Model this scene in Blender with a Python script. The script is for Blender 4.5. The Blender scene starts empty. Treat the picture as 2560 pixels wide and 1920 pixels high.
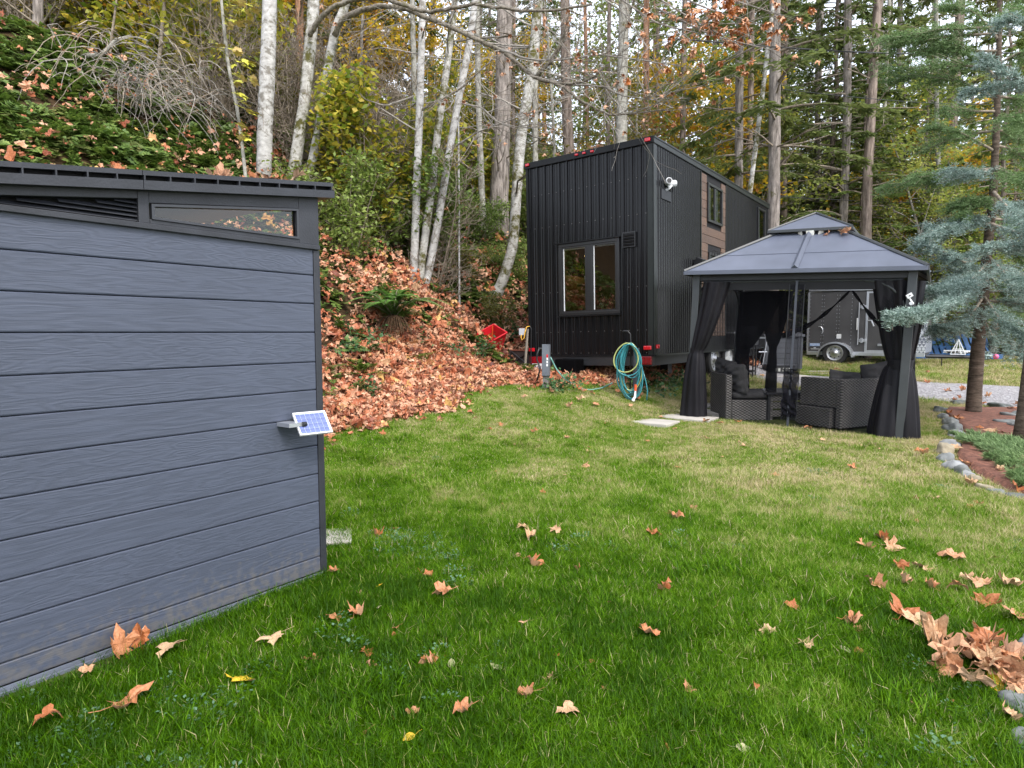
import bpy, math, random
import numpy as np
from mathutils import Vector, Matrix, Euler
rad = math.radians
SC = bpy.context.scene
COL = SC.collection
random.seed(7)
RNG = np.random.default_rng(7)

# ---------------------------------------------------------------- camera
FPX, HC = 1600.0, 1.5                      # focal length in pixels of a 2560 px wide picture, eye height
PITCH = math.atan(130 / 1600)
cd = bpy.data.cameras.new('camera')
cam = bpy.data.objects.new('camera', cd)
COL.objects.link(cam)
cam.location = (0, 0, HC)
cam.rotation_euler = (math.pi / 2 - PITCH, 0, 0)
cd.sensor_width = 36
cd.lens = 36 * FPX / 2560
cd.clip_start = 0.05
cd.clip_end = 2000
SC.camera = cam

# ---------------------------------------------------------------- sky, sun, exposure
SUN_EL, SUN_AZ = rad(48), rad(150)          # azimuth clockwise from +Y
w = bpy.data.worlds.new('World')
SC.world = w
w.use_nodes = True
nt = w.node_tree
sky = nt.nodes.new('ShaderNodeTexSky')
sky.sky_type = 'NISHITA'
sky.sun_disc = False
sky.sun_elevation = SUN_EL
sky.sun_rotation = SUN_AZ
sky.air_density = 1.0
sky.dust_density = 3.0
sky.ozone_density = 1.0
# thin high cloud: an even white veil over the blue
veil = nt.nodes.new('ShaderNodeMixRGB')
veil.inputs[0].default_value = .60
veil.inputs[2].default_value = (8.4, 8.8, 9.7, 1)
nt.links.new(sky.outputs[0], veil.inputs[1])
nt.links.new(veil.outputs[0], nt.nodes['Background'].inputs[0])
nt.nodes['Background'].inputs[1].default_value = 0.15
sl = bpy.data.lights.new('sun', 'SUN')
sl.energy = 1.4
sl.angle = rad(17)
sl.color = (1.0, 0.955, 0.89)
so = bpy.data.objects.new('sun', sl)
COL.objects.link(so)
sdir = Vector((math.sin(SUN_AZ) * math.cos(SUN_EL), math.cos(SUN_AZ) * math.cos(SUN_EL), math.sin(SUN_EL)))
so.rotation_euler = sdir.to_track_quat('Z', 'Y').to_euler()
so.location = (0, -5, 20)
SC.view_settings.view_transform = 'Standard'
SC.view_settings.look = 'None'
SC.view_settings.exposure = 1.22
SC.view_settings.gamma = 1.0
SC.view_settings.use_curve_mapping = False
SC.render.engine = 'CYCLES'
SC.cycles.use_denoising = True
SC.cycles.max_bounces = 7
SC.cycles.diffuse_bounces = 3
SC.cycles.glossy_bounces = 3
SC.cycles.transmission_bounces = 3
SC.cycles.transparent_max_bounces = 12
SC.cycles.sample_clamp_indirect = 6


# ---------------------------------------------------------------- unprojection of measured pixels into the place
def ray(px, py):
    u = (px - 1280) / FPX
    v = -(py - 960) / FPX
    return np.array([u, math.cos(PITCH) + v * math.sin(PITCH), -math.sin(PITCH) + v * math.cos(PITCH)])


def at(px, py, Y):
    d = ray(px, py)
    return np.array([0, 0, HC]) + d * Y / d[1]


def sst(a, b, x):
    t = np.clip((x - a) / (b - a), 0, 1)
    return t * t * (3 - 2 * t)


def bank_st(X, Y):
    return (X + 2.2) * -.806 + (Y - 8.4) * .592, (X + 2.2) * .592 + (Y - 8.4) * .806


def terr0(X, Y):
    s, t = bank_st(X, Y)
    z = .04 * np.clip(Y - 4, 0, 16)
    z = z + .36 * sst(-3.4, -1.0, s) * sst(5.5, 10, Y)
    u = s - .1 - .75 * sst(2.5, 5, t)
    h = .84 * (np.sqrt(u * u + .16) + u) / 2 - .03
    h = np.where(h > 6.0, 6.0 + (h - 6) * .25, h)
    return z + np.maximum(h, 0)


def terr(X, Y):
    X = np.asarray(X, float); Y = np.asarray(Y, float)
    s, t = bank_st(X, Y)
    k = sst(.2, 1.6, s)
    b = np.sin(X * 1.7 + .6 * np.sin(Y * 1.3)) * np.sin(Y * 1.9 + 1.1) * .13 + np.sin(X * 4.1 + Y * 2.7) * np.sin(Y * 4.9 - X * 1.3) * .05
    l = (np.sin(X * 1.1 + 2) * np.sin(Y * 1.3) * .012) * sst(2, 4, Y)
    return terr0(X, Y) + b * k + l * (1 - k)


def ground(px, py, z_off=0.0):
    d = ray(px, py)
    t = .5
    while t < 200:
        p = np.array([0, 0, HC]) + d * t
        if p[2] < terr(p[0], p[1]) + z_off:
            return p
        t += .006 * max(1, t * .3)
    return p


# ---------------------------------------------------------------- materials
MATS = {}


def newmat(name):
    m = bpy.data.materials.new(name)
    m.use_nodes = True
    n = m.node_tree
    return m, n, n.nodes['Principled BSDF']


def N(n, t, **kw):
    x = n.nodes.new(t)
    for k, v in kw.items():
        if k.startswith('i_'):
            x.inputs[k[2:].replace('_', ' ')].default_value = v
        else:
            setattr(x, k, v)
    return x


def ramp(n, stops):
    r = n.nodes.new('ShaderNodeValToRGB')
    e = r.color_ramp.elements
    while len(e) < len(stops):
        e.new(.5)
    for i, (p, c) in enumerate(stops):
        e[i].position = p
        e[i].color = (c[0], c[1], c[2], 1)
    return r


def mat(name, col, rough=.6, metal=0, var=.15, nscale=6, bump=0, bscale=40, stretch=(1, 1, 1), spec=.5, col2=None, coat=0):
    """A plain material with uneven tone and fine relief."""
    if name in MATS:
        return MATS[name]
    m, n, b = newmat(name)
    tc = N(n, 'ShaderNodeTexCoord')
    mp = N(n, 'ShaderNodeMapping')
    mp.inputs['Scale'].default_value = stretch
    n.links.new(tc.outputs['Object'], mp.inputs[0])
    nz = N(n, 'ShaderNodeTexNoise')
    nz.inputs['Scale'].default_value = nscale
    nz.inputs['Detail'].default_value = 5
    n.links.new(mp.outputs[0], nz.inputs['Vector'])
    c2 = col2 or tuple(c * (1 - var) for c in col)
    c1 = col if col2 else tuple(min(1, c * (1 + var)) for c in col)
    r = ramp(n, [(.3, c2), (.7, c1)])
    n.links.new(nz.outputs['Fac'], r.inputs[0])
    n.links.new(r.outputs[0], b.inputs['Base Color'])
    b.inputs['Roughness'].default_value = rough
    b.inputs['Metallic'].default_value = metal
    b.inputs['Specular IOR Level'].default_value = spec
    if coat:
        b.inputs['Coat Weight'].default_value = coat
    if bump:
        nb = N(n, 'ShaderNodeTexNoise')
        nb.inputs['Scale'].default_value = bscale
        nb.inputs['Detail'].default_value = 4
        n.links.new(mp.outputs[0], nb.inputs['Vector'])
        bp = N(n, 'ShaderNodeBump')
        bp.inputs['Strength'].default_value = bump
        bp.inputs['Distance'].default_value = .01
        n.links.new(nb.outputs['Fac'], bp.inputs['Height'])
        n.links.new(bp.outputs[0], b.inputs['Normal'])
    MATS[name] = m
    return m


def leafmat(name, stops, source='rnd', transl=.35, rough=.5, gloss=.15):
    """Thin leaf: diffuse + light coming through; tone picked leaf by leaf."""
    if name in MATS:
        return MATS[name]
    m, n, b = newmat(name)
    n.nodes.remove(b)
    out = n.nodes['Material Output']
    if source == 'obj':
        src = N(n, 'ShaderNodeObjectInfo').outputs['Random']
    elif source == 'both':
        a = N(n, 'ShaderNodeAttribute', attribute_name='rnd')
        o = N(n, 'ShaderNodeObjectInfo')
        ad = N(n, 'ShaderNodeMath', operation='ADD')
        n.links.new(a.outputs['Fac'], ad.inputs[0]); n.links.new(o.outputs['Random'], ad.inputs[1])
        hf = N(n, 'ShaderNodeMath', operation='MULTIPLY'); hf.inputs[1].default_value = .5
        n.links.new(ad.outputs[0], hf.inputs[0])
        src = hf.outputs[0]
    else:
        src = N(n, 'ShaderNodeAttribute', attribute_name='rnd').outputs['Fac']
    r = ramp(n, stops)
    n.links.new(src, r.inputs[0])
    df = N(n, 'ShaderNodeBsdfDiffuse'); tr = N(n, 'ShaderNodeBsdfTranslucent')
    gl = N(n, 'ShaderNodeBsdfGlossy'); gl.inputs['Roughness'].default_value = rough
    gl.inputs['Color'].default_value = (.5, .5, .5, 1)
    n.links.new(r.outputs[0], df.inputs[0]); n.links.new(r.outputs[0], tr.inputs[0])
    m1 = N(n, 'ShaderNodeMixShader'); m1.inputs[0].default_value = transl
    n.links.new(df.outputs[0], m1.inputs[1]); n.links.new(tr.outputs[0], m1.inputs[2])
    m2 = N(n, 'ShaderNodeMixShader'); m2.inputs[0].default_value = gloss * .3
    n.links.new(m1.outputs[0], m2.inputs[1]); n.links.new(gl.outputs[0], m2.inputs[2])
    n.links.new(m2.outputs[0], out.inputs[0])
    MATS[name] = m
    return m


# ---------------------------------------------------------------- mesh building
class MB:
    def __init__(self):
        self.v, self.f, self.mi = [], [], []

    def add(self, vs, fs, mi=0):
        b = len(self.v)
        self.v.extend([tuple(map(float, p)) for p in vs])
        self.f.extend([tuple(b + i for i in f) for f in fs])
        self.mi.extend([mi] * len(fs))
        return self

    def box(self, x0, x1, y0, y1, z0, z1, R=None, o=(0, 0, 0), mi=0, bev=0):
        vs = [(x, y, z) for x in (x0, x1) for y in (y0, y1) for z in (z0, z1)]
        fs = [(0, 1, 3, 2), (4, 6, 7, 5), (0, 4, 5, 1), (2, 3, 7, 6), (0, 2, 6, 4), (1, 5, 7, 3)]
        if R is not None:
            vs = [tuple(R @ Vector(p) + Vector(o)) for p in vs]
        elif any(o):
            vs = [(p[0] + o[0], p[1] + o[1], p[2] + o[2]) for p in vs]
        return self.add(vs, fs, mi)

    def tube(self, pts, r, n=8, mi=0, cap=True, jit=0):
        pts = [np.array(p, float) for p in pts]
        m = len(pts)
        rs = list(r) if hasattr(r, '__len__') else [r] * m
        b = len(self.v)
        prev = None
        for i, p in enumerate(pts):
            d = pts[min(i + 1, m - 1)] - pts[max(i - 1, 0)]
            d = d / (np.linalg.norm(d) + 1e-9)
            if prev is None:
                a = np.array([0, 0, 1.]) if abs(d[2]) < .9 else np.array([1., 0, 0])
                u = np.cross(d, a)
            else:
                u = prev - d * np.dot(prev, d)
            u = u / (np.linalg.norm(u) + 1e-9)
            prev = u
            w_ = np.cross(d, u)
            for k in range(n):
                th = 2 * math.pi * k / n
                rr = rs[i] * (1 + (random.random() - .5) * jit)
                self.v.append(tuple(p + rr * (math.cos(th) * u + math.sin(th) * w_)))
        for i in range(m - 1):
            for k in range(n):
                k2 = (k + 1) % n
                self.f.append((b + i * n + k, b + i * n + k2, b + (i + 1) * n + k2, b + (i + 1) * n + k))
                self.mi.append(mi)
        if cap:
            self.f.append(tuple(b + k for k in range(n))[::-1]); self.mi.append(mi)
            self.f.append(tuple(b + (m - 1) * n + k for k in range(n))); self.mi.append(mi)
        return self

    def grid(self, fn, nu, nv, mi=0, thick=None):
        vs = [fn(i / nu, j / nv) for i in range(nu + 1) for j in range(nv + 1)]
        fs = [(i * (nv + 1) + j, (i + 1) * (nv + 1) + j, (i + 1) * (nv + 1) + j + 1, i * (nv + 1) + j + 1) for i in range(nu) for j in range(nv)]
        return self.add(vs, fs, mi)

    def prism(self, poly, axis, a, b_, mi=0):
        """polygon in the plane across `axis`, extruded from a to b_ along it"""
        def pt(p, h):
            return (h, p[0], p[1]) if axis == 'x' else (p[0], h, p[1]) if axis == 'y' else (p[0], p[1], h)
        n = len(poly)
        vs = [pt(p, a) for p in poly] + [pt(p, b_) for p in poly]
        fs = [tuple(range(n)), tuple(range(2 * n - 1, n - 1, -1))] + [(i, n + i, n + (i + 1) % n, (i + 1) % n) for i in range(n)]
        return self.add(vs, fs, mi)

    def lathe(self, prof, n=24, c=(0, 0, 0), axis='z', mi=0):
        b = len(self.v)
        for (r, h) in prof:
            for k in range(n):
                th = 2 * math.pi * k / n
                x, y = r * math.cos(th), r * math.sin(th)
                p = (x, y, h) if axis == 'z' else (h, x, y) if axis == 'x' else (x, h, y)
                self.v.append((p[0] + c[0], p[1] + c[1], p[2] + c[2]))
        for i in range(len(prof) - 1):
            for k in range(n):
                k2 = (k + 1) % n
                self.f.append((b + i * n + k, b + i * n + k2, b + (i + 1) * n + k2, b + (i + 1) * n + k)); self.mi.append(mi)
        return self

    def build(self, name, mats, parent=None, smooth=False, bevel=0, loc=None):
        me = bpy.data.meshes.new(name)
        me.from_pydata(self.v, [], self.f)
        for m in (mats if isinstance(mats, (list, tuple)) else [mats]):
            me.materials.append(m)
        if any(self.mi):
            me.polygons.foreach_set('material_index', self.mi)
        if smooth:
            me.polygons.foreach_set('use_smooth', [True] * len(self.f))
        me.update()
        o = bpy.data.objects.new(name, me)
        COL.objects.link(o)
        if parent is not None:
            o.parent = parent
        if loc is not None:
            o.location = loc
        if bevel:
            bm = o.modifiers.new('bevel', 'BEVEL'); bm.width = bevel; bm.segments = 2; bm.limit_method = 'ANGLE'; bm.angle_limit = rad(50)
        return o


def quads_mesh(name, V, m, parent=None, rnd=None, link=True, smooth=False):
    """V: (n,4,3) separate quads, one random value each"""
    V = np.asarray(V, np.float32)
    n = len(V)
    me = bpy.data.meshes.new(name)
    me.vertices.add(n * 4); me.loops.add(n * 4); me.polygons.add(n)
    me.vertices.foreach_set('co', V.reshape(-1))
    me.loops.foreach_set('vertex_index', np.arange(n * 4, dtype=np.int32))
    me.polygons.foreach_set('loop_start', np.arange(0, n * 4, 4, dtype=np.int32))
    a = me.attributes.new('rnd', 'FLOAT', 'POINT')
    r = RNG.random(n) if rnd is None else rnd
    a.data.foreach_set('value', np.repeat(r, 4).astype(np.float32))
    me.update(calc_edges=True)
    me.materials.append(m)
    o = bpy.data.objects.new(name, me)
    if link:
        COL.objects.link(o)
    if parent is not None:
        o.parent = parent
    return o


def unit(a):
    return a / (np.linalg.norm(a, axis=-1, keepdims=True) + 1e-9)


def cards(P, D, L, W, up=None, fold=.0):
    """rhombic leaf quads: base at P, along D, length L, width W"""
    n = len(P)
    D = unit(D)
    if up is None:
        up = RNG.normal(size=(n, 3))
    S = unit(np.cross(D, up))
    U = np.cross(S, D)
    L = np.broadcast_to(np.asarray(L, float).reshape(-1, 1), (n, 1)); W = np.broadcast_to(np.asarray(W, float).reshape(-1, 1), (n, 1))
    mid = P + D * L * .45
    return np.stack([P, mid + S * W / 2 + U * W * fold, P + D * L, mid - S * W / 2 + U * W * fold], axis=1)


# ---------------------------------------------------------------- tagging
def tag(o, label, cat, group=None, kind=None):
    if label: o['label'] = label
    if cat: o['category'] = cat
    if group: o['group'] = group
    if kind: o['kind'] = kind
    return o


def thing(name, label, cat, loc=(0, 0, 0), rz=0.0, group=None, ry=0.0):
    o = bpy.data.objects.new(name, None)
    COL.objects.link(o)
    o.location = [float(c) for c in loc]
    if ry:
        R = Matrix.Rotation(rz, 4, 'Z') @ Matrix.Rotation(ry, 4, 'Y')
        o.rotation_euler = R.to_euler()
    else:
        o.rotation_euler = (0, 0, rz)
    o.empty_display_size = .1
    return tag(o, label, cat, group)


def copy_tree(o, loc, rz=0, scale=1, label=None, group=None, rxy=(0, 0)):
    c = o.copy(); COL.objects.link(c)
    c.location = [float(a) for a in loc]; c.rotation_euler = (rxy[0], rxy[1], rz)
    c.scale = (scale,) * 3 if not hasattr(scale, '__len__') else scale
    if label: c['label'] = label
    if group: c['group'] = group
    for ch in o.children:
        d = ch.copy(); COL.objects.link(d); d.parent = c
        for g in ch.children:
            e = g.copy(); COL.objects.link(e); e.parent = d
    return c


# ---------------------------------------------------------------- scattering of uncountable stuff
def scatter(name, P, R, S, I, variants, label=None):
    """one object; point i carries an instance of variants[I[i]], turned by R[i], scaled by S[i]"""
    n = len(P)
    me = bpy.data.meshes.new(name)
    me.vertices.add(n)
    me.vertices.foreach_set('co', np.asarray(P, np.float32).reshape(-1))
    a = me.attributes.new('rot', 'FLOAT_VECTOR', 'POINT'); a.data.foreach_set('vector', np.asarray(R, np.float32).reshape(-1))
    a = me.attributes.new('scl', 'FLOAT', 'POINT'); a.data.foreach_set('value', np.asarray(S, np.float32))
    a = me.attributes.new('idx', 'INT', 'POINT'); a.data.foreach_set('value', np.asarray(I, np.int32))
    me.update()
    o = bpy.data.objects.new(name, me); COL.objects.link(o)
    vc = bpy.data.collections.new(name + '_pieces')
    for k, v in enumerate(variants):
        v.name = 'piece_%02d_%s' % (k, name)
        vc.objects.link(v)
    g = bpy.data.node_groups.new(name, 'GeometryNodeTree')
    g.interface.new_socket('Geometry', in_out='INPUT', socket_type='NodeSocketGeometry')
    g.interface.new_socket('Geometry', in_out='OUTPUT', socket_type='NodeSocketGeometry')
    gi = g.nodes.new('NodeGroupInput'); go = g.nodes.new('NodeGroupOutput')
    ip = g.nodes.new('GeometryNodeInstanceOnPoints')
    ci = g.nodes.new('GeometryNodeCollectionInfo')
    ci.inputs['Collection'].default_value = vc
    ci.inputs['Separate Children'].default_value = True
    ci.inputs['Reset Children'].default_value = True
    def att(nm, t):
        x = g.nodes.new('GeometryNodeInputNamedAttribute'); x.data_type = t; x.inputs['Name'].default_value = nm
        return [s for s in x.outputs if s.enabled and s.name == 'Attribute'][0]
    g.links.new(gi.outputs[0], ip.inputs['Points'])
    g.links.new(ci.outputs[0], ip.inputs['Instance'])
    ip.inputs['Pick Instance'].default_value = True
    g.links.new(att('idx', 'INT'), ip.inputs['Instance Index'])
    er = g.nodes.new('FunctionNodeEulerToRotation')
    g.links.new(att('rot', 'FLOAT_VECTOR'), er.inputs[0])
    g.links.new(er.outputs[0], ip.inputs['Rotation'])
    g.links.new(att('scl', 'FLOAT'), ip.inputs['Scale'])
    g.links.new(ip.outputs[0], go.inputs[0])
    md = o.modifiers.new('scatter', 'NODES'); md.node_group = g
    o['kind'] = 'stuff'
    if label: o['label'] = label
    return o


def tnormal(X, Y, e=.15):
    gx = (terr(X + e, Y) - terr(X - e, Y)) / (2 * e)
    gy = (terr(X, Y + e) - terr(X, Y - e)) / (2 * e)
    return gx, gy


def slope_euler(X, Y, rz):
    """euler angles that lay an instance on the slope with spin rz (arrays)"""
    gx, gy = tnormal(X, Y)
    out = np.zeros((len(X), 3))
    # tilt in the instance's own frame, applied X then Y then Z
    c, s = np.cos(rz), np.sin(rz)
    lx = gx * c + gy * s          # slope along own x
    ly = -gx * s + gy * c         # slope along own y
    out[:, 0] = np.arctan(ly)
    out[:, 1] = -np.arctan(lx * np.cos(out[:, 0]))
    out[:, 2] = rz
    return out

# ================================================================ THE GROUND
# ---- zones
STONE_PX = [(2404, 1011), (2350, 1029), (2358, 1046), (2374, 1063), (2385, 1079), (2388, 1093), (2374, 1117), (2362, 1135), (2364, 1152),
            (2385, 1171), (2406, 1183), (2420, 1194), (2437, 1204), (2458, 1224), (2490, 1236), (2535, 1248)]
STONES = [ground(*p) for p in STONE_PX]
_sx = sorted([(p[1], p[0]) for p in STONES])
_sx = [(3.2, 4.35), (4.6, 4.55)] + [q for q in _sx if q[0] > 5.2]
SY = np.array([q[0] for q in _sx]); SX = np.array([q[1] for q in _sx])


def in_mulch(X, Y):
    return (X > np.interp(Y, SY, SX)) & (Y < 10.35) & (Y > 5.1)


# driveway as a ribbon: (near edge point, far edge point)
DRV = [((30, -2), (34, 2)), ((18, 4.6), (21, 9.0)), ((12, 7.4), (15, 11.4)), ((8.6, 10.1), (10.8, 13.0)), ((7.25, 11.4), (8.9, 13.9)), ((5.7, 13.3), (6.9, 15.3)), ((5.0, 15.0), (6.1, 17.6)), ((5.2, 18.5), (7.2, 20)), ((7, 24), (9.5, 24)), ((9, 30), (12, 30))]
DPOLY = [a for a, b in DRV] + [b for a, b in DRV][::-1]


def in_poly(X, Y, poly):
    X = np.asarray(X); Y = np.asarray(Y)
    r = np.zeros(X.shape, bool)
    j = len(poly) - 1
    for i in range(len(poly)):
        xi, yi = poly[i]; xj, yj = poly[j]
        c = ((yi > Y) != (yj > Y)) & (X < (xj - xi) * (Y - yi) / (yj - yi + 1e-12) + xi)
        r ^= c
        j = i
    return r


def frame_local(X, Y, o, ang):
    dx, dy = X - o[0], Y - o[1]
    c, s = math.cos(ang), math.sin(ang)
    return dx * c + dy * s, -dx * s + dy * c


SHED_O, SHED_A = (-1.162, 3.865, 0.0), math.atan2(.807, .591)
HOUSE_O, HOUSE_A, HOUSE_LEAN = (2.367, 10.704, 1.12), -.633, -.024
GAZ_O, GAZ_A, GAZ_LEAN = (4.486, 9.841, 0.0), -.583, .029


_l0 = ground(1584, 1046)
_pd = []
for k_, ln_ in enumerate((.60, .95, .95, .95)):
    lx_, ly_ = _l0[0] + k_ * .70 * .56, _l0[1] + k_ * .70 * .83
    _pd.append((lx_ + ln_ / 2 * .806, ly_ - ln_ / 2 * .592, ln_, .48, -.633))
_g = ground(838, 1352)
PADS = _pd + [(_g[0] - .12, _g[1], .46, .34, .25)]


def leaf_edge(t):
    """bank coordinate s at which the leaf carpet meets the lawn"""
    return np.interp(t, [-12, -.5, .2, 1.1, 2.15, 3.2, 3.8, 5, 12, 30], [-.55, -.62, -.82, -.9, -.42, -.8, -1.15, -1.6, -2.2, -2.2])


def lawn_mask(X, Y):
    s, t = bank_st(X, Y)
    wob = .1 * np.sin(t * 5.1) + .06 * np.sin(t * 11.3 + 1)
    m = s < leaf_edge(t) + wob
    hx, hy = frame_local(X, Y, HOUSE_O, HOUSE_A)
    m &= ~((hx > -2.6) & (hx < -.2) & (hy > .15) & (hy < 7.2))
    gx, gy = frame_local(X, Y, GAZ_O, GAZ_A)
    m &= ~((abs(gx) < 1.28) & (abs(gy) < 1.34))
    sx, sy = frame_local(X, Y, SHED_O, SHED_A)
    m &= ~((sx < -.55) & (sy > -.17) & (sy < .1) & (sx > -3))
    m &= ~((sx < -.02) & (sy > .0) & (sx > -3) & (sy < 2.2))
    m &= ~in_poly(X, Y, DPOLY) & ~in_mulch(X, Y)
    for (px_, py_, lx, ly, rz) in PADS:
        ax, ay = frame_local(X, Y, (px_, py_), rz)
        m &= ~((abs(ax) < lx / 2 - .03) & (abs(ay) < ly / 2 - .02))
    return m


def ground_sheet():
    u = np.linspace(-1, 1, 300)
    xs = np.sign(u) * (np.abs(u) * 16 + np.abs(u) ** 6 * 260) + 2
    v = np.linspace(0, 1, 330)
    ys = -14 + v * 42 + v ** 7 * 330
    X, Y = np.meshgrid(xs, ys, indexing='ij')
    Z = terr(X, Y)
    # under the leaf carpet the soil lies a little lower
    V = np.stack([X, Y, Z], -1).reshape(-1, 3)
    nx, ny = X.shape
    i, j = np.meshgrid(np.arange(nx - 1), np.arange(ny - 1), indexing='ij')
    a = (i * ny + j).reshape(-1)
    F = np.stack([a, a + ny, a + ny + 1, a + 1], 1)
    me = bpy.data.meshes.new('ground')
    me.vertices.add(len(V)); me.loops.add(F.size); me.polygons.add(len(F))
    me.vertices.foreach_set('co', V.astype(np.float32).reshape(-1))
    me.loops.foreach_set('vertex_index', F.astype(np.int32).reshape(-1))
    me.polygons.foreach_set('loop_start', np.arange(0, F.size, 4, dtype=np.int32))
    me.polygons.foreach_set('use_smooth', np.ones(len(F), bool))
    s, t = bank_st(X, Y)
    h = sst(-.15, .15, s - leaf_edge(t)) + sst(19, 22, Y)
    a = me.attributes.new('wild', 'FLOAT', 'POINT'); a.data.foreach_set('value', np.clip(h, 0, 1).reshape(-1).astype(np.float32))
    me.update(calc_edges=True)
    m, n, b = newmat('ground')
    g = N(n, 'ShaderNodeNewGeometry')
    nz = N(n, 'ShaderNodeTexNoise'); nz.inputs['Scale'].default_value = 9; nz.inputs['Detail'].default_value = 8
    n.links.new(g.outputs['Position'], nz.inputs['Vector'])
    r1 = ramp(n, [(.3, (.035, .045, .014)), (.6, (.07, .085, .028)), (.75, (.12, .10, .05))])
    r2 = ramp(n, [(.3, (.02, .014, .008)), (.55, (.055, .035, .018)), (.75, (.12, .07, .035))])
    n.links.new(nz.outputs['Fac'], r1.inputs[0]); n.links.new(nz.outputs['Fac'], r2.inputs[0])
    at_ = N(n, 'ShaderNodeAttribute', attribute_name='wild')
    mx = N(n, 'ShaderNodeMixRGB')
    n.links.new(at_.outputs['Fac'], mx.inputs[0]); n.links.new(r1.outputs[0], mx.inputs[1]); n.links.new(r2.outputs[0], mx.inputs[2])
    n.links.new(mx.outputs[0], b.inputs['Base Color'])
    b.inputs['Roughness'].default_value = .95
    b.inputs['Specular IOR Level'].default_value = .1
    bp = N(n, 'ShaderNodeBump'); bp.inputs['Strength'].default_value = .8; bp.inputs['Distance'].default_value = .04
    n.links.new(nz.outputs['Fac'], bp.inputs['Height']); n.links.new(bp.outputs[0], b.inputs['Normal'])
    me.materials.append(m)
    o = bpy.data.objects.new('ground', me); COL.objects.link(o)
    o['kind'] = 'structure'


ground_sheet()


def ribbon(name, rows, m, off):
    """rows: list of point lists across, resampled and laid on the terrain"""
    mb = MB()
    nu, nv = 110, 60
    A = np.array([r[0] for r in rows], float); B = np.array([r[1] for r in rows], float)
    tt = np.linspace(0, len(rows) - 1, nu + 1)
    k = np.arange(len(rows))
    def fn(u, v):
        q = u * (len(rows) - 1)
        a = np.array([np.interp(q, k, A[:, 0]), np.interp(q, k, A[:, 1])]); b = np.array([np.interp(q, k, B[:, 0]), np.interp(q, k, B[:, 1])])
        p = a + (b - a) * v
        return (p[0], p[1], float(terr(p[0], p[1])) + off * (1 if .01 < v < .99 else -2))
    mb.grid(fn, nu, nv)
    o = mb.build(name, m, smooth=True); o['kind'] = 'structure'
    return o


def gravel_mat():
    m, n, b = newmat('gravel')
    g = N(n, 'ShaderNodeNewGeometry')
    v = N(n, 'ShaderNodeTexVoronoi'); v.inputs['Scale'].default_value = 26
    n.links.new(g.outputs['Position'], v.inputs['Vector'])
    r = ramp(n, [(0, (.16, .15, .155)), (.5, (.28, .265, .27)), (1, (.46, .45, .46))])
    n.links.new(v.outputs['Color'], r.inputs[0]); n.links.new(r.outputs[0], b.inputs['Base Color'])
    bp = N(n, 'ShaderNodeBump'); bp.inputs['Strength'].default_value = .9; bp.inputs['Distance'].default_value = .03
    n.links.new(v.outputs['Distance'], bp.inputs['Height']); n.links.new(bp.outputs[0], b.inputs['Normal'])
    b.inputs['Roughness'].default_value = .9
    return m


ribbon('gravel_driveway', DRV, gravel_mat(), .03)
MULCH = mat('bark_mulch', (.17, .07, .045), .95, nscale=18, var=.5, bump=1, bscale=60)
ribbon('mulch_bed', [((np.interp(y, SY, SX) + .04, y), (13 if y < 8 else 13 - (y - 8) * 2, y)) for y in np.linspace(5.15, 10.25, 14)], MULCH, .055)

# ---------------------------------------------------------------- leaves
def maple_outline():
    """five lobed leaf, stalk end at the origin, about one unit long"""
    pts = [(0, 0), (.12, .02), (.30, -.10), (.36, .02), (.52, .04), (.40, .17), (.56, .34), (.74, .40), (.60, .50), (.52, .62), (.36, .52), (.22, .46), (.24, .66), (.13, .78), (0, 1.06)]
    return pts + [(-x, y) for x, y in pts[-2:0:-1]]


def leaf_mesh(seed, curl=.5, kind='maple', size=1.0):
    r = random.Random(seed)
    out = maple_outline() if kind == 'maple' else [(0, 0), (.16, .12), (.27, .32), (.28, .52), (.18, .75), (0, 1.0), (-.18, .75), (-.28, .52), (-.27, .32), (-.16, .12)]
    c = (0, .36)
    ax = [r.uniform(0, 6.28) for _ in range(3)]; am = [r.uniform(-.25, .55) * curl for _ in range(3)]
    fd = r.uniform(.1, .6) * curl
    def bend(x, y):
        X, Y = x, y - .36
        z = fd * abs(X) ** 1.2 * r_sign + am[0] * (X * math.cos(ax[0]) + Y * math.sin(ax[0])) ** 2 * 1.6
        z += .10 * curl * math.sin(9 * X + ax[1]) + .10 * curl * math.sin(8 * Y + ax[2])
        k = 1 - .32 * curl * (X * X + Y * Y)
        return (X * k * (1 - .25 * curl), Y * k, z)
    r_sign = 1 if r.random() < .7 else -1
    vs = []
    mids = []
    n = len(out)
    for (x, y) in out:
        x *= 1 + r.uniform(-.1, .1); y += r.uniform(-.03, .03)
        vs.append(bend(x, y)); mids.append(bend(c[0] + (x - c[0]) * .5, c[1] + (y - c[1]) * .5))
    V = vs + mids + [bend(*c)]
    F = []
    for i in range(n):
        j = (i + 1) % n
        F.append((i, j, n + j, n + i)); F.append((n + i, n + j, 2 * n))
    mb = MB(); mb.add([(a * size, b * size, z * size) for a, b, z in V], F)
    # stalk
    mb.tube([(0, -.36 * size, bend(0, 0)[2] * size), (.05 * size, -.62 * size, .04 * size), (.02 * size, -.85 * size, .12 * size)], .010 * size, n=3)
    zmin = min(p[2] for p in mb.v[:2 * n + 1])
    mb.v = [(a, b, z - zmin) for a, b, z in mb.v]
    return mb


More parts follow.
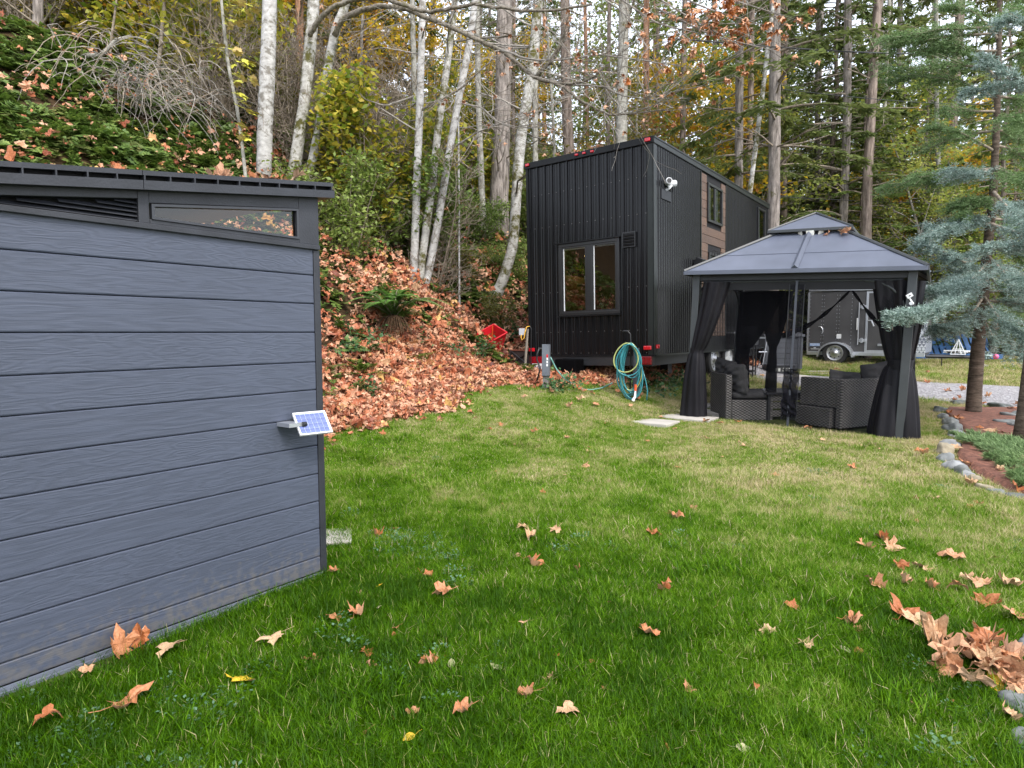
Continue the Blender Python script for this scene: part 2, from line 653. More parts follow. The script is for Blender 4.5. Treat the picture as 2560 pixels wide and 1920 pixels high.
def leaf_litter_mat(name, stops):
    m, n, b = newmat(name)
    oi = N(n, 'ShaderNodeObjectInfo')
    r = ramp(n, stops)
    n.links.new(oi.outputs['Random'], r.inputs[0])
    tc = N(n, 'ShaderNodeTexCoord')
    nz = N(n, 'ShaderNodeTexNoise'); nz.inputs['Scale'].default_value = 14; nz.inputs['Detail'].default_value = 4
    n.links.new(tc.outputs['Object'], nz.inputs['Vector'])
    mx = N(n, 'ShaderNodeMixRGB'); mx.blend_type = 'MULTIPLY'; mx.inputs[0].default_value = .55
    r2 = ramp(n, [(.3, (.45, .36, .3)), (.6, (1, 1, 1))])
    n.links.new(nz.outputs['Fac'], r2.inputs[0])
    n.links.new(r.outputs[0], mx.inputs[1]); n.links.new(r2.outputs[0], mx.inputs[2])
    # paler underside
    g = N(n, 'ShaderNodeNewGeometry')
    mx2 = N(n, 'ShaderNodeMixRGB'); mx2.inputs[2].default_value = (.56, .34, .22, 1)
    hf = N(n, 'ShaderNodeMath', operation='MULTIPLY'); hf.inputs[1].default_value = .6
    n.links.new(g.outputs['Backfacing'], hf.inputs[0]); n.links.new(hf.outputs[0], mx2.inputs[0]); n.links.new(mx.outputs[0], mx2.inputs[1])
    n.links.new(mx2.outputs[0], b.inputs['Base Color'])
    b.inputs['Roughness'].default_value = .5
    b.inputs['Specular IOR Level'].default_value = .35
    bp = N(n, 'ShaderNodeBump'); bp.inputs['Strength'].default_value = .35; bp.inputs['Distance'].default_value = .01
    n.links.new(nz.outputs['Fac'], bp.inputs['Height']); n.links.new(bp.outputs[0], b.inputs['Normal'])
    return m


LITTER = leaf_litter_mat('dead_leaf', [(0, (.10, .028, .016)), (.16, (.24, .068, .030)), (.42, (.43, .135, .060)), (.66, (.54, .225, .115)), (.88, (.66, .41, .27)), (.975, (.60, .36, .10)), (1, (.30, .10, .05))])
vars_l = [leaf_mesh(k, curl=.7 + .16 * (k % 5), size=.125).build('leaf', LITTER) for k in range(9)]
vars_l += [leaf_mesh(20 + k, .9, 'oval', size=.085).build('leaf', LITTER) for k in range(3)] + [leaf_mesh(30 + k, 1.3, size=.085).build('leaf', LITTER) for k in range(2)]
for v in vars_l: COL.objects.unlink(v)


def scatter_litter():
    n = 560000
    X = RNG.uniform(-15, 7, n); Y = RNG.uniform(3, 24, n)
    s, t = bank_st(X, Y)
    e = leaf_edge(t)
    d = s - e
    wob = .1 * np.sin(t * 5.1) + .06 * np.sin(t * 11.3 + 1)
    # density: full near the foot of the bank, thinning uphill
    p = np.where(d > wob - .05, np.interp(d, [0, 1.6, 2.6, 4.0, 7, 10], [1, .8, .36, .13, .06, .04]), 0)
    p = np.where((d <= wob - .05) & (d > -.5), .10 * np.exp(d * 6), p)
    pn = .5 + .5 * np.sin(X * 2.1 + np.sin(Y * 1.7) * 2) * np.sin(Y * 2.4 + 1)
    p = p * np.where(d > 1.3, .45 + .75 * pn, 1)
    p = p * np.where(d > 1.8, np.interp(t, [-4, -1, 1.5, 3], [.22, .3, .6, 1]), 1)
    dist = np.hypot(X, Y)
    p = p * np.clip(1.35 - dist / 22, .25, 1)
    p = p * (.72 + .5 * (.5 + .5 * np.sin(X * 3.7 + 2 * np.sin(Y * 2.1)) * np.sin(Y * 4.3 + X)))
    p = p * (t > -9)
    keep = RNG.random(n) < p
    hx, hy = frame_local(X, Y, SHED_O, SHED_A)
    keep &= ~((hx < .0) & (hy > 0) & (hx > -3.4) & (hy < 2.2))
    keep &= (np.abs(X) < Y * .85 + 2)
    X, Y, d = X[keep], Y[keep], d[keep]
    m = len(X)
    rz = RNG.uniform(0, 6.28, m)
    R = slope_euler(X, Y, rz)
    R[:, 0] += RNG.normal(0, .42, m); R[:, 1] += RNG.normal(0, .42, m)
    flip = RNG.random(m) < .35
    R[:, 0] += np.where(flip, math.pi, 0)
    Z = terr(X, Y) + RNG.uniform(.01, .09, m) * np.clip(d * 2 + .5, .25, 1.1) + np.where(flip, .04, 0) + np.where(d > 2.2, RNG.uniform(.08, .30, m), 0)
    scatter('leaf_litter', np.stack([X, Y, Z], 1), R, np.clip(RNG.lognormal(-.22, .36, m), .35, 1.6), RNG.integers(0, len(vars_l), m), vars_l, 'thick carpet of orange and brown maple leaves on the bank')
    return m


print('litter', scatter_litter())

# ---------------------------------------------------------------- grass
def grass_mat():
    m, n, b = newmat('grass_blade')
    n.nodes.remove(b)
    g = N(n, 'ShaderNodeNewGeometry')
    nz = N(n, 'ShaderNodeTexNoise'); nz.inputs['Scale'].default_value = 1.25; nz.inputs['Detail'].default_value = 8; nz.inputs['Roughness'].default_value = .72
    n.links.new(g.outputs['Position'], nz.inputs['Vector'])
    sp = N(n, 'ShaderNodeSeparateXYZ'); n.links.new(g.outputs['Position'], sp.inputs[0])
    mr = N(n, 'ShaderNodeMapRange'); mr.inputs['From Min'].default_value = 3.2; mr.inputs['From Max'].default_value = 6.2
    mr.inputs['To Min'].default_value = -.19; mr.inputs['To Max'].default_value = .05
    n.links.new(sp.outputs['Y'], mr.inputs['Value'])
    mrx = N(n, 'ShaderNodeMapRange'); mrx.inputs['From Min'].default_value = -1.0; mrx.inputs['From Max'].default_value = 3.5
    mrx.inputs['To Min'].default_value = -.11; mrx.inputs['To Max'].default_value = .055
    n.links.new(sp.outputs['X'], mrx.inputs['Value'])
    a = N(n, 'ShaderNodeMath', operation='ADD'); n.links.new(nz.outputs['Fac'], a.inputs[0]); n.links.new(mr.outputs[0], a.inputs[1])
    a2 = N(n, 'ShaderNodeMath', operation='ADD'); n.links.new(a.outputs[0], a2.inputs[0]); n.links.new(mrx.outputs[0], a2.inputs[1])
    nf = N(n, 'ShaderNodeTexNoise'); nf.inputs['Scale'].default_value = 7.5; nf.inputs['Detail'].default_value = 3
    n.links.new(g.outputs['Position'], nf.inputs['Vector'])
    a3 = N(n, 'ShaderNodeMath', operation='MULTIPLY_ADD'); a3.inputs[1].default_value = .30; n.links.new(nf.outputs['Fac'], a3.inputs[0]); n.links.new(a2.outputs[0], a3.inputs[2])
    a2 = N(n, 'ShaderNodeMath', operation='SUBTRACT'); a2.inputs[1].default_value = .15; n.links.new(a3.outputs[0], a2.inputs[0])
    at_ = N(n, 'ShaderNodeAttribute', attribute_name='rnd')
    gt = N(n, 'ShaderNodeMath', operation='GREATER_THAN'); gt.inputs[1].default_value = .972; n.links.new(at_.outputs['Fac'], gt.inputs[0])
    g2_ = N(n, 'ShaderNodeMath', operation='MULTIPLY_ADD'); g2_.inputs[1].default_value = .22; n.links.new(gt.outputs[0], g2_.inputs[0]); n.links.new(a2.outputs[0], g2_.inputs[2])
    a2 = g2_
    s = N(n, 'ShaderNodeMath', operation='MULTIPLY_ADD'); s.inputs[1].default_value = .34; n.links.new(at_.outputs['Fac'], s.inputs[0])
    n.links.new(a2.outputs[0], s.inputs[2])
    r = ramp(n, [(.34, (.028, .080, .000)), (.47, (.064, .163, .000)), (.60, (.122, .255, .004)), (.70, (.23, .31, .05)), (.80, (.42, .37, .17)), (.92, (.60, .49, .31))])
    n.links.new(s.outputs[0], r.inputs[0])
    df = N(n, 'ShaderNodeBsdfDiffuse'); tr = N(n, 'ShaderNodeBsdfTranslucent'); gl = N(n, 'ShaderNodeBsdfGlossy')
    gl.inputs['Roughness'].default_value = .45; gl.inputs['Color'].default_value = (.45, .5, .5, 1)
    n.links.new(r.outputs[0], df.inputs[0]); n.links.new(r.outputs[0], tr.inputs[0])
    m1 = N(n, 'ShaderNodeMixShader'); m1.inputs[0].default_value = .3
    n.links.new(df.outputs[0], m1.inputs[1]); n.links.new(tr.outputs[0], m1.inputs[2])
    m2 = N(n, 'ShaderNodeMixShader'); m2.inputs[0].default_value = .018
    n.links.new(m1.outputs[0], m2.inputs[1]); n.links.new(gl.outputs[0], m2.inputs[2])
    n.links.new(m2.outputs[0], n.nodes['Material Output'].inputs[0])
    return m


GRASS = grass_mat()


def grass_patch(seed, nb, rad_, hmin, hmax, wd, lie):
    g = np.random.default_rng(seed)
    th = g.uniform(0, 6.28, nb); rr = rad_ * np.sqrt(g.random(nb))
    B = np.stack([rr * np.cos(th), rr * np.sin(th), np.full(nb, -.012)], 1)
    L = g.uniform(hmin, hmax, nb)
    base_az = g.uniform(0, 6.28)
    az = base_az + g.normal(0, 1.9, nb)
    tilt = np.minimum(np.abs(g.normal(0, lie, nb)), 1.35)
    D1 = np.stack([np.sin(tilt) * np.cos(az), np.sin(tilt) * np.sin(az), np.cos(tilt)], 1)
    t2 = tilt + g.uniform(.3, 1.1, nb)
    t2 = np.minimum(t2, 1.9)
    D2 = np.stack([np.sin(t2) * np.cos(az), np.sin(t2) * np.sin(az), np.cos(t2)], 1)
    S = np.stack([-np.sin(az), np.cos(az), np.zeros(nb)], 1)
    W = (wd * g.uniform(.6, 1.3, nb))[:, None]
    M = B + D1 * (L * .55)[:, None]
    T = M + D2 * (L * .45)[:, None]
    Q1 = np.stack([B - S * W * .5, B + S * W * .5, M + S * W * .42, M - S * W * .42], 1)
    Q2 = np.stack([M - S * W * .42, M + S * W * .42, T + S * W * .06, T - S * W * .06], 1)
    r = g.random(nb)
    return quads_mesh('blades', np.concatenate([Q1, Q2]), GRASS, rnd=np.concatenate([r, r]), link=False)


gp = [grass_patch(k, 900, .17, .028, .078, .0026, .95) for k in range(4)] + \
     [grass_patch(10 + k, 620, .17, .015, .045, .0040, 1.05) for k in range(3)] + \
     [grass_patch(20 + k, 260, .12, .06, .14, .005, .55) for k in range(2)]


def scatter_grass():
    out = []
    def put(n, x0, x1, y0, y1, kinds, s0, s1, thin=None):
        X = RNG.uniform(x0, x1, n); Y = RNG.uniform(y0, y1, n)
        k = lawn_mask(X, Y) & (np.abs(X) < Y * .86 + .7)
        if thin is not None: k &= RNG.random(n) < thin(X, Y)
        X, Y = X[k], Y[k]
        out.append((X, Y, RNG.uniform(s0, s1, len(X)), RNG.choice(kinds, len(X))))
    lush = lambda X, Y: .5 + .5 * np.sin(X * 1.9 + 1.3 * np.sin(Y * 1.2)) * np.sin(Y * 1.7 + .5)
    put(5200, -3.2, 5, 1.2, 5.6, [0, 1, 2, 3], .8, 1.25)
    put(2200, -3.2, 5, 1.2, 6.2, [0, 1, 2, 3], 1.1, 1.6, lambda X, Y: lush(X, Y))
    put(420, -3, 5, 1.4, 8, [7, 8], .6, 1.1, lambda X, Y: lush(X, Y) ** 2)
    put(7800, -3.2, 8, 5.2, 12.5, [4, 5, 6], 1.0, 1.6)
    put(2200, -3.2, 8, 5.2, 12.5, [0, 1, 2, 3], .7, 1.1, lambda X, Y: lush(X * .8, Y * .8 + 2))
    put(7500, 3, 26, 11, 24, [4, 5, 6, 0], 1.5, 2.4)
    put(260, 3, 18, 12, 20, [7, 8], 1, 1.9)
    X, Y, S, I = [np.concatenate(a) for a in zip(*out)]
    rz = RNG.uniform(0, 6.28, len(X))
    scatter('lawn_grass', np.stack([X, Y, terr(X, Y)], 1), slope_euler(X, Y, rz), S, I, gp, 'patchy green and dry lawn grass')
    return len(X)


print('grass patches', scatter_grass())

# low broad-leaved weeds in the lawn: bluish green rosettes
WEED = leafmat('weed_leaf', [(0, (.05, .12, .05)), (.5, (.09, .18, .09)), (1, (.15, .26, .15))], 'rnd', .25)


def weed_piece(seed):
    g = np.random.default_rng(seed)
    n = 46
    th = g.uniform(0, 6.28, n); rr = .09 * np.sqrt(g.random(n))
    P = np.stack([rr * np.cos(th), rr * np.sin(th), g.uniform(.015, .05, n)], 1)
    D = np.stack([np.cos(th), np.sin(th), g.uniform(-.1, .7, n)], 1)
    return quads_mesh('weed', cards(P, D, g.uniform(.012, .026, n), g.uniform(.010, .020, n), up=np.tile([0, 0, 1.], (n, 1)), fold=.15), WEED, link=False)


wp = [weed_piece(k) for k in range(3)]
spots = [(845, 1180), (858, 1168), (935, 1195), (950, 1215), (700, 1400), (330, 1610), (120, 1600), (1560, 1180), (2260, 1200), (2120, 1560), (470, 1480), (1010, 1440), (1800, 1120), (1240, 1190), (2250, 1500)]
PW = []
for (a, b) in spots:
    c = ground(a * 1.1573, b * 1.1573)
    for _ in range(7): PW.append((c[0] + random.gauss(0, .13), c[1] + random.gauss(0, .16)))
for _ in range(16):
    y = random.uniform(1.6, 9); PW.append((random.uniform(-.8 * y, .8 * y), y))
PW = np.array(PW); PW = PW[lawn_mask(PW[:, 0], PW[:, 1])]
scatter('clover_weeds', np.stack([PW[:, 0], PW[:, 1], terr(PW[:, 0], PW[:, 1])], 1), slope_euler(PW[:, 0], PW[:, 1], RNG.uniform(0, 6, len(PW))), RNG.uniform(.5, 1.0, len(PW)), RNG.integers(0, 3, len(PW)), wp, 'bluish low weeds growing in the lawn')

# ---------------------------------------------------------------- green cover on the bank: pinnate evergreen sprays, fern tufts, salal
COVER = leafmat('cover_leaf', [(0, (.045, .09, .014)), (.4, (.10, .17, .027)), (.75, (.18, .26, .045)), (1, (.30, .35, .08))], 'both', .3, gloss=.3)
COVER2 = leafmat('cover_leaf_olive', [(0, (.05, .07, .02)), (.5, (.11, .14, .035)), (1, (.24, .22, .07))], 'both', .3)


def spray_piece(seed, n_st, L, m, leaf, wl, rise, two):
    g = np.random.default_rng(seed)
    Q = []
    for s in range(n_st):
        az = 6.28 * s / n_st + g.uniform(-.4, .4)
        el = g.uniform(*rise)
        d = np.array([math.cos(az) * math.cos(el), math.sin(az) * math.cos(el), math.sin(el)])
        t = np.linspace(.15, 1, m)
        ln = L * g.uniform(.6, 1.15)
        P = d * (t * ln)[:, None]; P[:, 2] -= .45 * ln * t ** 2.2
        tg = unit(np.gradient(P, axis=0))
        side = unit(np.cross(tg, [0, 0, 1.]))
        taper = np.sin(np.pi * (t * .85 + .12))
        for sg in (-1, 1):
            D = side * sg + tg * .45
            D[:, 2] += g.uniform(-.2, .1, m)
            Q.append(cards(P, D, leaf * taper * g.uniform(.8, 1.2, m), wl * g.uniform(.8, 1.1, m), up=np.tile([0, 0, 1.], (m, 1)), fold=-.1))
    return quads_mesh('spray', np.concatenate(Q), COVER2 if two else COVER, link=False)


cv = [spray_piece(k, 8, .36, 8, .10, .055, (.3, 1.45), 0) for k in range(4)] + [spray_piece(9 + k, 6, .30, 7, .085, .055, (.4, 1.3), 1) for k in range(2)]


def scatter_cover():
    n = 120000
    X = RNG.uniform(-22, 14, n); Y = RNG.uniform(5, 34, n)
    s, t = bank_st(X, Y)
    d = s - leaf_edge(t)
    p = np.interp(d, [.4, 1.2, 2.6, 3.4, 5, 14, 22], [.0, .05, .26, .62, .8, .6, .3])
    # greener to the left of the view (small t), thinner where leaves gather
    p = p * np.interp(t, [-8, -1, 2, 5, 12, 25], [1.7, 1.6, .8, .55, .5, .35])
    pn = .5 + .5 * np.sin(X * 1.3 + np.sin(Y * 1.1) * 2) * np.sin(Y * 1.5 + 2)
    p = p * (.45 + .8 * pn) * np.interp(np.hypot(X, Y), [8, 20, 40], [1, .8, .4])
    k = (RNG.random(n) < p) & (np.abs(X) < Y * .86 + 2) & (d > .45)
    X, Y = X[k], Y[k]
    m = len(X)
    rz = RNG.uniform(0, 6.28, m)
    R = slope_euler(X, Y, rz) * np.array([.35, .35, 1])
    R[:, 0] += RNG.normal(0, .25, m); R[:, 1] += RNG.normal(0, .25, m)
    I = np.where(RNG.random(m) < np.interp(bank_st(X, Y)[1], [-3, 6], [.12, .5]), RNG.integers(4, 6, m), RNG.integers(0, 4, m))
    scatter('ground_cover_plants', np.stack([X, Y, terr(X, Y) + .02], 1), R, RNG.uniform(.5, 1.45, m) * (.8 + .4 * np.sin(X * 2.3) * np.sin(Y * 2.9)), I, cv, 'dark green ferny ground cover over the hillside')
    return m


print('cover', scatter_cover())

# ================================================================ BUILDINGS AND LARGE OBJECTS
def woodgrain(name, col, dark, rough, sx=1.0, strength=.6, scale=5.0, colmix=.45):
    """long flowing grain in object space: x along the board, z across it"""
    m, n, b = newmat(name)
    tc = N(n, 'ShaderNodeTexCoord')
    mp = N(n, 'ShaderNodeMapping'); mp.inputs['Scale'].default_value = (sx, 1, 6)
    n.links.new(tc.outputs['Object'], mp.inputs[0])
    nz = N(n, 'ShaderNodeTexNoise'); nz.inputs['Scale'].default_value = scale * .4; nz.inputs['Detail'].default_value = 2
    n.links.new(mp.outputs[0], nz.inputs['Vector'])
    sc = N(n, 'ShaderNodeMath', operation='MULTIPLY'); sc.inputs[1].default_value = 60
    n.links.new(nz.outputs['Fac'], sc.inputs[0])
    sn = N(n, 'ShaderNodeMath', operation='SINE'); n.links.new(sc.outputs[0], sn.inputs[0])
    fine = N(n, 'ShaderNodeTexNoise'); fine.inputs['Scale'].default_value = 14; fine.inputs['Detail'].default_value = 6
    mp2 = N(n, 'ShaderNodeMapping'); mp2.inputs['Scale'].default_value = (.6, 1, 14)
    n.links.new(tc.outputs['Object'], mp2.inputs[0]); n.links.new(mp2.outputs[0], fine.inputs['Vector'])
    ad = N(n, 'ShaderNodeMath', operation='MULTIPLY_ADD'); ad.inputs[1].default_value = .22
    n.links.new(sn.outputs[0], ad.inputs[0]); n.links.new(fine.outputs['Fac'], ad.inputs[2])
    big = N(n, 'ShaderNodeTexNoise'); big.inputs['Scale'].default_value = 1.5
    n.links.new(tc.outputs['Object'], big.inputs['Vector'])
    r = ramp(n, [(.15, dark), (.75, col)])
    n.links.new(ad.outputs[0], r.inputs[0])
    mx = N(n, 'ShaderNodeMixRGB'); mx.blend_type = 'MULTIPLY'; mx.inputs[0].default_value = .5
    r2 = ramp(n, [(.3, (.72, .72, .72)), (.7, (1, 1, 1))]); n.links.new(big.outputs['Fac'], r2.inputs[0])
    n.links.new(r.outputs[0], mx.inputs[1]); n.links.new(r2.outputs[0], mx.inputs[2])
    if name.startswith('shed'):
        # dried mud splash low on the boards, breaking up with height
        sp = N(n, 'ShaderNodeSeparateXYZ'); n.links.new(tc.outputs['Object'], sp.inputs[0])
        ns = N(n, 'ShaderNodeTexNoise'); ns.inputs['Scale'].default_value = 26; ns.inputs['Detail'].default_value = 6; n.links.new(tc.outputs['Object'], ns.inputs['Vector'])
        ms = N(n, 'ShaderNodeMapRange'); ms.inputs['From Min'].default_value = .02; ms.inputs['From Max'].default_value = .38; ms.inputs['To Min'].default_value = .22; ms.inputs['To Max'].default_value = -.22
        n.links.new(sp.outputs['Z'], ms.inputs['Value'])
        sm_ = N(n, 'ShaderNodeMath', operation='ADD'); n.links.new(ns.outputs['Fac'], sm_.inputs[0]); n.links.new(ms.outputs[0], sm_.inputs[1])
        rs2 = ramp(n, [(.52, (0, 0, 0)), (.75, (.55, .55, .55))]); n.links.new(sm_.outputs[0], rs2.inputs[0])
        mm = N(n, 'ShaderNodeMixRGB'); mm.inputs[2].default_value = (.13, .12, .105, 1)
        n.links.new(rs2.outputs[0], mm.inputs[0]); n.links.new(mx.outputs[0], mm.inputs[1]); mx = mm
    n.links.new(mx.outputs[0], b.inputs['Base Color'])
    b.inputs['Roughness'].default_value = rough
    bp = N(n, 'ShaderNodeBump'); bp.inputs['Strength'].default_value = strength; bp.inputs['Distance'].default_value = .004
    n.links.new(ad.outputs[0], bp.inputs['Height']); n.links.new(bp.outputs[0], b.inputs['Normal'])
    return m


SHEDP = [woodgrain('shed_plank_%d' % k, (.070, .083, .119), (.060, .071, .101), .5, sx=.75 + .25 * k, scale=3.6 + k * 1.3, strength=.32) for k in range(3)]
SHEDT = mat('shed_trim', (.022, .024, .030), .5, var=.3, nscale=5, bump=.15, bscale=90)
DARK = mat('dark_void', (.006, .006, .007), .9)
ALU = mat('aluminium', (.62, .64, .68), .35, metal=.8, var=.08)
WHITE = mat('white_plastic', (.72, .73, .74), .45, var=.05)
BLACKP = mat('black_plastic', (.012, .012, .014), .4, var=.2)


def glass_mat(name, tint, refl_ior, base_rough=.02, transp=.85):
    m, n, b = newmat(name)
    n.nodes.remove(b)
    tr = N(n, 'ShaderNodeBsdfTransparent'); tr.inputs[0].default_value = (*tint, 1)
    gl = N(n, 'ShaderNodeBsdfGlossy'); gl.inputs['Roughness'].default_value = base_rough
    fr = N(n, 'ShaderNodeFresnel'); fr.inputs['IOR'].default_value = refl_ior
    mx = N(n, 'ShaderNodeMixShader')
    n.links.new(fr.outputs[0], mx.inputs[0]); n.links.new(tr.outputs[0], mx.inputs[1]); n.links.new(gl.outputs[0], mx.inputs[2])
    n.links.new(mx.outputs[0], n.nodes['Material Output'].inputs[0])
    return m


GLASS = glass_mat('window_glass', (.62, .66, .64), 2.1)
SGLASS = glass_mat('shed_glass', (.72, .68, .58), 1.7, .03)

# ---------------------------------------------------------------- SHED
shed = thing('garden_shed', 'blue-grey resin garden shed with wood-grain planks and black slanting roof trim', 'shed', SHED_O, SHED_A)
zs = [.028, .125, .300, .470, .640, .815, .985, 1.153, 1.320, 1.497, 1.667, 1.835, 1.992]
for i in range(12):
    z0, z1 = zs[i], zs[i + 1]
    mb = MB()
    pf = [(.03, z0 + .001), (.009, z0 + .001), (.002, z0 + .004), (0, z0 + .009), (0, z1 - .006), (.003, z1 - .003), (.009, z1 - .001), (.03, z1 - .001)]
    b = MB()
    # length along x, profile across: cut into lengths so that the face can bow a hair
    b.prism(pf, 'x', -2.75, -.032)
    b.build('plank', SHEDP[i % 3], shed)
MB().box(-2.75, -.03, .034, 1.95, -.04, 1.96).build('core', DARK, shed)
mb = MB(); mb.box(-.030, .014, -.006, .05, -.05, 1.984); mb.box(-.022, .022, .052, 1.95, -.04, 1.984)
mb.build('corner_trim', SHEDT, shed, bevel=.003)
# glazed and louvred band under the roof: outlines in the wall plane (x, z)
SL = .13
roofz = lambda x: 2.292 + SL * x
mb = MB()
band = [(-2.75, 1.985), (.0, 1.985), (.0, roofz(0)), (-2.75, roofz(-2.75))]
def bandbox(poly, y0, y1, mi=0): mb.prism(poly, 'y', y0, y1, mi)
bandbox([(-2.75, 1.985), (.008, 1.985), (.008, 2.012), (-2.75, 2.012)], -.022, .05)        # sill
bandbox([(-2.75, 2.012), (-1.545, 2.012), (-1.545, roofz(-1.545)), (-2.75, roofz(-2.75))], -.012, .05)
bandbox([(-1.005, 2.012), (-.955, 2.012), (-.955, roofz(-.955)), (-1.005, roofz(-1.005))], -.012, .05)
bandbox([(-.128, 2.012), (.008, 2.012), (.008, roofz(.008)), (-.128, roofz(-.128))], -.012, .05)
bandbox([(-1.545, 2.044 + .002), (-1.005, 2.121), (-1.005, roofz(-1.005)), (-1.545, roofz(-1.545))], -.012, .05)
bandbox([(-.955, 2.108), (-.128, 2.208), (-.128, roofz(-.128)), (-.955, roofz(-.955))], -.012, .05)
bandbox([(-.955, 2.012), (-.128, 2.012), (-.128, 2.034), (-.955, 2.034)], -.012, .05)
mb.build('window_band', SHEDT, shed, bevel=.003)
mb = MB()
mb.prism([(-.948, 2.034), (-.134, 2.034), (-.134, 2.046), (-.948, 2.046)], 'y', -.020, .0)
mb.prism([(-.948, 2.092), (-.134, 2.194), (-.134, 2.206), (-.948, 2.105)], 'y', -.020, .0)
mb.prism([(-.148, 2.046), (-.134, 2.046), (-.134, 2.194), (-.148, 2.192)], 'y', -.020, .0)
mb.prism([(-.948, 2.046), (-.934, 2.046), (-.934, 2.094), (-.948, 2.092)], 'y', -.020, .0)
wf = mb.build('window_frame', mat('shed_rim', (.03, .032, .038), .35), shed)
MB().add([(-.934, .004, 2.046), (-.148, .004, 2.046), (-.148, .004, 2.194), (-.934, .004, 2.094)], [(0, 1, 2, 3)]).build('pane', SGLASS, shed)
# inside: opposite windows let the bank show through
mb = MB()
for k in range(5):
    z = 2.018 + k * .020
    mb2 = MB(); zr = min(1, 1)
    x0 = -1.54 if z + .018 < 2.046 else -1.545 + (z + .018 - 2.046) / SL * .97
    mb2.prism([(0.0, z), (.026, z + .016), (.028, z + .020), (.002, z + .004)], 'x', max(-1.545, min(x0, -1.1)), -1.005)
    mb2.build('louver', SHEDT, shed)
MB().box(-1.56, -1.0, .045, .06, 1.99, 2.16).build('vent_backing', DARK, shed)
# roof: fascia with a slot row, slightly oversailing
def slant(x0, x1, y0, y1, d0, d1, mi=0):
    p = [(x0, roofz(x0) + d0), (x1, roofz(x1) + d0), (x1, roofz(x1) + d1), (x0, roofz(x0) + d1)]
    mb.prism(p, 'y', y0, y1, mi)
mb = MB()
slant(-2.9, -1.003, -.068, 1.98, -.006, .036); slant(-1.000, .085, -.068, 1.98, -.006, .036)
slant(-2.9, .075, -.020, 1.98, .036, .060, 1)  # slot interior coloured near-black in place of the shade in the recess
x = -2.88
slant(-2.9, -1.003, -.062, 1.98, .060, .082); slant(-1.000, .080, -.062, 1.98, .060, .082)
k = 0
xx = .072
while xx > -2.85:
    slant(xx - .006, xx, -.064, -.02, .036, .060); xx -= .118
mb.build('roof', [SHEDT, DARK], shed)
# ribbed base track
mb = MB()
for k in range(3): mb.box(-2.75, -.02, -.012 - .019 * (2 - k), -.012 - .019 * (2 - k) + .014, -.06, .000 + k * .013)
mb.box(-2.75, -.02, -.066, .03, -.06, -.012)
mb.build('base_track', mat('shed_track', (.13, .145, .18), .5), shed)

# roof interior light: a second window in the far wall of the shed
MB().box(-2.3, -.5, 1.90, 1.94, 1.98, 2.10).build('rear_window_rail', SHEDT, shed)

# little solar panel on its bracket
sp = thing('solar_charger', 'small tilted solar panel on an aluminium arm screwed to the shed corner', 'solar panel',
           tuple(Matrix.Rotation(SHED_A, 4, 'Z') @ Vector((-.150, -.12, .975)) + Vector(SHED_O)), SHED_A)
Rp = Euler((rad(-52), rad(3), rad(22))).to_matrix()
def pl(mb, x0, x1, y0, y1, z0, z1): mb.box(x0, x1, y0, y1, z0, z1, R=Rp)
Rp = Euler((rad(48), 0, rad(-12))).to_matrix()
mb = MB(); W2, H2 = .098, .078
pl(mb, -W2, W2, -H2, -H2 + .007, -.006, .006); pl(mb, -W2, W2, H2 - .007, H2, -.006, .006)
pl(mb, -W2, -W2 + .007, -H2 + .007, H2 - .007, -.006, .006); pl(mb, W2 - .007, W2, -H2 + .007, H2 - .007, -.006, .006)
mb.build('frame', WHITE, sp)
mb = MB(); pl(mb, -W2 + .007, W2 - .007, -H2 + .007, H2 - .007, -.005, .000); mb.build('backing', mat('panel_back', (.62, .70, .85), .3), sp)
CELL = mat('solar_cell', (.10, .13, .30), .22, var=.25, nscale=20, coat=.5)
cw, chh = (2 * W2 - .022) / 6, (2 * H2 - .022) / 4
cell0 = None
for i in range(6):
    for j in range(4):
        x, y = -W2 + .011 + (i + .5) * cw, -H2 + .011 + (j + .5) * chh
        if cell0 is None:
            mb = MB(); pl(mb, -cw / 2 + .0012, cw / 2 - .0012, -chh / 2 + .0012, chh / 2 - .0012, .0002, .0022)
            c = cell0 = mb.build('solar_cell', CELL, sp)
        else:
            c = cell0.copy(); COL.objects.link(c)
        c.location = Rp @ Vector((x, y, 0))
mb = MB(); mb.box(-.155, -.07, .0, .118, -.010, .012); mb.build('arm', ALU, sp)
mb = MB(); mb.lathe([(0, -.07), (.014, -.07), (.014, -.045), (0, -.045)], 12, c=(0, 0.0, 0), axis='x'); mb.build('knuckle', BLACKP, sp)

# ---------------------------------------------------------------- TINY HOUSE ON A TRAILER
RIB = mat('black_corrugated_steel', (.0070, .0070, .0080), .2, var=.35, nscale=2.5, spec=.27, bump=.08, bscale=1.3, stretch=(6, 6, .5), col2=(.005, .005, .006))
HTR = mat('black_flashing', (.007, .0072, .008), .33, var=.25, spec=.22)
GTR = mat('green_black_flashing', (.012, .015, .014), .35, var=.2, spec=.35)
RED = mat('red_lens', (.55, .01, .02), .15, var=.2, nscale=60, coat=.6)
house = thing('tiny_house', 'tall black corrugated-metal tiny house on wheels with a wood-clad side strip', 'tiny house', HOUSE_O, HOUSE_A, ry=HOUSE_LEAN)
HW, HH, HL = 2.5, 3.556, 6.95


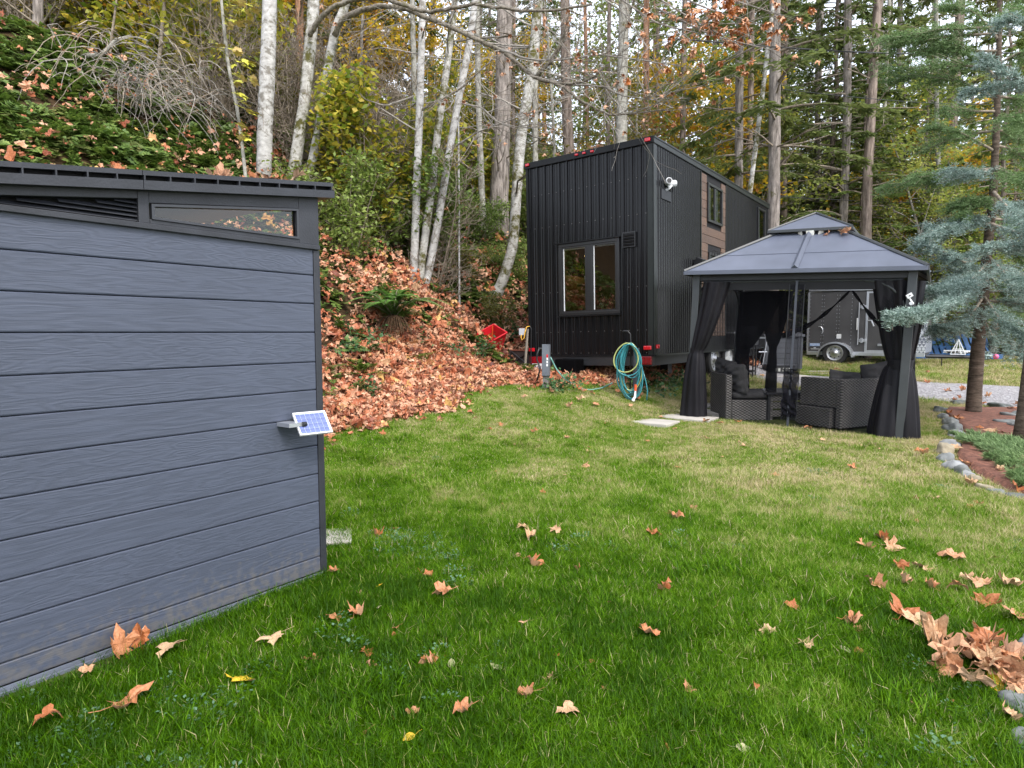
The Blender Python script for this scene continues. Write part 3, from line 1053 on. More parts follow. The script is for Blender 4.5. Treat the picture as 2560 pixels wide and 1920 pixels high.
def corr(mb, x0, x1, z0, z1, pitch, phase=0, side=False, h=.026, wtop=.014, wbase=.036, mid=True):
    xs = [x0]; ys = [0]
    k = math.floor((x0 - phase) / pitch) - 1
    pts = []
    while phase + k * pitch < x1 + pitch:
        c = phase + k * pitch
        pts += [(c - wbase / 2, 0), (c - wtop / 2, h), (c + wtop / 2, h), (c + wbase / 2, 0)]
        if mid:
            for q in (.33, .66):
                m_ = c + pitch * q
                pts += [(m_ - .012, 0), (m_, .004), (m_ + .012, 0)]
        k += 1
    def hy(x):
        return np.interp(x, [p[0] for p in pts], [p[1] for p in pts])
    xs = sorted({x0, x1} | {p[0] for p in pts if x0 < p[0] < x1})
    vs = []
    for x in xs:
        y = float(hy(x))
        a = (x, -y) if not side else (y, x)
        vs += [(a[0], a[1], z0), (a[0], a[1], z1)]
    mb.add(vs, [(2 * i, 2 * i + 2, 2 * i + 3, 2 * i + 1) for i in range(len(xs) - 1)])


wx0, wx1, wz0, wz1 = -1.81, -.60, .715, 2.00
mb = MB()
ph = -2.5 + .075
PT = .1585
for a in ((-HW + .02, wx0, 0, HH - .09), (wx1, -.06, 0, HH - .09), (wx0, wx1, 0, wz0), (wx0, wx1, wz1, HH - .09)):
    corr(mb, *a, PT, ph)
fp = mb.build('front_cladding', RIB, house)
mb = MB()
corr(mb, .06, 2.17, 0, HH - .10, .1, .1, side=True, h=.028, wtop=.03, wbase=.06, mid=False)
corr(mb, 3.64, HL - .02, 0, HH - .10, .1, .1, side=True, h=.028, wtop=.03, wbase=.06, mid=False)
mb.build('side_cladding', RIB, house)
# shell behind the cladding, with a hole for the front window
mb = MB()
mb.box(-HW, wx0 + .04, .005, .10, 0, HH); mb.box(wx1 - .04, -.005, .005, .10, 0, HH)
mb.box(wx0 + .04, wx1 - .04, .005, .10, 0, wz0 + .04); mb.box(wx0 + .04, wx1 - .04, .005, .10, wz1 - .04, HH)
mb.box(-HW, -HW + .08, .10, HL, 0, HH); mb.box(-.085, -.005, .10, HL, 0, HH); mb.box(-HW + .08, -.085, HL - .08, HL, 0, HH)
mb.box(-HW + .08, -.085, .10, HL - .08, 0, .08); mb.box(-HW + .08, -.085, .10, HL - .08, HH - .08, HH - .002)
mb.build('shell', HTR, house)
# screws
mb = MB()
for x in np.arange(-2.42, -.1, PT / 2):
    for z in (.035, .42, 1.15, 2.35, 2.95):
        if wx0 - .05 < x < wx1 + .05 and wz0 - .1 < z < wz1 + .1: continue
        mb.box(x - .005, x + .005, -.010, 0, z - .005, z + .005)
s_ = mb.build('screws', mat('screw_head', (.20, .19, .18), .4, metal=.6), house); s_['kind'] = 'stuff'
# corner, top and base trims
mb = MB()
mb.box(-.085, .026, -.026, -.001, 0, HH - .09); mb.box(.001, .028, -.026, .085, 0, HH - .09)
mb.build('corner_trim', GTR, house, bevel=.004)
MB().box(-HW - .02, -HW + .03, -.026, .06, 0, HH - .09).build('corner_trim', HTR, house, bevel=.004)
mb = MB(); mb.box(-HW - .04, .03, -.045, -.002, HH - .095, HH + .015); mb.build('roof_edge', HTR, house, bevel=.005)
mb = MB(); mb.box(.0, .045, -.04, HL + .02, HH - .10, HH + .0); mb.box(.0, .055, -.04, HL + .02, HH - .02, HH + .012); mb.build('roof_edge', GTR, house, bevel=.004)
MB().box(-HW - .03, .0, -.0, HL, HH + .0, HH + .013).build('roof', HTR, house)
MB().box(-HW, .03, -.032, -.003, -.022, .004).build('base_flashing', HTR, house)
MB().box(.003, .034, .03, HL, -.022, .004).build('base_flashing', GTR, house)
MB().box(2.170 - 2.17, .03, 2.165, 2.19, 0, HH - .1).build('vertical_trim', GTR, house)
MB().box(0, .03, 3.622, 3.645, 0, HH - .1).build('vertical_trim', GTR, house)
# marker lights
def lens(x, z, w_=.05, h_=.03, d=.03, y=-.045, nm='marker_light'):
    mb = MB(); mb.box(-w_, w_, -d, 0, -h_, h_)
    o = mb.build(nm, RED, house, bevel=.009); o.location = (x, y, z); return o
for x in (-1.407, -1.254, -1.095): lens(x, HH - .036, .030, .018)
lens(-.066, HH - .040, .048, .030); lens(-2.46, HH - .03, .040, .026)
lens(-.09, .118, .070, .033, y=-.026); lens(-2.44, .105, .065, .033, y=-.026)
mb = MB(); mb.box(0, .03, -.05, .05, -.034, .034); o = mb.build('marker_light', RED, house, bevel=.008); o.location = (.03, .07, .135)
REFM = mat('tail_lens', (.22, .004, .010), .25, var=.4, nscale=30, stretch=(3, 1, 1), coat=.4)
for x in (-.17, -2.33):
    mb = MB(); mb.box(-.155, .155, -.03, 0, -.07, .07)
    for k in range(5): mb.box(-.15 + k * .06, -.15 + k * .06 + .052, -.036, -.03, -.06, .06)
    o = mb.build('tail_light', REFM, house, bevel=.004); o.location = (x, -.018, -.095)
# chassis
CH = mat('black_chassis', (.012, .012, .013), .55, var=.3)
mb = MB(); mb.box(-2.16, -.02, -.02, .10, -.19, -.022); mb.build('bumper', mat('bumper_steel', (.028, .030, .033), .35, metal=.3), house, bevel=.006)
mb = MB(); mb.box(-2.28, -2.16, 0, HL, -.20, -.025); mb.box(-.30, -.18, .1, HL, -.20, -.025)
for k in range(9): mb.box(-2.16, -.30, .4 + k * .75, .48 + k * .75, -.14, -.03)
mb.build('chassis', CH, house)
mb = MB(); mb.box(-HW + .02, -.02, .12, HL, -.030, -.004); mb.build('underfloor', CH, house)


def wheel(parent, loc, r, wd, ang_axis='x', nm='wheel'):
    """wheel whose axle is along local x; outer face at +x or -x"""
    mb = MB(); c = (0, 0, 0)
    prof = [(r * .66, -wd / 2), (r * .93, -wd / 2), (r * .985, -wd * .38), (r, -wd * .2), (r, wd * .2), (r * .985, wd * .38), (r * .93, wd / 2), (r * .66, wd / 2)]
    mb.lathe(prof, 40, axis='x')
    w_ = mb.build(nm, TYRE, parent, smooth=False); w_.location = loc
    for sg in (1,):
        mb = MB()
        rp = [(r * .67, -wd / 2 + .005), (r * .67, wd / 2 - .004), (r * .62, wd / 2 + .004), (r * .60, wd / 2 - .02), (r * .52, wd / 2 - .035), (r * .30, wd / 2 - .015), (r * .18, wd / 2 - .01), (r * .17, wd / 2 + .03), (0, wd / 2 + .035)]
        mb.lathe(rp, 32, axis='x')
        rm = mb.build('rim', RIMM, w_, smooth=True)
    mb = MB()
    for k in range(8):
        th = k * math.pi / 4
        mb.lathe([(0, wd / 2 - .022), (r * .055, wd / 2 - .022), (r * .055, wd / 2 - .018), (0, wd / 2 - .017)], 10, c=(0, r * .43 * math.cos(th), r * .43 * math.sin(th)), axis='x')
    rh = mb.build('rim_holes', BLACKP, w_); rh['kind'] = 'stuff'
    return w_


TYRE = mat('tyre_rubber', (.022, .021, .020), .8, var=.3, nscale=12, bump=.4, bscale=30)
RIMM = mat('rim_steel', (.55, .56, .58), .3, metal=.7, var=.15)
for y in (3.08, 3.98):
    wheel(house, (-.12, y, -.175), .37, .22)
    wheel(house, (-HW + .25, y, -.175), .37, .22)
for x in (-1.95, -.62):                                           # rear axle group seen from behind below the floor
    MB().box(x - .08, x + .08, 1.9, 2.1, -.62, -.05).build('support_leg', CH, house)
mb = MB(); mb.tube([(-2.3, 3.08, -.2), (-.15, 3.08, -.2)], .05, 10); mb.tube([(-2.3, 3.98, -.2), (-.15, 3.98, -.2)], .05, 10)
mb.build('axle', CH, house)

# front window
WF = mat('window_frame_black', (.010, .010, .011), .32, var=.2, spec=.6)
mb = MB()
wx = (wx0 + .03, wx1 - .03)
F0, F1 = -.045, .03
mb.box(wx0, wx1, F0, F1, wz1 - .055, wz1); mb.box(wx0, wx1, F0, F1, wz0, wz0 + .055)
mb.box(wx0, wx0 + .055, F0, F1, wz0 + .055, wz1 - .055); mb.box(wx1 - .055, wx1, F0, F1, wz0 + .055, wz1 - .055)
mb.box(-1.245, -1.135, F0 + .008, F1, wz0 + .055, wz1 - .055)
wfr = mb.build('window_frame', WF, house, bevel=.004)
mb = MB(); mb.box(wx0 - .045, wx1 + .02, F0 - .03, -.0, wz1 + .002, wz1 + .022); mb.build('window_head', HTR, house)
mb = MB(); mb.box(wx0 - .02, wx1 + .02, F0 - .03, -.0, wz0 - .024, wz0 - .002); mb.build('window_sill', HTR, house)
for (a, b) in ((wx0 + .055, -1.245), (-1.135, wx1 - .055)):
    mb = MB(); s = .028
    zz0, zz1 = wz0 + .055, wz1 - .055
    mb.box(a, b, F0 + .012, .02, zz0, zz0 + s); mb.box(a, b, F0 + .012, .02, zz1 - s, zz1)
    mb.box(a, a + s, F0 + .012, .02, zz0 + s, zz1 - s); mb.box(b - s, b, F0 + .012, .02, zz0 + s, zz1 - s)
    sash = mb.build('sash', WF, house)
    MB().add([(a + s, -.012, zz0 + s), (b - s, -.012, zz0 + s), (b - s, -.012, zz1 - s), (a + s, -.012, zz1 - s)], [(0, 1, 2, 3)]).build('pane', GLASS, sash)
    mb = MB(); mb.box(a + s, a + s + .015, -.019, -.004, zz0 + s, zz1 - s); mb.box(a + s + .016, b - s, .008, .06, zz1 - s - .022, zz1 - s); mb.build('inner_liner', WHITE, sash)
# room behind the window
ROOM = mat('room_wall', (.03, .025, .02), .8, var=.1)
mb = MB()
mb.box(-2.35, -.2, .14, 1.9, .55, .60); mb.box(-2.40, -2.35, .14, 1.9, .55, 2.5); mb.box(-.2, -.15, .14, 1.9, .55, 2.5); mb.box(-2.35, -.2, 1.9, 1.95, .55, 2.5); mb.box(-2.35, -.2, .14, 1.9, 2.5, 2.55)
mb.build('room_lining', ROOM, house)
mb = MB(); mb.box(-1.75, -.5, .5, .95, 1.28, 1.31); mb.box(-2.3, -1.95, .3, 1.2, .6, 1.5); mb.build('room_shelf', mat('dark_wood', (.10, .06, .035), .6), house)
lm, ln, lb = newmat('warm_lamp'); lb.inputs['Emission Color'].default_value = (1, .62, .2, 1); lb.inputs['Emission Strength'].default_value = 26
mb = MB(); mb.lathe([(.0, .08), (.05, .07), (.08, 0), (.0, -.01)], 14); o = mb.build('room_lamp', lm, house); o.location = (-1.63, .75, 1.86)
n_ = 160
th = RNG.uniform(0, 6.28, n_); el = RNG.uniform(-.2, 1.3, n_); rr = RNG.uniform(.02, .18, n_)
Pp = np.stack([-1.55 + rr * np.cos(th), .45 + rr * np.sin(th), 1.50 + rr * np.sin(el) * 1.2], 1)
Dp = np.stack([np.cos(th), np.sin(th), RNG.uniform(-.4, .8, n_)], 1)
quads_mesh('room_plant', cards(Pp, Dp, RNG.uniform(.06, .13, n_), .035), leafmat('house_plant', [(0, (.05, .12, .02)), (1, (.25, .35, .06))]), house)
mb = MB(); mb.lathe([(.05, 1.31), (.07, 1.46), (.06, 1.46), (.045, 1.33)], 14, c=(-1.55, .55, 0)); mb.build('plant_pot', WHITE, house)

# louvred wall vent
mb = MB(); mb.box(-.535, -.298, -.03, -.022, 1.818, 2.069); vt = mb.build('wall_vent', WF, house, bevel=.003)
mb = MB(); mb.box(-.535, -.298, -.05, -.03, 2.052, 2.072); mb.box(-.535, -.298, -.05, -.03, 1.818, 1.834); mb.box(-.535, -.519, -.05, -.03, 1.834, 2.052); mb.box(-.314, -.298, -.05, -.03, 1.834, 2.052)
mb.build('vent_rim', WF, vt)
for k in range(4):
    z = 1.842 + k * .053
    mb = MB(); mb.prism([(-.032, z + .034), (-.062, z + .006), (-.060, z), (-.03, z + .028)], 'x', -.517, -.316); mb.build('slat', HTR, vt)

# wood-clad strip on the long side with two windows
WOOD = [woodgrain('wood_plank_%d' % k, c, d, .55, scale=6, sx=1) for k, (c, d) in enumerate([((.150, .088, .056), (.085, .050, .034)), ((.175, .105, .068), (.10, .06, .04)), ((.13, .078, .052), (.075, .046, .032))])]
bz = [.30 + k * .1645 for k in range(20)]
for k in range(len(bz) - 1):
    z0, z1 = bz[k], min(bz[k + 1], HH - .10)
    if z0 >= HH - .11: break
    segs = [(2.19, 3.622)]
    for (a, b, c, d) in ((2.50, 3.36, 2.54, 3.29), (2.56, 3.36, 1.35, 1.95)):
        if z0 < d and z1 > c:
            segs = [(2.19, a), (b, 3.622)]
    for (a, b) in segs:
        mb = MB(); mb.box(.001, .022, a, b, z0 + .003, z1 - .003); mb.build('wood_plank', WOOD[k % 3], house, bevel=.003)
mb = MB(); mb.box(.0005, .006, 2.19, 3.622, 0.28, HH - .1); mb.build('batten', DARK, house)
mb = MB(); mb.box(.0, .02, 2.19, 3.622, 0.0, .296); mb.build('skirt_panel', HTR, house)
PALE = mat('pale_blind', (.55, .57, .60), .6, var=.12)
for (a, b, c, d, two) in ((2.50, 3.36, 2.54, 3.29, 1), (2.56, 3.36, 1.35, 1.95, 1), (5.95, 6.60, 2.58, 3.35, 0)):
    t_ = .05
    mb = MB(); y0, y1, z0, z1 = a, b, c, d
    mb.box(.006, .055, y0, y1, z1 - t_, z1); mb.box(.006, .055, y0, y1, z0, z0 + t_); mb.box(.006, .055, y0, y0 + t_, z0 + t_, z1 - t_); mb.box(.006, .055, y1 - t_, y1, z0 + t_, z1 - t_)
    if two: mb.box(.010, .045, (y0 + y1) / 2 - .04, (y0 + y1) / 2 + .04, z0 + t_, z1 - t_)
    w_ = mb.build('side_window', WF, house, bevel=.003)
    MB().add([(.030, y0 + t_, z0 + t_), (.030, y1 - t_, z0 + t_), (.030, y1 - t_, z1 - t_), (.030, y0 + t_, z1 - t_)], [(0, 1, 2, 3)]).build('pane', GLASS, w_)
    mb = MB()
    ys = [y0 + t_ + .02, (y0 + y1) / 2 + .06] if two else [y0 + t_ + .02]
    for yy in ys: mb.box(.008, .022, yy, yy + .16, z0 + t_, z1 - t_)
    mb.build('blind', PALE, w_)
# door side details seen through the netting: glass door and an awning bar
mb = MB(); mb.box(.022, .05, 4.55, 4.72, .35, 2.05); mb.build('light_strip', PALE, house)
mb = MB(); mb.box(.022, .07, 4.1, 4.5, 2.02, 2.10); mb.build('door_head', HTR, house)
# wire trellis hung on the wood strip
mb = MB()
for y in np.linspace(2.7, 3.5, 6): mb.tube([(.06, y, .30), (.06, y, 2.0)], .006, 4)
for z in np.linspace(.38, 2.0, 9): mb.tube([(.066, 2.65, z), (.066, 3.55, z)], .005, 4)
mb.build('wire_trellis', BLACKP, house)


def on_house(p):
    R = Matrix.Rotation(HOUSE_A, 4, 'Z') @ Matrix.Rotation(HOUSE_LEAN, 4, 'Y')
    return tuple(R @ Vector(p) + Vector(HOUSE_O))


# twin-headed white camera on a black plate
cm = thing('security_camera', 'white twin-head security camera and lamp on a black plate high on the house corner', 'camera', on_house((.045, .47, 2.80)), HOUSE_A, ry=HOUSE_LEAN)
MB().box(-.025, -.005, -.20, .20, -.19, -.02).build('mount_plate', mat('plate_black', (.012, .013, .016), .5), cm, bevel=.006)
mb = MB(); mb.tube([(-.01, 0, -.02), (.04, 0, .0), (.05, -.05, .06)], .02, 8); mb.tube([(.04, 0, .0), (.06, .07, .06)], .018, 8); mb.build('bracket', WHITE, cm)
for dy, hx in ((-.075, -.35), (.105, .5)):
    mb = MB(); d = np.array([.62, -.7 + hx * .3 + (1.1 if dy > 0 else 0), .05]); d /= np.linalg.norm(d)
    c = np.array([.06, dy, .10])
    mb.tube([c - d * .07, c - d * .065, c + d * .05, c + d * .06], [.035, .052, .056, .05], 14)
    hd = mb.build('camera_head', WHITE, cm, smooth=False)
    mb = MB(); mb.tube([c + d * .058, c + d * .066], [.042, .040], 14); mb.build('lens', BLACKP if dy < 0 else WHITE, hd)
# black flood light lower on the corner
fl = thing('flood_light', 'small black flood light on the house wall just above the gazebo roof corner', 'flood light', on_house((.03, 1.78, 1.70)), HOUSE_A, ry=HOUSE_LEAN)
mb = MB(); mb.box(0, .10, -.03, .03, -.03, .03); mb.build('bracket', BLACKP, fl)
R = Euler((0, rad(25), 0)).to_matrix(); mb = MB(); mb.box(.06, .20, -.13, .13, -.07, .10, R=R); mb.build('lamp_housing', BLACKP, fl, bevel=.01)

# ---------------------------------------------------------------- text
def text(s, size, m, parent, loc, rot, nm='lettering', depth=.001):
    c = bpy.data.curves.new(nm, 'FONT'); c.body = s; c.size = size; c.extrude = depth; c.align_x = 'CENTER'; c.align_y = 'CENTER'
    c.materials.append(m)
    t_ = bpy.data.objects.new(nm, c); COL.objects.link(t_)
    bpy.context.view_layer.update()
    me = bpy.data.meshes.new_from_object(t_.evaluated_get(bpy.context.evaluated_depsgraph_get()))
    bpy.data.objects.remove(t_)
    o = bpy.data.objects.new(nm, me); COL.objects.link(o); o.parent = parent; o.location = loc; o.rotation_euler = rot
    return o


INK = mat('plate_ink', (.02, .03, .09), .6)
pm = thing('number_plate', 'white number plate hanging below the left tail light of the tiny house', 'number plate', on_house((-2.27, -.05, -.235)), HOUSE_A, ry=HOUSE_LEAN)
MB().box(-.155, .155, -.004, .004, -.08, .08).build('plate', mat('plate_white', (.70, .72, .72), .5), pm, bevel=.004)
text('RM97', .115, INK, pm, (-.03, -.006, -.005), (math.pi / 2, 0, 0))
MB().box(-.16, .16, .004, .02, .06, .16).build('plate_bracket', CH, pm)

# ---------------------------------------------------------------- GAZEBO
gaz = thing('gazebo', 'black metal hardtop gazebo with tiered roof, dark curtains and mosquito netting', 'gazebo', GAZ_O, GAZ_A, ry=GAZ_LEAN)
GA, GB, ZE, ZA, PS, PB = 1.5, 1.42, 2.342, 3.275, 1.344, 1.275
GR = mat('gazebo_roof_steel', (.095, .107, .142), .40, var=.12, nscale=3, spec=.5)
GF = mat('gazebo_frame', (.040, .045, .048), .45, var=.12)
GD = mat('gazebo_frame_dark', (.018, .019, .022), .5, var=.15)
FZ = 0.19                                                           # floor
NECK_A, NECK_B, NECK_Z = .46, .44, 2.93
def quadpanel(nm, a, b, c, d, th=.006, m=GR, parent=gaz):
    mb = MB()
    P4 = [np.array(p, float) for p in (a, b, c, d)]
    nrm = np.cross(P4[1] - P4[0], P4[3] - P4[0]); nrm = nrm / np.linalg.norm(nrm)
    mb.add([tuple(p) for p in P4] + [tuple(p - nrm * th) for p in P4], [(0, 1, 2, 3), (7, 6, 5, 4), (0, 4, 5, 1), (1, 5, 6, 2), (2, 6, 7, 3), (3, 7, 4, 0)])
    return mb.build(nm, m, parent)
corners = [(-GA, -GB), (GA, -GB), (GA, GB), (-GA, GB)]
nk = [(-NECK_A, -NECK_B), (NECK_A, -NECK_B), (NECK_A, NECK_B), (-NECK_A, NECK_B)]
lerp = lambda p, q, t: tuple(np.array(p) + (np.array(q) - np.array(p)) * t)
for i in range(4):
    j = (i + 1) % 4
    e0, e1 = (*corners[i], ZE), (*corners[j], ZE)
    n0, n1 = (*nk[i], NECK_Z), (*nk[j], NECK_Z)
    em, nm_ = lerp(e0, e1, .5), lerp(n0, n1, .5)
    for (a, b, c, d) in ((e0, em, nm_, n0), (em, e1, n1, nm_)):
        # each half side is a lower and an upper sheet, the upper lapping over the lower
        tsp = .42
        quadpanel('roof_panel', a, b, lerp(b, c, tsp), lerp(a, d, tsp))
        up = lambda p: (p[0], p[1], p[2] + .007)
        quadpanel('roof_panel', up(lerp(a, d, tsp - .01)), up(lerp(b, c, tsp - .01)), up(c), up(d))
    mb = MB(); mb.tube([np.array(em) + (0, 0, .012), np.array(nm_) + (0, 0, .022)], .042, 4); mb.build('roof_rib', GR, gaz)
    mb = MB(); mb.tube([np.array(e0) + (0, 0, .0), np.array(n0) + (0, 0, .016)], .026, 6); mb.build('hip_rib', GF, gaz)
    # eave fascia
    d = np.array(e1) - np.array(e0); L = np.linalg.norm(d); ang = math.atan2(d[1], d[0])
    mb = MB(); mb.box(0, L, -.012, .02, -.055, .004, R=Matrix.Rotation(ang, 3, 'Z'), o=e0); mb.build('eave_fascia', GR if i in (0,) else GF, gaz, bevel=.003)
    # lintel beam between posts with curtain rails
    p0, p1 = np.array([corners[i][0] * PS / GA, corners[i][1] * PB / GB, 0]), np.array([corners[j][0] * PS / GA, corners[j][1] * PB / GB, 0])
    mb = MB(); mb.box(0, np.linalg.norm(p1 - p0), -.02, .02, ZE - .13, ZE - .03, R=Matrix.Rotation(ang, 3, 'Z'), o=tuple(p0)); mb.build('lintel', GD, gaz)
    mb = MB(); mb.tube([p0 + (0, 0, ZE - .155) + d / L * .1, p1 + (0, 0, ZE - .155) - d / L * .1], .009, 6); mb.build('curtain_rail', GF, gaz)
    # rafter under the roof
    mb = MB(); mb.tube([(p0[0], p0[1], ZE - .05), (nk[i][0], nk[i][1], NECK_Z - .04)], .025, 6); mb.build('rafter', GD, gaz)
    # arched corner braces
    for (q0, q1) in ((p0, p1), (p1, p0)):
        dd = unit(q1 - q0)
        pts = [q0 + dd * (.045 + .47 * (1 - math.cos(a))) + np.array([0, 0, ZE - .60 + .44 * math.sin(a)]) for a in np.linspace(0, math.pi / 2, 12)]
        mb = MB(); mb.tube(pts, .014, 6); mb.build('arch_brace', GF, gaz)
# posts
for (x, y) in corners:
    x *= PS / GA; y *= PB / GB
    mb = MB(); mb.box(x - .05, x + .05, y - .05, y + .05, FZ - .1, ZE - .03); mb.build('post', GF, gaz, bevel=.005)
# upper roof tier
UA, UB, UZ = .56, .52, 2.985
uc = [(-UA, -UB), (UA, -UB), (UA, UB), (-UA, UB)]
for i in range(4):
    j = (i + 1) % 4
    a, b = (*uc[i], UZ), (*uc[j], UZ)
    mb = MB(); ap = (0, 0, ZA)
    mb.add([a, b, ap, (a[0], a[1], a[2] - .006), (b[0], b[1], b[2] - .006), (0, 0, ZA - .006)], [(0, 1, 2), (5, 4, 3), (0, 3, 4, 1)])
    mb.build('top_roof_panel', GR, gaz)
    mb = MB(); mb.tube([a, (0, 0, ZA + .01)], .018, 6); mb.build('top_hip_rib', GF, gaz)
    d = np.array(b) - np.array(a); L = np.linalg.norm(d); ang = math.atan2(d[1], d[0])
    mb = MB(); mb.box(0, L, -.008, .014, -.035, .003, R=Matrix.Rotation(ang, 3, 'Z'), o=a); mb.build('top_fascia', GF, gaz)
    mb = MB(); mb.tube([(nk[i][0] * .9, nk[i][1] * .9, NECK_Z - .05), (nk[i][0] * .9, nk[i][1] * .9, UZ + .05)], .018, 6); mb.build('neck_post', GD, gaz)
mb = MB(); mb.box(-.44, .44, -.42, .42, UZ - .02, UZ + .0); mb.build('top_ceiling', GD, gaz)


def net_mat(name, col, opac):
    m, n, b = newmat(name)
    n.nodes.remove(b)
    tr = N(n, 'ShaderNodeBsdfTransparent'); df = N(n, 'ShaderNodeBsdfDiffuse'); df.inputs[0].default_value = (*col, 1)
    mx = N(n, 'ShaderNodeMixShader')
    tc = N(n, 'ShaderNodeTexCoord'); mp = N(n, 'ShaderNodeMapping'); mp.inputs['Scale'].default_value = (5, 5, .6)
    nz = N(n, 'ShaderNodeTexNoise'); nz.inputs['Scale'].default_value = 2
    n.links.new(tc.outputs['Object'], mp.inputs[0]); n.links.new(mp.outputs[0], nz.inputs['Vector'])
    mr = N(n, 'ShaderNodeMapRange'); mr.inputs['To Min'].default_value = opac - .12; mr.inputs['To Max'].default_value = opac + .12
    n.links.new(nz.outputs['Fac'], mr.inputs['Value'])
    n.links.new(mr.outputs[0], mx.inputs[0]); n.links.new(tr.outputs[0], mx.inputs[1]); n.links.new(df.outputs[0], mx.inputs[2])
    n.links.new(mx.outputs[0], n.nodes['Material Output'].inputs[0])
    return m


NET = net_mat('mosquito_net', (.010, .010, .012), .29)
NET2 = net_mat('bunched_net', (.010, .010, .013), .86)
CURT = mat('curtain_fabric', (.0075, .007, .0095), .55, var=.25, nscale=5, spec=.22, bump=.2, bscale=60)


def netpanel(x0, x1, y, z0, z1, amp, ph, axis='x', m=NET, nm='netting', nu=46):
    mb = MB()
    def fn(u, v):
        x = x0 + (x1 - x0) * u
        yy = y + amp * math.sin(u * 30 + ph + 2 * math.sin(v * 2)) * (.4 + .6 * (1 - v)) + amp * .5 * math.sin(u * 71 + ph)
        z = z0 + (z1 - z0) * v
        return (x, yy, z) if axis == 'x' else (yy, x, z)
    mb.grid(fn, nu, 6)
    return mb.build(nm, m, gaz, smooth=True)


netpanel(-1.20, .02, -1.262, FZ, ZE - .15, .008, 0)
netpanel(.035, 1.22, -1.262, FZ, ZE - .15, .008, 2)
netpanel(-1.22, 1.22, -1.345, FZ, ZE - .15, .010, 1, axis='y')      # side towards the house
mb = MB(); mb.box(-1.25, 1.25, -1.275, -1.255, ZE - .27, ZE - .13); mb.build('valance', mat('valance_fabric', (.010, .010, .012), .8), gaz)
# double net edges and zip in the middle of the near side, gathered in folds low down
mb = MB(); mb.box(-.075, -.065, -1.285, -1.275, FZ + .1, ZE - .2); mb.box(.115, .125, -1.285, -1.275, FZ + .1, ZE - .2); mb.build('net_binding', GD, gaz)
mb = MB(); mb.box(.005, .035, -1.292, -1.275, FZ, ZE - .15); mb.build('zip', mat('zip_tape', (.05, .055, .07), .5), gaz)
netpanel(-.07, .12, -1.280, FZ + .1, ZE - .2, .012, 4, m=net_mat('net_edge', (.02, .02, .025), .45), nu=24)
mb = MB()
def ruffle(u, v):
    x = -.075 + .19 * u + .012 * math.sin(v * 17)
    return (x, -1.300 + .010 * math.sin(u * 9 + v * 34 + 3 * math.sin(v * 7)) - .006 * math.sin(u * 19 - v * 21), .34 + .66 * v)
mb.grid(ruffle, 18, 50); mb.build('gathered_net', NET2, gaz, smooth=True)


def curtain(cx, cy, ax, top, tie, bot, ztop, ztie, zbot, folds, nm='curtain', m=CURT, seed=0, dy=.10, parent=gaz):
    """gathered cloth: (offset, half width) at top, tie and bottom, along direction ax; dy half depth of the folds"""
    r = random.Random(seed)
    phs = [r.uniform(0, 6.28) for _ in range(6)]
    a = np.array(ax, float); a = a / np.linalg.norm(a); b = np.array([-a[1], a[0]])
    nu, nv = 150, 44
    mb = MB()
    def fn(u, v):
        z = zbot + (ztop - zbot) * v
        if z > ztie:
            t = (z - ztie) / (ztop - ztie); k = t ** .62
            off = tie[0] + (top[0] - tie[0]) * t ** .8; hw = tie[1] + (top[1] - tie[1]) * k; d_ = dy * (.34 + .66 * k)
        else:
            t = (ztie - z) / (ztie - zbot); k = t ** .5
            off = tie[0] + (bot[0] - tie[0]) * k; hw = tie[1] + (bot[1] - tie[1]) * k; d_ = dy * (.34 + .75 * k)
        th = 2 * math.pi * u
        w1 = math.sin(folds * th + phs[0] + 1.1 * math.sin(2.2 * v + phs[1])) * .5 + math.sin((folds * 2 + 1) * th + phs[2] + 2 * v) * .25 + .3 * math.sin(3 * th + phs[3] - 4 * v)
        s = 1 + .30 * w1
        hem = .035 * math.sin(th * 2 + phs[4]) * (1 - v) ** 6
        p = a * (off + hw * math.cos(th) * (1 + .08 * w1)) + b * (d_ * math.sin(th) * s + .02 * math.sin(5 * v + phs[5]))
        return (cx + p[0], cy + p[1], z + hem)
    mb.grid(fn, nu, nv)
    c = mb.build(nm, m, parent, smooth=True)
    # tie band
    mb = MB()
    pc = a * tie[0]
    mb.grid(lambda u, v: (cx + pc[0] + a[0] * (tie[1] + .016) * math.cos(6.2832 * u) + b[0] * (dy * .40 + .012) * math.sin(6.2832 * u), cy + pc[1] + a[1] * (tie[1] + .016) * math.cos(6.2832 * u) + b[1] * (dy * .40 + .012) * math.sin(6.2832 * u), ztie - .06 + .12 * v + .008 * math.sin(6.28 * u)), 40, 3)
    mb.build('tie_band', m, c, smooth=True)
    return c


ZT = ZE - .16
curtain(-1.29, -1.295, (1, 0), (.24, .19), (.0, .085), (-.01, .20), ZT, 1.17, FZ - .02, 4, seed=1, dy=.12)
curtain(1.27, -1.16, (1, 0), (-.15, .23), (.0, .115), (.0, .30), ZT, 1.13, FZ - .02, 5, seed=2, dy=.15)
curtain(1.38, -1.02, (0, 1), (.10, .22), (.02, .10), (.05, .24), ZT, 1.13, FZ - .01, 4, seed=5, dy=.08)
curtain(1.34, 1.16, (0, 1), (-.14, .16), (.0, .10), (.05, .26), ZT, 1.15, FZ + .05, 6, seed=3, dy=.11)
curtain(-1.28, 1.20, (1, -.4), (.38, .42), (.06, .12), (.05, .15), ZT, 1.15, FZ + .02, 7, seed=4, dy=.12, m=NET2)
curtain(-.75, 1.22, (1, 0), (.02, .26), (.02, .05), (.02, .10), ZT, 1.2, FZ + .2, 6, seed=14, dy=.07, m=NET2)


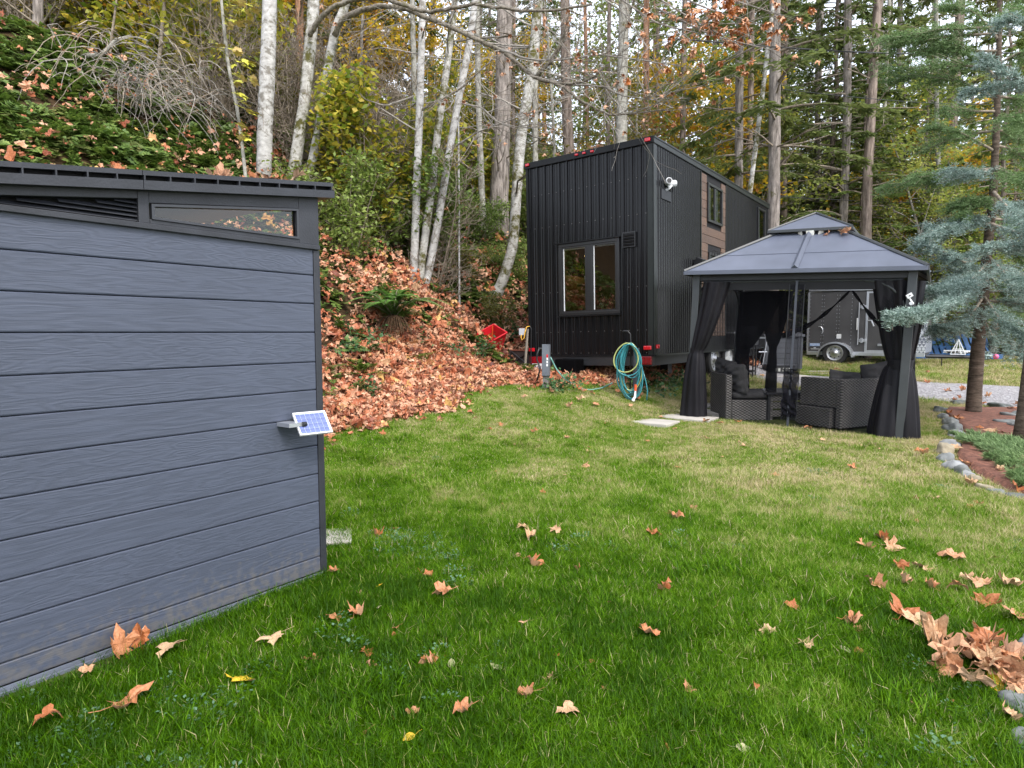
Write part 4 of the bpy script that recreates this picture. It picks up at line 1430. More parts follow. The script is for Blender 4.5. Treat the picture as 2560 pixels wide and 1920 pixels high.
def swag(p0, p1, sag, r0, r1, nm='tied_net'):
    p0, p1 = np.array(p0), np.array(p1)
    mb = MB()
    pts = []; rs = []
    for t in np.linspace(0, 1, 22):
        p = p0 + (p1 - p0) * t; p[2] -= sag * math.sin(math.pi * t)
        pts.append(p); rs.append(r0 + (r1 - r0) * t + .01 * math.sin(t * 23))
    mb.tube(pts, rs, 10); return mb.build(nm, NET2, gaz, smooth=True)


# netting of the far side parted and tied back to the corner posts
swag((.40, 1.27, 2.19), (-.60, 1.25, 1.42), .13, .012, .05); swag((.44, 1.27, 2.19), (1.28, 1.24, 1.30), .10, .012, .06)

# floor rug / slab edge
mb = MB()
mb.box(-1.36, 1.36, -1.36, 1.36, FZ - .10, FZ - .012)
fo = mb.build('floor_slab', mat('concrete_edge', (.26, .25, .24), .9, bump=.3), gaz)
mb = MB(); mb.box(-1.30, 1.30, -1.29, 1.30, FZ - .010, FZ + .002); mb.build('floor_mat', mat('outdoor_mat', (.035, .036, .042), .85, bump=.3, bscale=200), gaz)


def on_gaz(p):
    R = Matrix.Rotation(GAZ_A, 4, 'Z') @ Matrix.Rotation(GAZ_LEAN, 4, 'Y')
    return tuple(R @ Vector(p) + Vector(GAZ_O))


# solar lamp cluster under the top tier
lp = thing('solar_floodlight', 'pale three-head solar lamp tucked between the two roof tiers of the gazebo', 'lamp', on_gaz((.02, -.50, 2.925)), GAZ_A)
LEDM = mat('led_face', (.75, .74, .66), .3, var=.15)
for k, (dx, az) in enumerate(((0, 0), (-.125, -.7), (.125, .7))):
    R = (Matrix.Rotation(az, 3, 'Z') @ Matrix.Rotation(rad(12), 3, 'X'))
    w2 = .065 if k == 0 else .05
    mb = MB(); mb.box(-w2, w2, -.02, .015, -.045, .045, R=R, o=(dx, .03 * abs(k > 0), 0)); hd = mb.build('lamp_head', BLACKP, lp, bevel=.004)
    mb = MB(); mb.box(-w2 + .012, w2 - .012, -.024, -.0205, -.036, .036, R=R, o=(dx, .03 * abs(k > 0), 0)); mb.build('led_panel', LEDM, hd)
mb = MB(); mb.tube([(0, .01, -.05), (0, .04, -.12)], .012, 6); mb.build('stalk', BLACKP, lp)
# small camera with a tilted solar plate on the right near post
pc = thing('post_camera', 'small white square solar plate with a camera clipped to the right front gazebo post', 'camera', on_gaz((1.33, -1.36, 1.985)), GAZ_A)
R = (Matrix.Rotation(rad(-30), 3, 'Y') @ Matrix.Rotation(rad(20), 3, 'X') @ Matrix.Rotation(rad(12), 3, 'Z'))
mb = MB(); mb.box(-.036, .036, -.005, .005, -.027, .027, R=R); mb.build('solar_plate', WHITE, pc, bevel=.004)
mb = MB(); mb.box(-.012, .012, -.0069, -.0062, -.004, .006, R=R); mb.build('emblem', BLACKP, pc)
mb = MB(); mb.tube([(.0, .02, -.03), (.03, .01, -.08), (.02, .04, -.10)], .01, 6); mb.tube([(.02, -.02, -.095), (.03, .03, -.095)], .022, 10); mb.build('camera_body', WHITE, pc)

# ================================================================ FURNITURE, TRAILER, SMALL THINGS
def wicker_mat():
    m, n, b = newmat('grey_wicker')
    tc = N(n, 'ShaderNodeTexCoord')
    sp = N(n, 'ShaderNodeSeparateXYZ'); n.links.new(tc.outputs['Object'], sp.inputs[0])
    ad = N(n, 'ShaderNodeMath', operation='ADD'); n.links.new(sp.outputs['X'], ad.inputs[0]); n.links.new(sp.outputs['Y'], ad.inputs[1])
    def wv(src, f, ph=None):
        a = N(n, 'ShaderNodeMath', operation='MULTIPLY'); a.inputs[1].default_value = f; n.links.new(src, a.inputs[0])
        s = N(n, 'ShaderNodeMath', operation='SINE'); n.links.new(a.outputs[0], s.inputs[0]); return s.outputs[0]
    a = wv(ad.outputs[0], 95); c = wv(sp.outputs['Z'], 165)
    mu = N(n, 'ShaderNodeMath', operation='MULTIPLY'); n.links.new(a, mu.inputs[0]); n.links.new(c, mu.inputs[1])
    mr = N(n, 'ShaderNodeMapRange'); mr.inputs['From Min'].default_value = -1; n.links.new(mu.outputs[0], mr.inputs['Value'])
    nz = N(n, 'ShaderNodeTexNoise'); nz.inputs['Scale'].default_value = 5; n.links.new(tc.outputs['Object'], nz.inputs['Vector'])
    m2 = N(n, 'ShaderNodeMath', operation='MULTIPLY_ADD'); m2.inputs[1].default_value = .5; n.links.new(nz.outputs['Fac'], m2.inputs[0]); n.links.new(mr.outputs[0], m2.inputs[2])
    r = ramp(n, [(.3, (.018, .017, .017)), (.75, (.085, .080, .078)), (1, (.15, .14, .135))])
    n.links.new(m2.outputs[0], r.inputs[0]); n.links.new(r.outputs[0], b.inputs['Base Color'])
    b.inputs['Roughness'].default_value = .5
    bp = N(n, 'ShaderNodeBump'); bp.inputs['Strength'].default_value = .9; bp.inputs['Distance'].default_value = .01
    n.links.new(mr.outputs[0], bp.inputs['Height']); n.links.new(bp.outputs[0], b.inputs['Normal'])
    return m


WICK = wicker_mat()
CUSH = mat('charcoal_cushion', (.045, .044, .046), .9, var=.2, nscale=20, bump=.3, bscale=150)


def cushion(mb, x0, x1, y0, y1, z0, z1, k=.02):
    nx, ny = 14, 12
    cx, cy, cz = (x0 + x1) / 2, (y0 + y1) / 2, (z0 + z1) / 2
    def se(v, e=.35): return math.copysign(abs(v) ** e, v)
    def fn(u, v):
        th = 2 * math.pi * u; ph = math.pi * (v - .5)
        X = se(math.cos(ph)) * se(math.cos(th)); Y = se(math.cos(ph)) * se(math.sin(th)); Z = se(math.sin(ph), .6)
        return (cx + (x1 - x0) / 2 * X, cy + (y1 - y0) / 2 * Y, cz + (z1 - z0) / 2 * Z * (1 + .06 * math.sin(9 * X + 3) * math.sin(7 * Y)))
    mb.grid(fn, 40, 18)


def pillow(name, label, loc, rot, w_=.46, h_=.44, d_=.15, seed=0, group=None):
    r = random.Random(seed); p = [r.uniform(0, 6) for _ in range(4)]
    mb = MB()
    def fn(u, v, s):
        x, z = 2 * u - 1, 2 * v - 1
        e = max(0, (1 - x ** 4) * (1 - z ** 4)) ** .55
        wr = .012 * math.sin(11 * z + 4 * x + p[0]) + .010 * math.sin(15 * z - 6 * x + p[1])
        return (x * w_ / 2 * (1 - .06 * (1 - abs(z)) ), s * (d_ / 2 * e + wr * e), z * h_ / 2 * (1 - .06 * (1 - abs(x))))
    mb.grid(lambda u, v: fn(u, v, 1), 22, 22); mb.grid(lambda u, v: fn(u, v, -1), 22, 22)
    o = mb.build(name, CUSH, smooth=True); o.location = loc; o.rotation_euler = rot
    return tag(o, label, 'pillow', group)


gz = lambda x, y, z=0.: (x, y, FZ + .02 + z)
# armless lounge chair at the left of the gazebo: back to the left, seat to the right
ch = thing('wicker_chair', 'armless grey wicker lounge chair in the left of the gazebo, backrest towards the house', 'chair', gz(3.12, 9.28), .03)
mb = MB(); mb.box(.09, .70, 0, .66, .0, .30); mb.build('seat_base', WICK, ch, bevel=.012)
mb = MB(); mb.prism([(0, .0), (.088, .0), (.088, .62), (.0, .68), (-.012, .68)], 'y', 0, .66); mb.build('backrest', WICK, ch, bevel=.01)
mb = MB(); mb.box(-.004, .080, -.006, .02, .0, .67); mb.build('back_edge', WICK, ch, bevel=.01)
mb = MB(); cushion(mb, .095, .715, .0, .66, .303, .42); mb.build('seat_cushion', CUSH, ch, smooth=True)
pillow('pillow', 'plump charcoal pillow leaning on the backrest of the armless wicker chair', gz(3.33, 9.47, .60), (rad(8), rad(0), rad(-78)), .46, .46, .22, 1, 'charcoal scatter pillows')
pillow('pillow', 'charcoal pillow half hidden behind the plump one on the wicker chair', gz(3.28, 9.80, .66), (rad(5), rad(8), rad(-70)), .46, .44, .18, 2, 'charcoal scatter pillows')
# sofa with its back to the lawn
sf = thing('wicker_sofa', 'grey wicker corner sofa in the right of the gazebo with its back to the lawn', 'sofa', gz(4.38, 8.46), .45)
mb = MB(); mb.box(0, 1.55, 0, .085, .0, .66); mb.build('backrest', WICK, sf, bevel=.012)
mb = MB(); mb.box(0, .085, .087, .66, .27, .66); mb.build('side_backrest', WICK, sf, bevel=.012)
mb = MB(); mb.box(.087, 1.55, .087, .68, .0, .28); mb.build('seat_base', WICK, sf, bevel=.012)
mb = MB(); mb.box(-.06, .06, .12, .66, .0, .26); mb.build('base_side', WICK, sf, bevel=.008)
mb = MB(); cushion(mb, .09, 1.55, .09, .68, .285, .40); mb.build('seat_cushion', CUSH, sf, smooth=True)
def on_sofa(x, y, z):
    c, s = math.cos(.45), math.sin(.45); return (4.38 + c * x - s * y, 8.46 + s * x + c * y, FZ + .02 + z)
pillow('pillow', 'charcoal back pillow poking over the sofa backrest at the corner', on_sofa(.33, .20, .56), (rad(-8), rad(6), .45), .62, .40, .16, 3, 'charcoal scatter pillows')
pillow('pillow', 'taller charcoal pillow poking over the sofa backrest near the right curtain', on_sofa(.98, .20, .63), (rad(-8), rad(-5), .45), .60, .46, .16, 4, 'charcoal scatter pillows')
# low table in the middle
tb = thing('coffee_table', 'low dark wicker coffee table with a slatted side between chair and sofa', 'table', gz(4.02, 9.55), .2)
mb = MB(); mb.box(-.38, .38, -.25, .45, .38, .41); mb.build('table_top', mat('table_glass', (.03, .03, .034), .15, var=.1), tb, bevel=.006)
for z in (.10, .22, .33): MB().box(-.33, .33, -.21, -.19, z - .045, z + .045).build('side_band', WICK, tb)
mb = MB()
for x in (-.34, .30):
    for y in (-.22, .38):
        m2 = MB(); m2.box(x, x + .04, y, y + .04, 0, .38); m2.build('leg', GD, tb)

# ---------------------------------------------------------------- cargo trailer
CA = math.atan2(-.614, .79)
CO = (8.75, 19.0, .84)
TPAN = mat('charcoal_panel', (.068, .066, .067), .42, var=.18, nscale=2, spec=.5)
ct = thing('cargo_trailer', 'small enclosed charcoal cargo trailer with bright aluminium edges behind the gazebo', 'trailer', CO, CA)
CL, CW_, CH_ = 2.95, 1.66, 1.92
mb = MB(); mb.box(.02, CL - .02, .02, CW_ - .02, .02, CH_ - .02); mb.build('body', TPAN, ct, bevel=.02)
for a, b in ((.035, .40), (.405, .80), (.805, 1.18), (1.185, 1.50), (2.14, CL - .07)):
    mb = MB(); mb.box(a, b, .008, .018, .10, CH_ - .12); mb.build('side_panel', TPAN, ct)
mb = MB()
for x in (.05, .365, .42, .765, .83, 1.15, 2.2, 2.5):
    for z in np.arange(.14, CH_ - .16, .105):
        mb.box(x - .008, x + .008, .002, .010, z - .008, z + .008)
rv = mb.build('rivets', ALU, ct); rv['kind'] = 'stuff'
mb = MB(); mb.box(-.01, CL, -.012, .05, CH_ - .10, CH_ + .0); mb.build('top_rail', ALU, ct, bevel=.01)
mb = MB(); mb.box(-.01, CL, -.010, .05, -.01, .10); mb.build('bottom_rail', ALU, ct, bevel=.008)
mb = MB(); mb.box(-.02, .03, -.010, .05, .10, CH_ - .10); mb.build('corner_post', ALU, ct); mb = MB(); mb.box(CL - .04, CL + .01, -.012, .05, .10, CH_ - .10); mb.build('corner_post', ALU, ct)
mb = MB()
mb.grid(lambda u, v: (-.02 + (CL + .04) * u, -.02 + (CW_ + .04) * v, CH_ + .0 + .07 * math.sin(math.pi * v)), 6, 12); mb.build('roof_skin', ALU, ct, smooth=True)
mb = MB(); mb.box(1.25, 1.62, .35, .75, CH_ + .04, CH_ + .13); mb.build('roof_vent', WHITE, ct, bevel=.02)
# door
mb = MB()
mb.box(1.505, 1.565, -.004, .03, .09, CH_ - .12); mb.box(2.07, 2.13, -.004, .03, .09, CH_ - .12); mb.box(1.565, 2.07, -.004, .03, CH_ - .18, CH_ - .12); mb.box(1.565, 2.07, -.004, .03, .09, .15)
dr = mb.build('door', ALU, ct, bevel=.004)
mb = MB(); mb.box(1.565, 2.07, .004, .02, .15, CH_ - .18); mb.build('door_panel', TPAN, dr)
for z in (.42, CH_ - .55):
    mb = MB(); mb.box(1.36, 1.54, -.03, -.004, z - .04, z + .04); mb.box(1.40, 1.46, -.04, -.03, z - .07, z + .07); mb.build('hinge', ALU, dr, bevel=.004)
mb = MB(); mb.tube([(1.335, -.02, .30), (1.335, -.02, CH_ - .42)], .012, 8); mb.build('lock_bar', ALU, dr)
mb = MB(); mb.box(1.285, 1.32, -.03, .0, .72, 1.05); mb.build('grab_handle', WHITE, dr, bevel=.006)
for z, l in ((1.48, .18), (.30, .16)):
    mb = MB(); mb.box(1.83, 1.83 + l, -.03, .0, z - .03, z + .03); mb.build('hold_back', ALU, dr, bevel=.004)
mb = MB(); mb.tube([(1.58, -.02, .98), (1.66, -.05, .98), (1.72, -.05, .82)], .02, 8); mb.build('latch', ALU, dr)
# fender and wheel
FXC = .80
mb = MB()
mb.grid(lambda u, v: (FXC + .47 * math.cos(math.pi * (1 - u)), -.30 + .30 * v, -.17 + .12 + .43 * math.sin(math.pi * u)), 24, 2)
mb.grid(lambda u, v: (FXC + (.47 - .045 * v) * math.cos(math.pi * (1 - u)), -.30 - .004 * v, -.05 + (.43 - .045 * v) * math.sin(math.pi * u)), 24, 1)
mb.build('fender', ALU, ct, smooth=False)
mb = MB(); mb.grid(lambda u, v: (FXC + .43 * math.cos(math.pi * (1 - u)), .002 , -.05 + .39 * math.sin(math.pi * u) * v), 24, 1); mb.build('wheel_well', DARK, ct)
w_ = wheel(ct, (FXC, -.13, .055 - .04), .335, .20)
w_.rotation_euler = (0, 0, -math.pi / 2); w_.location = (FXC, -.16, .065 - .0)
mb = MB(); mb.box(.78, .90, -.012, .006, .47, .60); mb.build('side_marker', WHITE, ct, bevel=.006)
mb = MB(); mb.box(.07, .34, -.004, .008, .25, .33); mb.build('sticker', mat('sticker_blue', (.18, .32, .62), .5, var=.5, nscale=14, stretch=(4, 1, 1), col2=(.6, .66, .75)), ct)
mb = MB(); mb.box(.10, .38, -.004, .008, .155, .172); mb.box(.18, .24, -.004, .008, .185, .21); mb.build('decal', WHITE, ct)
arc = [(.32 + .09 * math.cos(a), -.006, .70 + .12 * math.sin(a)) for a in np.linspace(-.9, 1.9, 14)]
mb = MB(); mb.tube(arc, .010, 5); mb.build('rope_ring', ALU, ct)


def diamond_mat():
    m, n, b = newmat('diamond_plate')
    tc = N(n, 'ShaderNodeTexCoord'); mp = N(n, 'ShaderNodeMapping'); mp.inputs['Rotation'].default_value = (rad(45), rad(45), 0)
    mp.inputs['Scale'].default_value = (16, 16, 16)
    ck = N(n, 'ShaderNodeTexChecker'); ck.inputs['Scale'].default_value = 1
    ck.inputs[1].default_value = (.75, .77, .82, 1); ck.inputs[2].default_value = (.22, .24, .30, 1)
    n.links.new(tc.outputs['Object'], mp.inputs[0]); n.links.new(mp.outputs[0], ck.inputs[0]); n.links.new(ck.outputs['Color'], b.inputs['Base Color'])
    b.inputs['Metallic'].default_value = .6; b.inputs['Roughness'].default_value = .3
    return m


DIA = diamond_mat()
mb = MB(); mb.box(CL - .30, CL + .012, -.016, -.013, .10, .75); mb.box(CL + .005, CL + .015, -.0, CW_, .10, .75); mb.build('diamond_plate', DIA, ct)
mb = MB(); mb.box(CL - .02, CL + .02, -.02, .10, .75, CH_ - .02); mb.build('diamond_corner', DIA, ct)
mb = MB(); mb.tube([(CL, .25, .0), (CL + 1.25, CW_ / 2, -.02)], .04, 4); mb.tube([(CL, CW_ - .25, .0), (CL + 1.25, CW_ / 2, -.02)], .04, 4); mb.build('tongue', BLACKP, ct)
mb = MB(); mb.tube([(CL + 1.15, CW_ / 2, .42), (CL + 1.15, CW_ / 2, -.32)], .035, 10); mb.tube([(CL + 1.15, CW_ / 2, .42), (CL + 1.15, CW_ / 2, .50)], .05, 10); mb.build('jack', BLACKP, ct)
mb = MB(); mb.tube([(CL + .35, .55, .0), (CL + .35, .55, -.26)], .014, 6); mb.build('prop_rod', BLACKP, ct)


def on_cargo(p): return tuple(Matrix.Rotation(CA, 4, 'Z') @ Vector(p) + Vector(CO))


jx = on_cargo((CL + 1.15, CW_ / 2, 0))
zb = float(terr(jx[0], jx[1]))
bl = thing('concrete_block', 'grey concrete paver block under the cargo trailer jack', 'block', (jx[0], jx[1], zb + .02), .5)
mb = MB(); mb.box(-.22, .22, -.14, .14, -.06, .08); mb.box(-.22, -.20, -.14, .14, .08, .09); mb.build('slab', mat('concrete', (.34, .33, .31), .9, bump=.4), bl, bevel=.01)
mb = MB(); mb.box(-.12, .12, -.10, .10, .082, .46 if False else .10); mb.build('pad', mat('concrete', (.34, .33, .31), .9, bump=.4), bl)
# loose things on the tongue
cpos = on_cargo((CL + .75, CW_ / 2 - .1, .06))
cb = thing('cable_bundle', 'tangled white and black trailer cables on the cargo trailer tongue', 'cables', cpos, CA)
for k in range(6):
    r = random.Random(k); mb = MB()
    mb.tube([(r.uniform(-.4, .35), r.uniform(-.15, .15), r.uniform(.02, .10)) for _ in range(6)], .012, 5)
    mb.build('cable', WHITE if k % 2 else BLACKP, cb)
mb = MB()
for (a, b) in (((-.22, 0), (-.05, .40)), ((.12, 0), (-.05, .40)), ((-.12, .0), (-.05, .40)), ((.02, 0), (-.05, .40)), ((-.22, 0), (.12, 0)), ((-.16, .14), (.06, .14))): mb.tube([(a[0], -.15, a[1]), (b[0], -.15, b[1])], .012, 5)
mb.build('white_bracket', WHITE, cb)
pk = MB(); pk.lathe([(0, -.07), (.04, -.06), (.07, 0), (.05, .05), (0, .07)], 16)
pkc = on_cargo((CL + 1.52, CW_ / 2 - .3, .02))
o = pk.build('pink_float', mat('pink_plastic', (.75, .10, .25), .4), smooth=True); o.location = pkc; tag(o, 'round pink plastic float hanging at the end of the cargo trailer tongue', 'float')
mb = MB()
for k in range(5):
    r = random.Random(40 + k); mb.tube([(r.uniform(-.14, .14), r.uniform(-.1, .1), r.uniform(-.1, .14)) for _ in range(5)], .02, 5)
o = mb.build('rag_bundle', mat('rag', (.30, .38, .36), .9, var=.5, nscale=20), None, smooth=True); o.location = on_cargo((CL + 1.35, CW_ / 2 - .3, .03)); tag(o, 'pale green and black rag wound round the trailer coupling beside the pink float', 'rag')

# blue pallets standing behind the trailer tongue
BLUE = mat('blue_paint', (.05, .14, .33), .6, var=.25, nscale=6, bump=.2)
TAN = mat('raw_timber', (.42, .28, .15), .8, var=.25, nscale=8)
for q, (ox, oy, rz, lb) in enumerate(((12.95, 20.0, -.10, 'blue slatted pallet leaning behind the cargo trailer tongue, the left one'), (14.3, 19.9, -.16, 'blue slatted pallet leaning behind the cargo trailer tongue, the right one'))):
    pt = thing('blue_pallet', lb, 'pallet', (ox, oy, float(terr(ox, oy))), rz, 'blue pallets behind the trailer')
    R = Euler((rad(-38), 0, 0)).to_matrix()
    for k in range(7):
        x = -.62 + k * .19
        mb = MB(); mb.box(x, x + .135, -.012, .012, .05, 1.02, R=R); mb.build('board', BLUE, pt)
    for z in (.06, .52, .98):
        mb = MB(); mb.box(-.68, .74, .014, .10, z - .04, z + .04, R=R); mb.build('rail', BLUE if z < .9 else TAN, pt)
    mb = MB(); mb.box(-.68, .74, -.05, .10, 1.03, 1.08, R=R); mb.build('top_rail', TAN, pt)
    mb = MB(); mb.box(-.66, .72, -.30, -.24, .05, .20); mb.build('foot_board', BLUE, pt)

# ---------------------------------------------------------------- planter, box, tank, grill beside the house
PLK = mat('grey_resin_boards', (.060, .065, .078), .55, var=.2)
pn = thing('deck_box', 'dark grey plank-sided deck box covered in fallen leaves beyond the gazebo', 'deck box', (6.35, 16.1, .58), -.10)
for z in np.arange(.0, .80, .13):
    mb = MB(); mb.box(0, .90, .0, .02, z, z + .122); mb.build('plank', PLK, pn, bevel=.004)
    mb = MB(); mb.box(.0, .02, .02, .80, z, z + .122); mb.build('plank', PLK, pn, bevel=.004)
mb = MB(); mb.box(-.02, .10, -.012, .0, 0, .80); mb.box(-.012, .0, .0, .10, 0, .80); mb.box(.80, .915, -.012, 0, 0, .80); mb.build('corner_post', PLK, pn)
mb = MB(); mb.box(-.05, .95, -.05, .85, .80, .86); mb.build('lid', PLK, pn, bevel=.01)
MB().box(.02, .90, .02, .80, 0, .79).build('core', DARK, pn)
st = thing('step_box', 'low black step box with a grey top and pale letters on the gravel', 'step', (6.1, 15.1, .50), .1)
mb = MB(); mb.box(0, .62, 0, .40, .02, .20); mb.build('box', BLACKP, st, bevel=.006)
mb = MB(); mb.box(-.03, .65, -.03, .43, .203, .235); mb.build('top', PLK, st, bevel=.006)
mb = MB()
for x in (.12, .20, .31, .38, .45, .50): mb.box(x, x + .05, -.006, -.001, .07, .15)
mb.build('decal', mat('decal_pale', (.45, .46, .42), .6, var=.5, nscale=30), st)
pt_ = thing('propane_tank', 'white propane tank standing beside the tiny house wheel', 'gas tank', (4.62, 13.9, .50), 0)
mb = MB(); mb.lathe([(.0, .02), (.13, .02), (.13, .06), (.15, .08), (.153, .40), (.13, .47), (.07, .50), (0, .505)], 24); mb.build('tank', mat('tank_white', (.62, .63, .62), .35, var=.06), pt_, smooth=True)
mb = MB(); mb.lathe([(.11, .48), (.11, .62), (.10, .62), (.10, .48)], 20); mb.build('collar', mat('tank_white', (.62, .63, .62), .35), pt_, smooth=True)
mb = MB(); mb.tube([(0, 0, .5), (0, 0, .58)], .02, 8); mb.build('valve', ALU, pt_)
gr = thing('gas_grill', 'covered barbecue grill with a steel side shelf behind the gazebo netting', 'grill', (5.1, 14.3, .50), -.5)
mb = MB(); mb.grid(lambda u, v: (-.34 + .68 * u, .0 + .26 * math.cos(math.pi * v), .92 + .22 * math.sin(math.pi * v)), 4, 14); mb.box(-.34, .34, -.26, .26, .72, .92); mb.build('hood', mat('grill_grey', (.09, .09, .10), .35), gr)
mb = MB(); mb.box(-.75, -.36, -.22, .22, .86, .89); mb.build('side_shelf', ALU, gr); mb = MB(); mb.box(.36, .75, -.22, .22, .86, .89); mb.build('side_shelf', ALU, gr)
mb = MB(); mb.tube([(-.26, -.3, .98), (.26, -.3, .98)], .015, 8); mb.build('handle', ALU, gr)
for x in (-.30, .30):
    for y in (-.2, .2):
        m2 = MB(); m2.tube([(x, y, .0), (x, y, .72)], .018, 6); m2.build('leg', BLACKP, gr)
mb = MB(); mb.box(-.32, .32, -.22, .22, .12, .15); mb.build('lower_shelf', BLACKP, gr)
cs = thing('folding_stand', 'small folding metal stand with a hooked wand in front of the deck box', 'stand', (5.95, 15.3, .52), .2)
for (a, b) in (((0, 0, 0), (.18, .0, .55)), ((.36, 0, 0), (.18, 0, .55)), ((0, .2, 0), (.18, .2, .55)), ((.36, .2, 0), (.18, .2, .55))):
    m2 = MB(); m2.tube([a, b], .010, 5); m2.build('leg', GF, cs)
mb = MB(); mb.tube([(.0, .1, .5), (.36, .1, .5)], .012, 5); mb.tube([(.05, 0, .2), (.14, 0, .75), (.10, 0, .88), (.2, 0, .92), (.26, 0, .86)], .009, 5); mb.build('frame', ALU, cs)

# ---------------------------------------------------------------- jack post, hose, spigot by the house corner
JP = ground(1365, 971)
Yj = JP[1]
jk = thing('jack_post', 'square grey steel jack post with a crank handle in the grass by the tiny house', 'jack post', JP, -.35)
gx = mat('grey_paint', (.13, .145, .17), .4, var=.12)
mb = MB(); mb.box(-.055, .055, -.055, .055, .20, .70); mb.build('outer_tube', gx, jk, bevel=.006)
mb = MB(); mb.box(-.042, .042, -.042, .042, -.03, .20); mb.build('inner_tube', mat('weathered_zinc', (.22, .20, .19), .6, var=.3), jk)
mb = MB(); mb.box(-.058, .058, -.058, .058, .195, .203); mb.build('seam_ring', BLACKP, jk)
mb = MB(); mb.tube([(-.055, -.03, .63), (-.10, -.04, .63)], .018, 8); mb.tube([(-.10, -.04, .65), (-.135, -.05, .54), (-.14, -.05, .46), (-.10, -.06, .38), (-.085, -.06, .30), (-.13, -.07, .12)], .013, 8); mb.build('crank_handle', BLACKP, jk, smooth=True)
mb = MB(); mb.box(.02, .050, -.0575, -.0558, .49, .545); mb.build('red_sticker', RED, jk)
for z in (.455, .405, .355):
    MB().box(.022, .048, -.0575, -.0558, z, z + .038).build('white_sticker', WHITE, jk)

HB = ground(1572, 998)
hs = thing('hose_hook', 'black crook-topped hose stand in front of the tiny house corner', 'hose hook', HB, -.3)
Yh = HB[1]
htop = at(1555, 828, Yh)[2] - HB[2]
hk = at(1563, 862, Yh)[2] - HB[2]
mb = MB(); mb.tube([(.02, 0, -.05), (.02, 0, hk + .02), (0.01, 0, htop - .05), (-.03, 0, htop), (-.09, 0, htop + .005), (-.12, 0, htop - .01)], .012, 8); mb.build('rod', BLACKP, hs, smooth=True)
mb = MB(); mb.tube([(.02, 0, hk - .05), (.02, -.16, hk - .06), (.02, -.19, hk - .01)], .014, 8); mb.build('hanger', BLACKP, hs)
mb = MB(); mb.box(.06, .15, .02, .06, -.05, hk - .05); mb.build('post', mat('grey_post', (.06, .06, .07), .5), hs)
TEAL = mat('teal_hose', (.030, .21, .24), .35, var=.2, nscale=8, coat=.2)
LIME = mat('lime_hose', (.36, .40, .14), .35, var=.15)
PALET = mat('pale_teal_hose', (.16, .36, .32), .4, var=.15)
ho = thing('garden_hose', 'teal and yellow garden hose hung in long loops from the black hook', 'hose', (HB[0], HB[1], HB[2]), -.3)
r = random.Random(3)
top_z = hk
for k in range(11):
    wd = r.uniform(.10, .185); ln = r.uniform(.74, .90) if k < 8 else r.uniform(.45, .55); ox = r.uniform(-.03, .05); y = -.03 - k * .017
    pts = []
    skew = r.uniform(-.05, .06)
    for a in np.linspace(0, 2 * math.pi, 40):
        hz = (1 - math.cos(a)) / 2
        x = wd * math.sin(a) * (1 - .35 * (1 - hz) ** 2 * 0 + .12 * math.sin(a / 2)) + skew * hz + ox
        pts.append((x, y + .012 * math.sin(2 * a + k), top_z + .03 * (1 if k % 2 else .4) - ln * hz ** .86))
    mb = MB(); mb.tube(pts, .0105, 7); mb.build('hose_loop', LIME if k in (5, 9) else TEAL, ho, smooth=True)
tail = [(.20, -.05, top_z - .35), (.27, -.06, .30), (.30, -.07, .15), (.29, -.08, .0)]
mb = MB(); mb.tube(tail, .0105, 7); mb.build('hose_tail', TEAL, ho, smooth=True)
mb = MB(); mb.tube([(.13, -.21, .26), (.125, -.21, .16)], .020, 8); nzl = mb.build('nozzle', mat('orange_plastic', (.65, .10, .03), .4), ho)
mb = MB(); mb.tube([(.125, -.21, .16), (.12, -.22, .06), (.09, -.23, .0)], [.014, .02, .026], 8); mb.build('nozzle_body', WHITE, nzl)
# hose running from the jack post to the loops
a0 = at(1376, 893, Yj + .05); mids = [(1392, 925), (1412, 948), (1432, 962), (1455, 975), (1480, 977), (1505, 972), (1530, 958)]
pts = [a0]
for (x, y) in mids:
    g_ = ground(x, y + 1); pts.append(at(x, y, min(Yj + .1, g_[1])) if y < 962 else np.array([g_[0], g_[1], g_[2] + .02]))
fine = []
for i in range(len(pts) - 1):
    for t in np.linspace(0, 1, 5)[:-1]: fine.append(pts[i] * (1 - t) + pts[i + 1] * t)
fine.append(pts[-1])
sm = [fine[0]] + [(fine[i - 1] + fine[i] * 2 + fine[i + 1]) / 4 for i in range(1, len(fine) - 1)] + [fine[-1]]
mb = MB(); mb.tube(sm, .0125, 8); o = mb.build('supply_hose', PALET, smooth=True); tag(o, 'pale green hose sagging from the jack post down to the grass and loops', 'hose')

# black bin under the house floor
o = MB().box(-.20, .22, -.2, .2, 0, .36).build('storage_bin', mat('bin_black', (.002, .002, .0025), .8, spec=.05), bevel=.02); o.location = (JP[0] + .50, JP[1] + 1.35, float(terr(JP[0] + .5, JP[1] + 1.3))); o.rotation_euler = (0, 0, -.6)
tag(o, 'black storage bin under the floor of the tiny house beside the jack post', 'bin')

# ---------------------------------------------------------------- red tub, wagon, grey box on a stake
REDP = mat('red_plastic', (.50, .012, .02), .32, var=.12, bump=.05)
tc_ = ground(1228, 892)
tbr = thing('red_tub', 'bright red tapered plastic tub tipped over in the leaves left of the tiny house', 'tub', (tc_[0], tc_[1] - .05, tc_[2] + .20), 0)
R = (Matrix.Rotation(rad(34), 3, 'X') @ Matrix.Rotation(rad(-8), 3, 'Y') @ Matrix.Rotation(rad(38), 3, 'Z'))
mb = MB()
def ring(w_, d_, z): return [(-w_, -d_, z), (w_, -d_, z), (w_, d_, z), (-w_, d_, z)]
A = ring(.17, .13, -.05); B = ring(.27, .21, .30); B2 = ring(.295, .235, .30); A2 = ring(.18, .14, -.065); B3 = ring(.295, .235, .275)
V = [tuple(R @ Vector(p)) for p in A + B + B2 + B3 + ring(.275, .215, .275) + A2]
